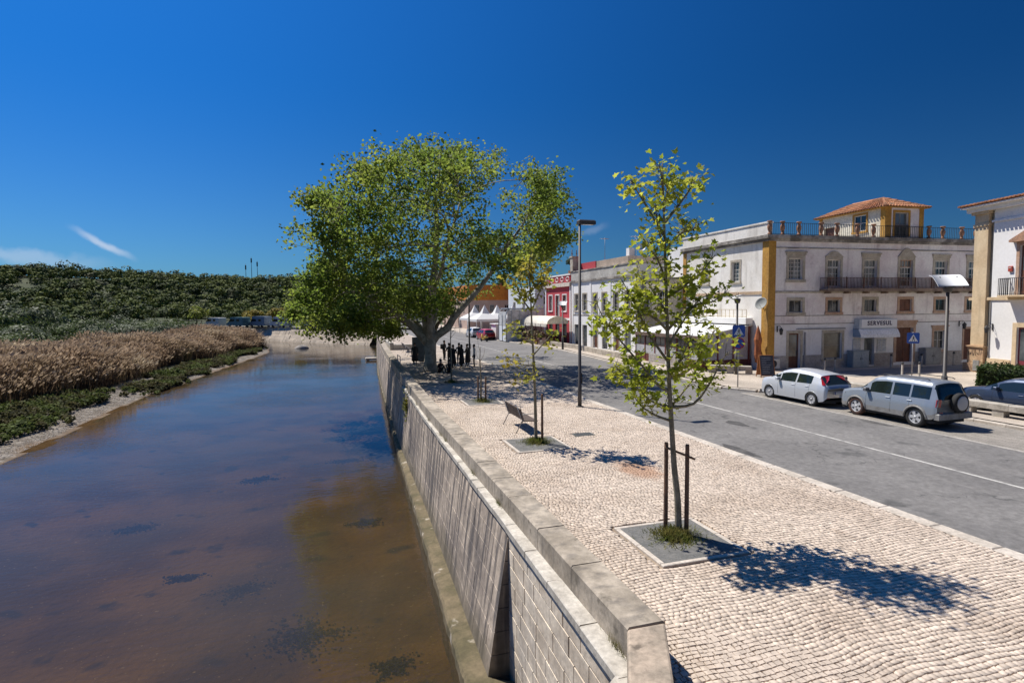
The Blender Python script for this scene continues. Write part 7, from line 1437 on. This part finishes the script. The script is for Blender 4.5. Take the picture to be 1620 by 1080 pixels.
def weed_tufts():
    n = 700; y = RNG.choice([13.5, 17.2, 18.0, 20.5, 24.1, 27.5, 29.8, 11.2, 5.95], n)+RNG.normal(0, .12, n); x = np.interp(y, [4, 11, 18, 22, 30], [3.17, 3.2, 3.2, 3.22, 3.42])-.015-np.abs(RNG.normal(0, .02, n)); p = np.stack([x, y, np.full(n, .175)], 1); h = RNG.uniform(.04, .16, n); l = np.stack([-RNG.random(n)*.06, RNG.normal(0, .05, n), h], 1); u = np.stack([0*h, 0*h+.006, 0*h], 1); V = np.stack([p-u, p+u, p+l+u*.3, p+l-u*.3], 1).reshape(-1, 3)
    arrays_mesh('joint_weeds', V, np.arange(4*n).reshape(n, 4), MATS['weed_blade'], kind='stuff')
weed_tufts()

# ---------------------------------------------------------------- far quay, campers, trees beyond the river
def far_quay():
    t = thing('far_quay_wall', 'pale rubble quay wall closing the far end of the river', 'wall', (8, 115, -3)); m = mat('far_quay_stone', (.60, .51, .40), .95, (.46, .385, .30), .6, 6, island=.16, spots=((.17, .14, .10), .9, .60, .72)); o = Vector((8, 115, -3)); b = MB()
    for (p, q) in zip(FARQ[:-1], FARQ[1:]):
        p, q = Vector((*p, 0)), Vector((*q, 0)); d = (q-p); L = d.length; e = d.normalized(); nrm = Vector((e.y, -e.x, 0))*1; rows = 4
        if nrm.y > 0: nrm = -nrm
        for r in range(rows):
            s = -(r % 2)*.6
            while s < L:
                w = RNG.uniform(.9, 1.9); a, c = max(0, s), min(L, s+w); s += w
                if c-a < .1 or L > 120 and a > 60: continue
                z0, z1 = -3.3+r*.85, -3.3+(r+1)*.85-.03; off = .62*(rows-r)-.4+RNG.uniform(-.05, .08); A, B = p+e*(a+.02)+nrm*off, p+e*(c-.02)+nrm*off
                b.add([A+nrm*.22+Vector((0, 0, z0))-o, B+nrm*.22+Vector((0, 0, z0))-o, B-nrm*.22+Vector((0, 0, z1))-o, A-nrm*.22+Vector((0, 0, z1))-o, A-nrm*.7+Vector((0, 0, z1+.05))-o, B-nrm*.7+Vector((0, 0, z1+.05))-o], [(0, 3, 2, 1), (3, 4, 5, 2)])
    b.build('stone', m, t, kind='stuff'); c = MB()
    for (p, q) in zip(FARQ[:2], FARQ[1:3]):
        p, q = Vector((*p, 0)), Vector((*q, 0)); e = (q-p).normalized(); nrm = Vector((e.y, -e.x, 0)); nrm = -nrm if nrm.y > 0 else nrm; k = MB()
        c.add([p+nrm*.2+Vector((0, 0, .12))-o, q+nrm*.2+Vector((0, 0, .12))-o, q-nrm*1.2+Vector((0, 0, .12))-o, p-nrm*1.2+Vector((0, 0, .12))-o, p+nrm*.2+Vector((0, 0, -.1))-o, q+nrm*.2+Vector((0, 0, -.1))-o], [(0, 1, 2, 3), (0, 4, 5, 1)][::1])
    c.build('coping', M_COPE, t)
    f = thing('quay_fence', 'dark post and rail fence along the far quay', 'fence', (8, 116, .1)); pts = [(7.2, 117.2), (-13.6, 142.3), (-40, 174)]; rails = MB()
    for p, q in zip(pts[:-1], pts[1:]):
        p, q = Vector((*p, 0)), Vector((*q, 0)); n = int((q-p).length/2.1)
        for i in range(n): w = p.lerp(q, i/n)-Vector((8, 116, 0)); k = MB(); k.box(w.x-.07, w.x+.07, w.y-.07, w.y+.07, 0, 1.25); k.build('post', M_IROND, f)
        for z in (.6, 1.15): k = MB(); k.tube([p-Vector((8, 116, -z)), q-Vector((8, 116, -z))], .045, 5); k.build('rail', M_IROND, f)
far_quay()
def far_tree(x, y, h, w, m, label, gr='small trees beyond the far quay', n=900, leaf=.42):
    t = thing('far_tree', label, 'tree', (x, y, -.1), 0, gr); b = MB(); b.tube([(0, 0, 0), (.1, 0, h*.3), (0, .1, h*.55)], [.16, .12, .06], 8); b.build('trunk', M_BARKD, t); P = []; D = []
    for k in range(8): c = np.array([random.gauss(0, .4)*w, random.gauss(0, .4)*w, h*random.uniform(.45, .8)]); p, d = blob_points(c, w*random.uniform(.4, .62), n//8, .85); P.append(p); D.append(d)
    V, F = leaf_quads(np.concatenate(P), leaf, .2, np.concatenate(D), .45); arrays_mesh('crown', V, F, m, t)
lm = leaf_mat('far_lime_leaf', (.17, .22, .035), (.22, .24, .05), .4, .3); ly = leaf_mat('far_yellow_leaf', (.30, .24, .05), (.24, .20, .05), .4, .3); lg = leaf_mat('far_green_leaf', (.07, .10, .03), (.10, .13, .04), .3, .3)
for x, y, h, w, m_, l in ((-31.5, 152, 5.0, 2.6, lm, 'small lime tree behind the end of the reed bed'), (-19.0, 150, 4.4, 2.2, ly, 'yellowing small tree between the campers'), (-14, 156, 4.6, 2.4, ly, 'second yellowing tree among the campers, right of the first'), (-8, 146, 5.2, 2.8, lm, 'lime green tree right of the campers, left of the plane crown'), (-2.5, 140, 5.0, 2.4, lm, 'lime green tree seen under the left edge of the plane crown'), (4.0, 136, 4.5, 2.2, lg, 'dark small tree under the plane crown at the far quay'),
        (12.5, 150, 6, 3, lg, 'dark street tree at the far end of the street, left one'), (17.5, 140, 6.5, 3.2, lg, 'dark street tree at the far end of the street, right one'), (22.0, 118, 5.5, 2.6, lg, 'dark tree beside the orange banded house'), (-24.5, 158, 4.2, 2.1, lg, 'dull green small tree behind the leftmost camper')): far_tree(x, y, h, w, m_, l)
def camper(x, y, rz, label, body, L=5.6, H_=2.5):
    t = thing('camper_van', label, 'camper van', (x, y, -.1), rz, 'campers parked beyond the far quay'); b = MB(); b.prism([(-L/2, .45), (L/2, .45), (L/2+.05, 1.0), (L/2-.75, 1.35), (L/2-1.3, 2.0), (L/2-1.2, H_-.05), (L/2-1.6, H_), (-L/2+.1, H_), (-L/2, H_-.1)], -1.0, 1.0); b.build('body', body, t)
    w = MB(); w.prism([(L/2-.80, 1.40), (L/2-1.27, 1.98), (L/2-1.9, 1.98), (L/2-1.9, 1.40)], -1.01, 1.01); w.build('cab_window', M_GLASS, t)
    for a in (-L*.28, L*.02): q = MB(); q.box(a, a+.9, -1.012, 1.012, 1.45, 1.95); q.build('side_window', M_GLASS, t)
    for a in (-L*.32, L*.32):
        for s in (-1, 1): q = MB(); q.lathe([(.2, -.1), (.33, -.1), (.34, 0), (.33, .1), (.2, .1)], 14); q.V = [(u+a, w_+s*.92, v+.33) for u, v, w_ in q.V]; q.build('wheel', M_RUB, t)
cw = mat('camper_white', (.62, .62, .62), .5); cg = mat('camper_teal', (.10, .22, .23), .5); cb = mat('camper_blue_grey', (.22, .28, .34), .5)
for x, y, r, l, m_, h in ((-27.2, 151, .5, 'white camper at the left end of the row beyond the quay', cw, 2.3), (-21.5, 146, .7, 'teal van with light windscreen second in the row of campers', cg, 2.4), (-16.5, 143.5, .6, 'pale blue grey van beside the yellowing tree', cb, 2.6), (-11.5, 139, .6, 'white camper in the middle of the row beyond the quay', cw, 2.5), (-4.2, 133, .7, 'teal camper seen just left of the plane crown', cg, 2.7), (1.2, 126.5, .8, 'blue grey camper half hidden by the plane crown', cb, 2.8)): camper(x, y, R(120)+r*.4, l, m_, H_=h)
def mast(x, y, h, label):
    z = float(ground_z(np.array([x]), np.array([y]))[0]); t = thing('radio_mast', label, 'mast', (x, y, z), 0, 'masts on the hill'); b = MB(); b.tube([(0, 0, 0), (0, 0, h)], [.2, .09], 6); b.build('pole', M_IROND, t); c = MB(); c.box(-.33, .33, -.2, .2, h-3.2, h-.8); c.build('antenna', M_IROND, t)
mast(-47, 352, 13, 'shorter radio mast on the wooded hilltop, leftmost of three'); mast(-44, 352, 17, 'tallest radio mast on the wooded hilltop'); mast(-41, 352, 15, 'right radio mast of the three on the wooded hilltop')
def roof_antenna(x, y, z, h, label):
    t = thing('roof_antenna', label, 'antenna', (x, y, z), R(30), 'antennas on the terraced roofs'); b = MB(); b.tube([(0, 0, 0), (0, 0, h)], .022, 6); b.build('mast', M_GALV, t); c = MB(); c.tube([(-.6, 0, h-.15), (.6, 0, h-.1)], .015, 5)
    for i in range(7): q = -.55+i*.18; c.tube([(q, -.3, h-.14+i*.008), (q, .3, h-.14+i*.008)], .009, 4)
    c.build('aerial', M_GALV, t)
roof_antenna(27.5, 55, 8.9, 2.6, 'tallest roof antenna above the white terraced house'); roof_antenna(28, 49.5, 8.9, 2.2, 'roof antenna nearest the satellite dish'); roof_antenna(27, 47.5, 8.9, 1.6, 'short roof antenna at the near end of the white terraced house')
dish((27.2, 47.0, 9.6), R(-30), 'white satellite dish on the roof of the white terraced house', .42)

# ---------------------------------------------------------------- people
SKIN = mat('skin', (.42, .24, .16), .6); HAIR = mat('dark_hair', (.025, .018, .014), .6)
def cloth(name, c): return mat(name, c, .9, tuple(v*.7 for v in c), 12)
BLACK = cloth('black_cloth', (.028, .028, .032)); DARK = cloth('charcoal_cloth', (.035, .036, .042)); SHOE = cloth('shoe_black', (.02, .018, .017))
def person(x, y, rz, label, pose='stand', top=BLACK, legs=BLACK, h=1.62, coat=None, bag=None, hair=HAIR, z=0, group='people in dark clothes under the plane tree', long_hair=False):
    t = thing('person', label, 'person', (x, y, z), rz, group); k = h/1.75; V = []; E = []; Rr = []; SEG = []
    def v(p, r): V.append(Vector(p)*k); Rr.append(r*k); return len(V)-1
    def e(a, b, m): E.append((a, b)); SEG.append((a, b, m))
    sit = pose in ('sit', 'ground'); gr = pose == 'ground'; up = -.80 if gr else -.50 if sit else 0; fwd = .10 if sit else 0
    pel = v((0, 0, .96+up), .135); sp = v((0, .0+fwd*.5, 1.14+up), .125); ch = v((0, fwd+.01, 1.34+up), .15); nk = v((0, fwd+.015, 1.49+up), .055); hb = v((0, fwd+.035, 1.58+up), .075); hd = v((0, fwd+.03, 1.68+up), .082)
    e(pel, sp, 1); e(sp, ch, 1); e(ch, nk, 1); e(nk, hb, 0); e(hb, hd, 0); ns = v((0, fwd+.12, 1.62+up), .012); e(hb, ns, 0)
    for s in (-1, 1):
        sh = v((s*.185, fwd, 1.415+up), .062); e(ch, sh, 1)
        A = {'stand': ((s*.25, -.02, 1.14), (s*.25, .10, .90)), 'reach': ((s*.40, .12, 1.22), (s*.62, .24, 1.12)), 'gather': ((s*.26, .08, 1.14), (s*.14, .30, 1.12)), 'walk': ((s*.24, -.10*s, 1.15), (s*.24, .12*s+.06, .92)), 'sit': ((s*.24, .20, 1.16+up), (s*.14, .42, 1.02+up)), 'ground': ((s*.26, .16, 1.16+up), (s*.15, .36, 1.22+up))}[pose]
        el = v(A[0], .046); wr = v(A[1], .034); e(sh, el, 1); e(el, wr, 1); d = (V[wr]-V[el]).normalized(); pm = v(tuple((V[wr]+d*.07)/k if k else 0), .036); pm_ = V[pm]; V[pm] = V[wr]+d*.075*k; e(wr, pm, 0)
        side = d.orthogonal().normalized(); 
        for i, l in enumerate((.075, .085, .08, .065)):
            b0 = V[pm]+side*(i-1.5)*.019*k; a = len(V); V.append(b0+d*l*.55*k); Rr.append(.009*k); V.append(b0+d*l*k+Vector((0, 0, -.012))*k); Rr.append(.007*k); e(pm, a, 0); e(a, a+1, 0)
        a = len(V); V.append(V[wr]+d*.05*k+side*.05*k); Rr.append(.010*k); e(wr, a, 0)
        hp = v((s*.095, 0, .90+up), .098); e(pel, hp, 2)
        if gr: kn = v((s*.15, .36, .46), .066); an = v((s*.13, .58, .08), .043); to = v((s*.14, .73, .045), .036)
        elif sit: kn = v((s*.14, .42, .50), .066); an = v((s*.13, .40+.12*s, .09), .043); to = v((s*.14, .56+.12*s, .045), .036)
        else:
            st = {'walk': .22*s}.get(pose, .03*s); kn = v((s*.105, .04+st*.5, .51), .066); an = v((s*.11, st, .09), .043); to = v((s*.125, .15+st, .045), .036)
        e(hp, kn, 2); e(kn, an, 2); e(an, to, 3)
    me = bpy.data.meshes.new('body_skin'); me.from_pydata([tuple(p) for p in V], E, []); o = bpy.data.objects.new('body_skin', me); COL.objects.link(o); sk = o.modifiers.new('skin', 'SKIN'); sk.use_smooth_shade = True
    for i, r in enumerate(Rr): me.skin_vertices[0].data[i].radius = (r, r*(.72 if i in (pel, sp, ch) else 1.0)); me.skin_vertices[0].data[i].use_root = (i == 0)
    o.modifiers.new('sub', 'SUBSURF').levels = 1; dg = bpy.context.evaluated_depsgraph_get(); m2 = bpy.data.meshes.new_from_object(o.evaluated_get(dg)); bpy.data.objects.remove(o); m2.name = 'body'
    m2.materials.clear()
    for m_ in (SKIN, top, legs, SHOE): m2.materials.append(m_)
    segs = [(V[a], V[b], m_) for a, b, m_ in SEG]
    for p in m2.polygons:
        c = p.center; best = 9; bm_ = 0
        for a, b, m_ in segs:
            ab = b-a; tt = max(0, min(1, (c-a).dot(ab)/max(1e-9, ab.length_squared))); d = (c-a-ab*tt).length
            if d < best: best, bm_ = d, m_
        p.material_index = bm_; p.use_smooth = True
    body = link('body', m2, t)
    b = MB(); c = V[hd]; ln = .17 if long_hair else 0; b.lathe([(.02*k, .118*k), (.075*k, .095*k), (.102*k, .03*k), (.10*k, -.04*k), (.07*k, -(.08+ln)*k)], 12, (c.x, c.y-.018*k, c.z)); b.build('hair', hair, t)
    if coat:
        b = MB(); z0 = (.30 if not sit else .2); b.lathe([(.27*k, (z0+.0)*k), (.235*k, .7*k), (.19*k, .98*k), (.185*k, 1.1*k), (.205*k, 1.3*k), (.17*k, 1.44*k), (.08*k, 1.49*k)], 14); b.V = [(a, q*.72, z_) for a, q, z_ in b.V]; b.build('cloak', coat, t)
    if bag: b = MB(); b.cbox(-.15*k, .15*k, -.30*k, -.12*k, 1.02*k, 1.45*k, .05*k); b.build('backpack', bag, t)
    return t
WHITE = cloth('white_shirt', (.55, .55, .56)); NAVY = cloth('navy_cloth', (.02, .025, .05))
person(8.35, 45.2, R(-140), 'person in black with a backpack standing apart by the roadside', 'stand', bag=DARK)
person(8.05, 41.6, R(-60), 'person in black reaching out an arm at the left of the group', 'reach')
person(7.95, 39.6, R(-30), 'person in a black cloak at the near left of the huddled group', 'gather', coat=BLACK); person(8.55, 39.5, R(40), 'person in a black cloak with long hair at the middle of the huddled group', 'gather', coat=BLACK, long_hair=True)
person(8.75, 41.3, R(160), 'person in charcoal at the back of the huddled group', 'gather', top=DARK); person(9.15, 40.3, R(100), 'person in black, second from the right of the huddled group', 'gather', coat=DARK); person(9.45, 39.4, R(70), 'person in white shirt and dark trousers at the right of the group', 'stand', top=WHITE, legs=NAVY)
person(5.72, 43.1, R(170), 'person in a long black cloak standing alone by the notice panel', 'stand', coat=BLACK)
person(6.55, 37.15, R(205), 'person in dark clothes sitting on the ground at the foot of the plane tree', 'ground', top=cloth('maroon_cloth', (.06, .018, .02)), z=.0); person(7.15, 36.75, R(165), 'person in black sitting on the ground beside the one at the tree foot', 'ground', z=.0)
person(7.7, 84.4, R(10), 'person in dark clothes walking far along the promenade', 'walk', group='walkers far along the promenade'); person(8.45, 84.2, R(10), 'person in pale clothes walking far along the promenade', 'walk', top=WHITE, legs=cloth('grey_cloth', (.3, .3, .32)), group='walkers far along the promenade')
person(16.4, 90.85, 0, 'rider in dark clothes on the far scooter', 'sit', z=.22, group='walkers far along the promenade')

# a low white kiosk beside the road, and dark weed beds on the river floor
def kiosk():
    t = thing('kiosk', 'low white kiosk with a small dark window between the tents and the bowed pavilion', 'kiosk', (20.4, 72.6, 0)); b = MB(); b.cbox(0, 3.0, 0, 2.4, .0, 1.95, .03); b.build('wall', M_NEWW, t); r = MB(); r.box(-.15, 3.15, -.15, 2.55, 1.955, 2.05); r.build('roof', M_NEWW, t); w = MB(); w.box(1.1, 1.7, -.03, -.002, 1.0, 1.6); w.build('window', M_GLASS, t)
kiosk()
def weed_beds():
    for i, (x, y, a, b) in enumerate(((-2.6, 17.0, .75, .5), (-4.4, 18.3, .45, .28), (-.9, 14.0, .95, .75), (-3.5, 28, .7, .4), (.4, 30, .9, .4), (.9, 21, .5, .35), (-7.0, 23.0, .6, .3), (1.0, 12.2, .4, .4))):
        n = 800; r = np.abs(RNG.normal(0, .58, n)); t = RNG.uniform(0, 6.28, n); px = x+a*r*np.cos(t)*(1+.3*np.sin(3*t+i)); py = y+b*r*np.sin(t)*(1+.3*np.sin(2*t+2*i)); z = ground_z(px, py)+.015+.06*np.clip(1-r, 0, 1)*RNG.random(n)
        V, F = leaf_quads(np.stack([px, py, z], 1), .085, .6); arrays_mesh('river_weed', V, F, mat('river_weed_dark', (.022, .022, .020), .9, (.04, .036, .028), 2, island=.3), kind='stuff')
weed_beds()
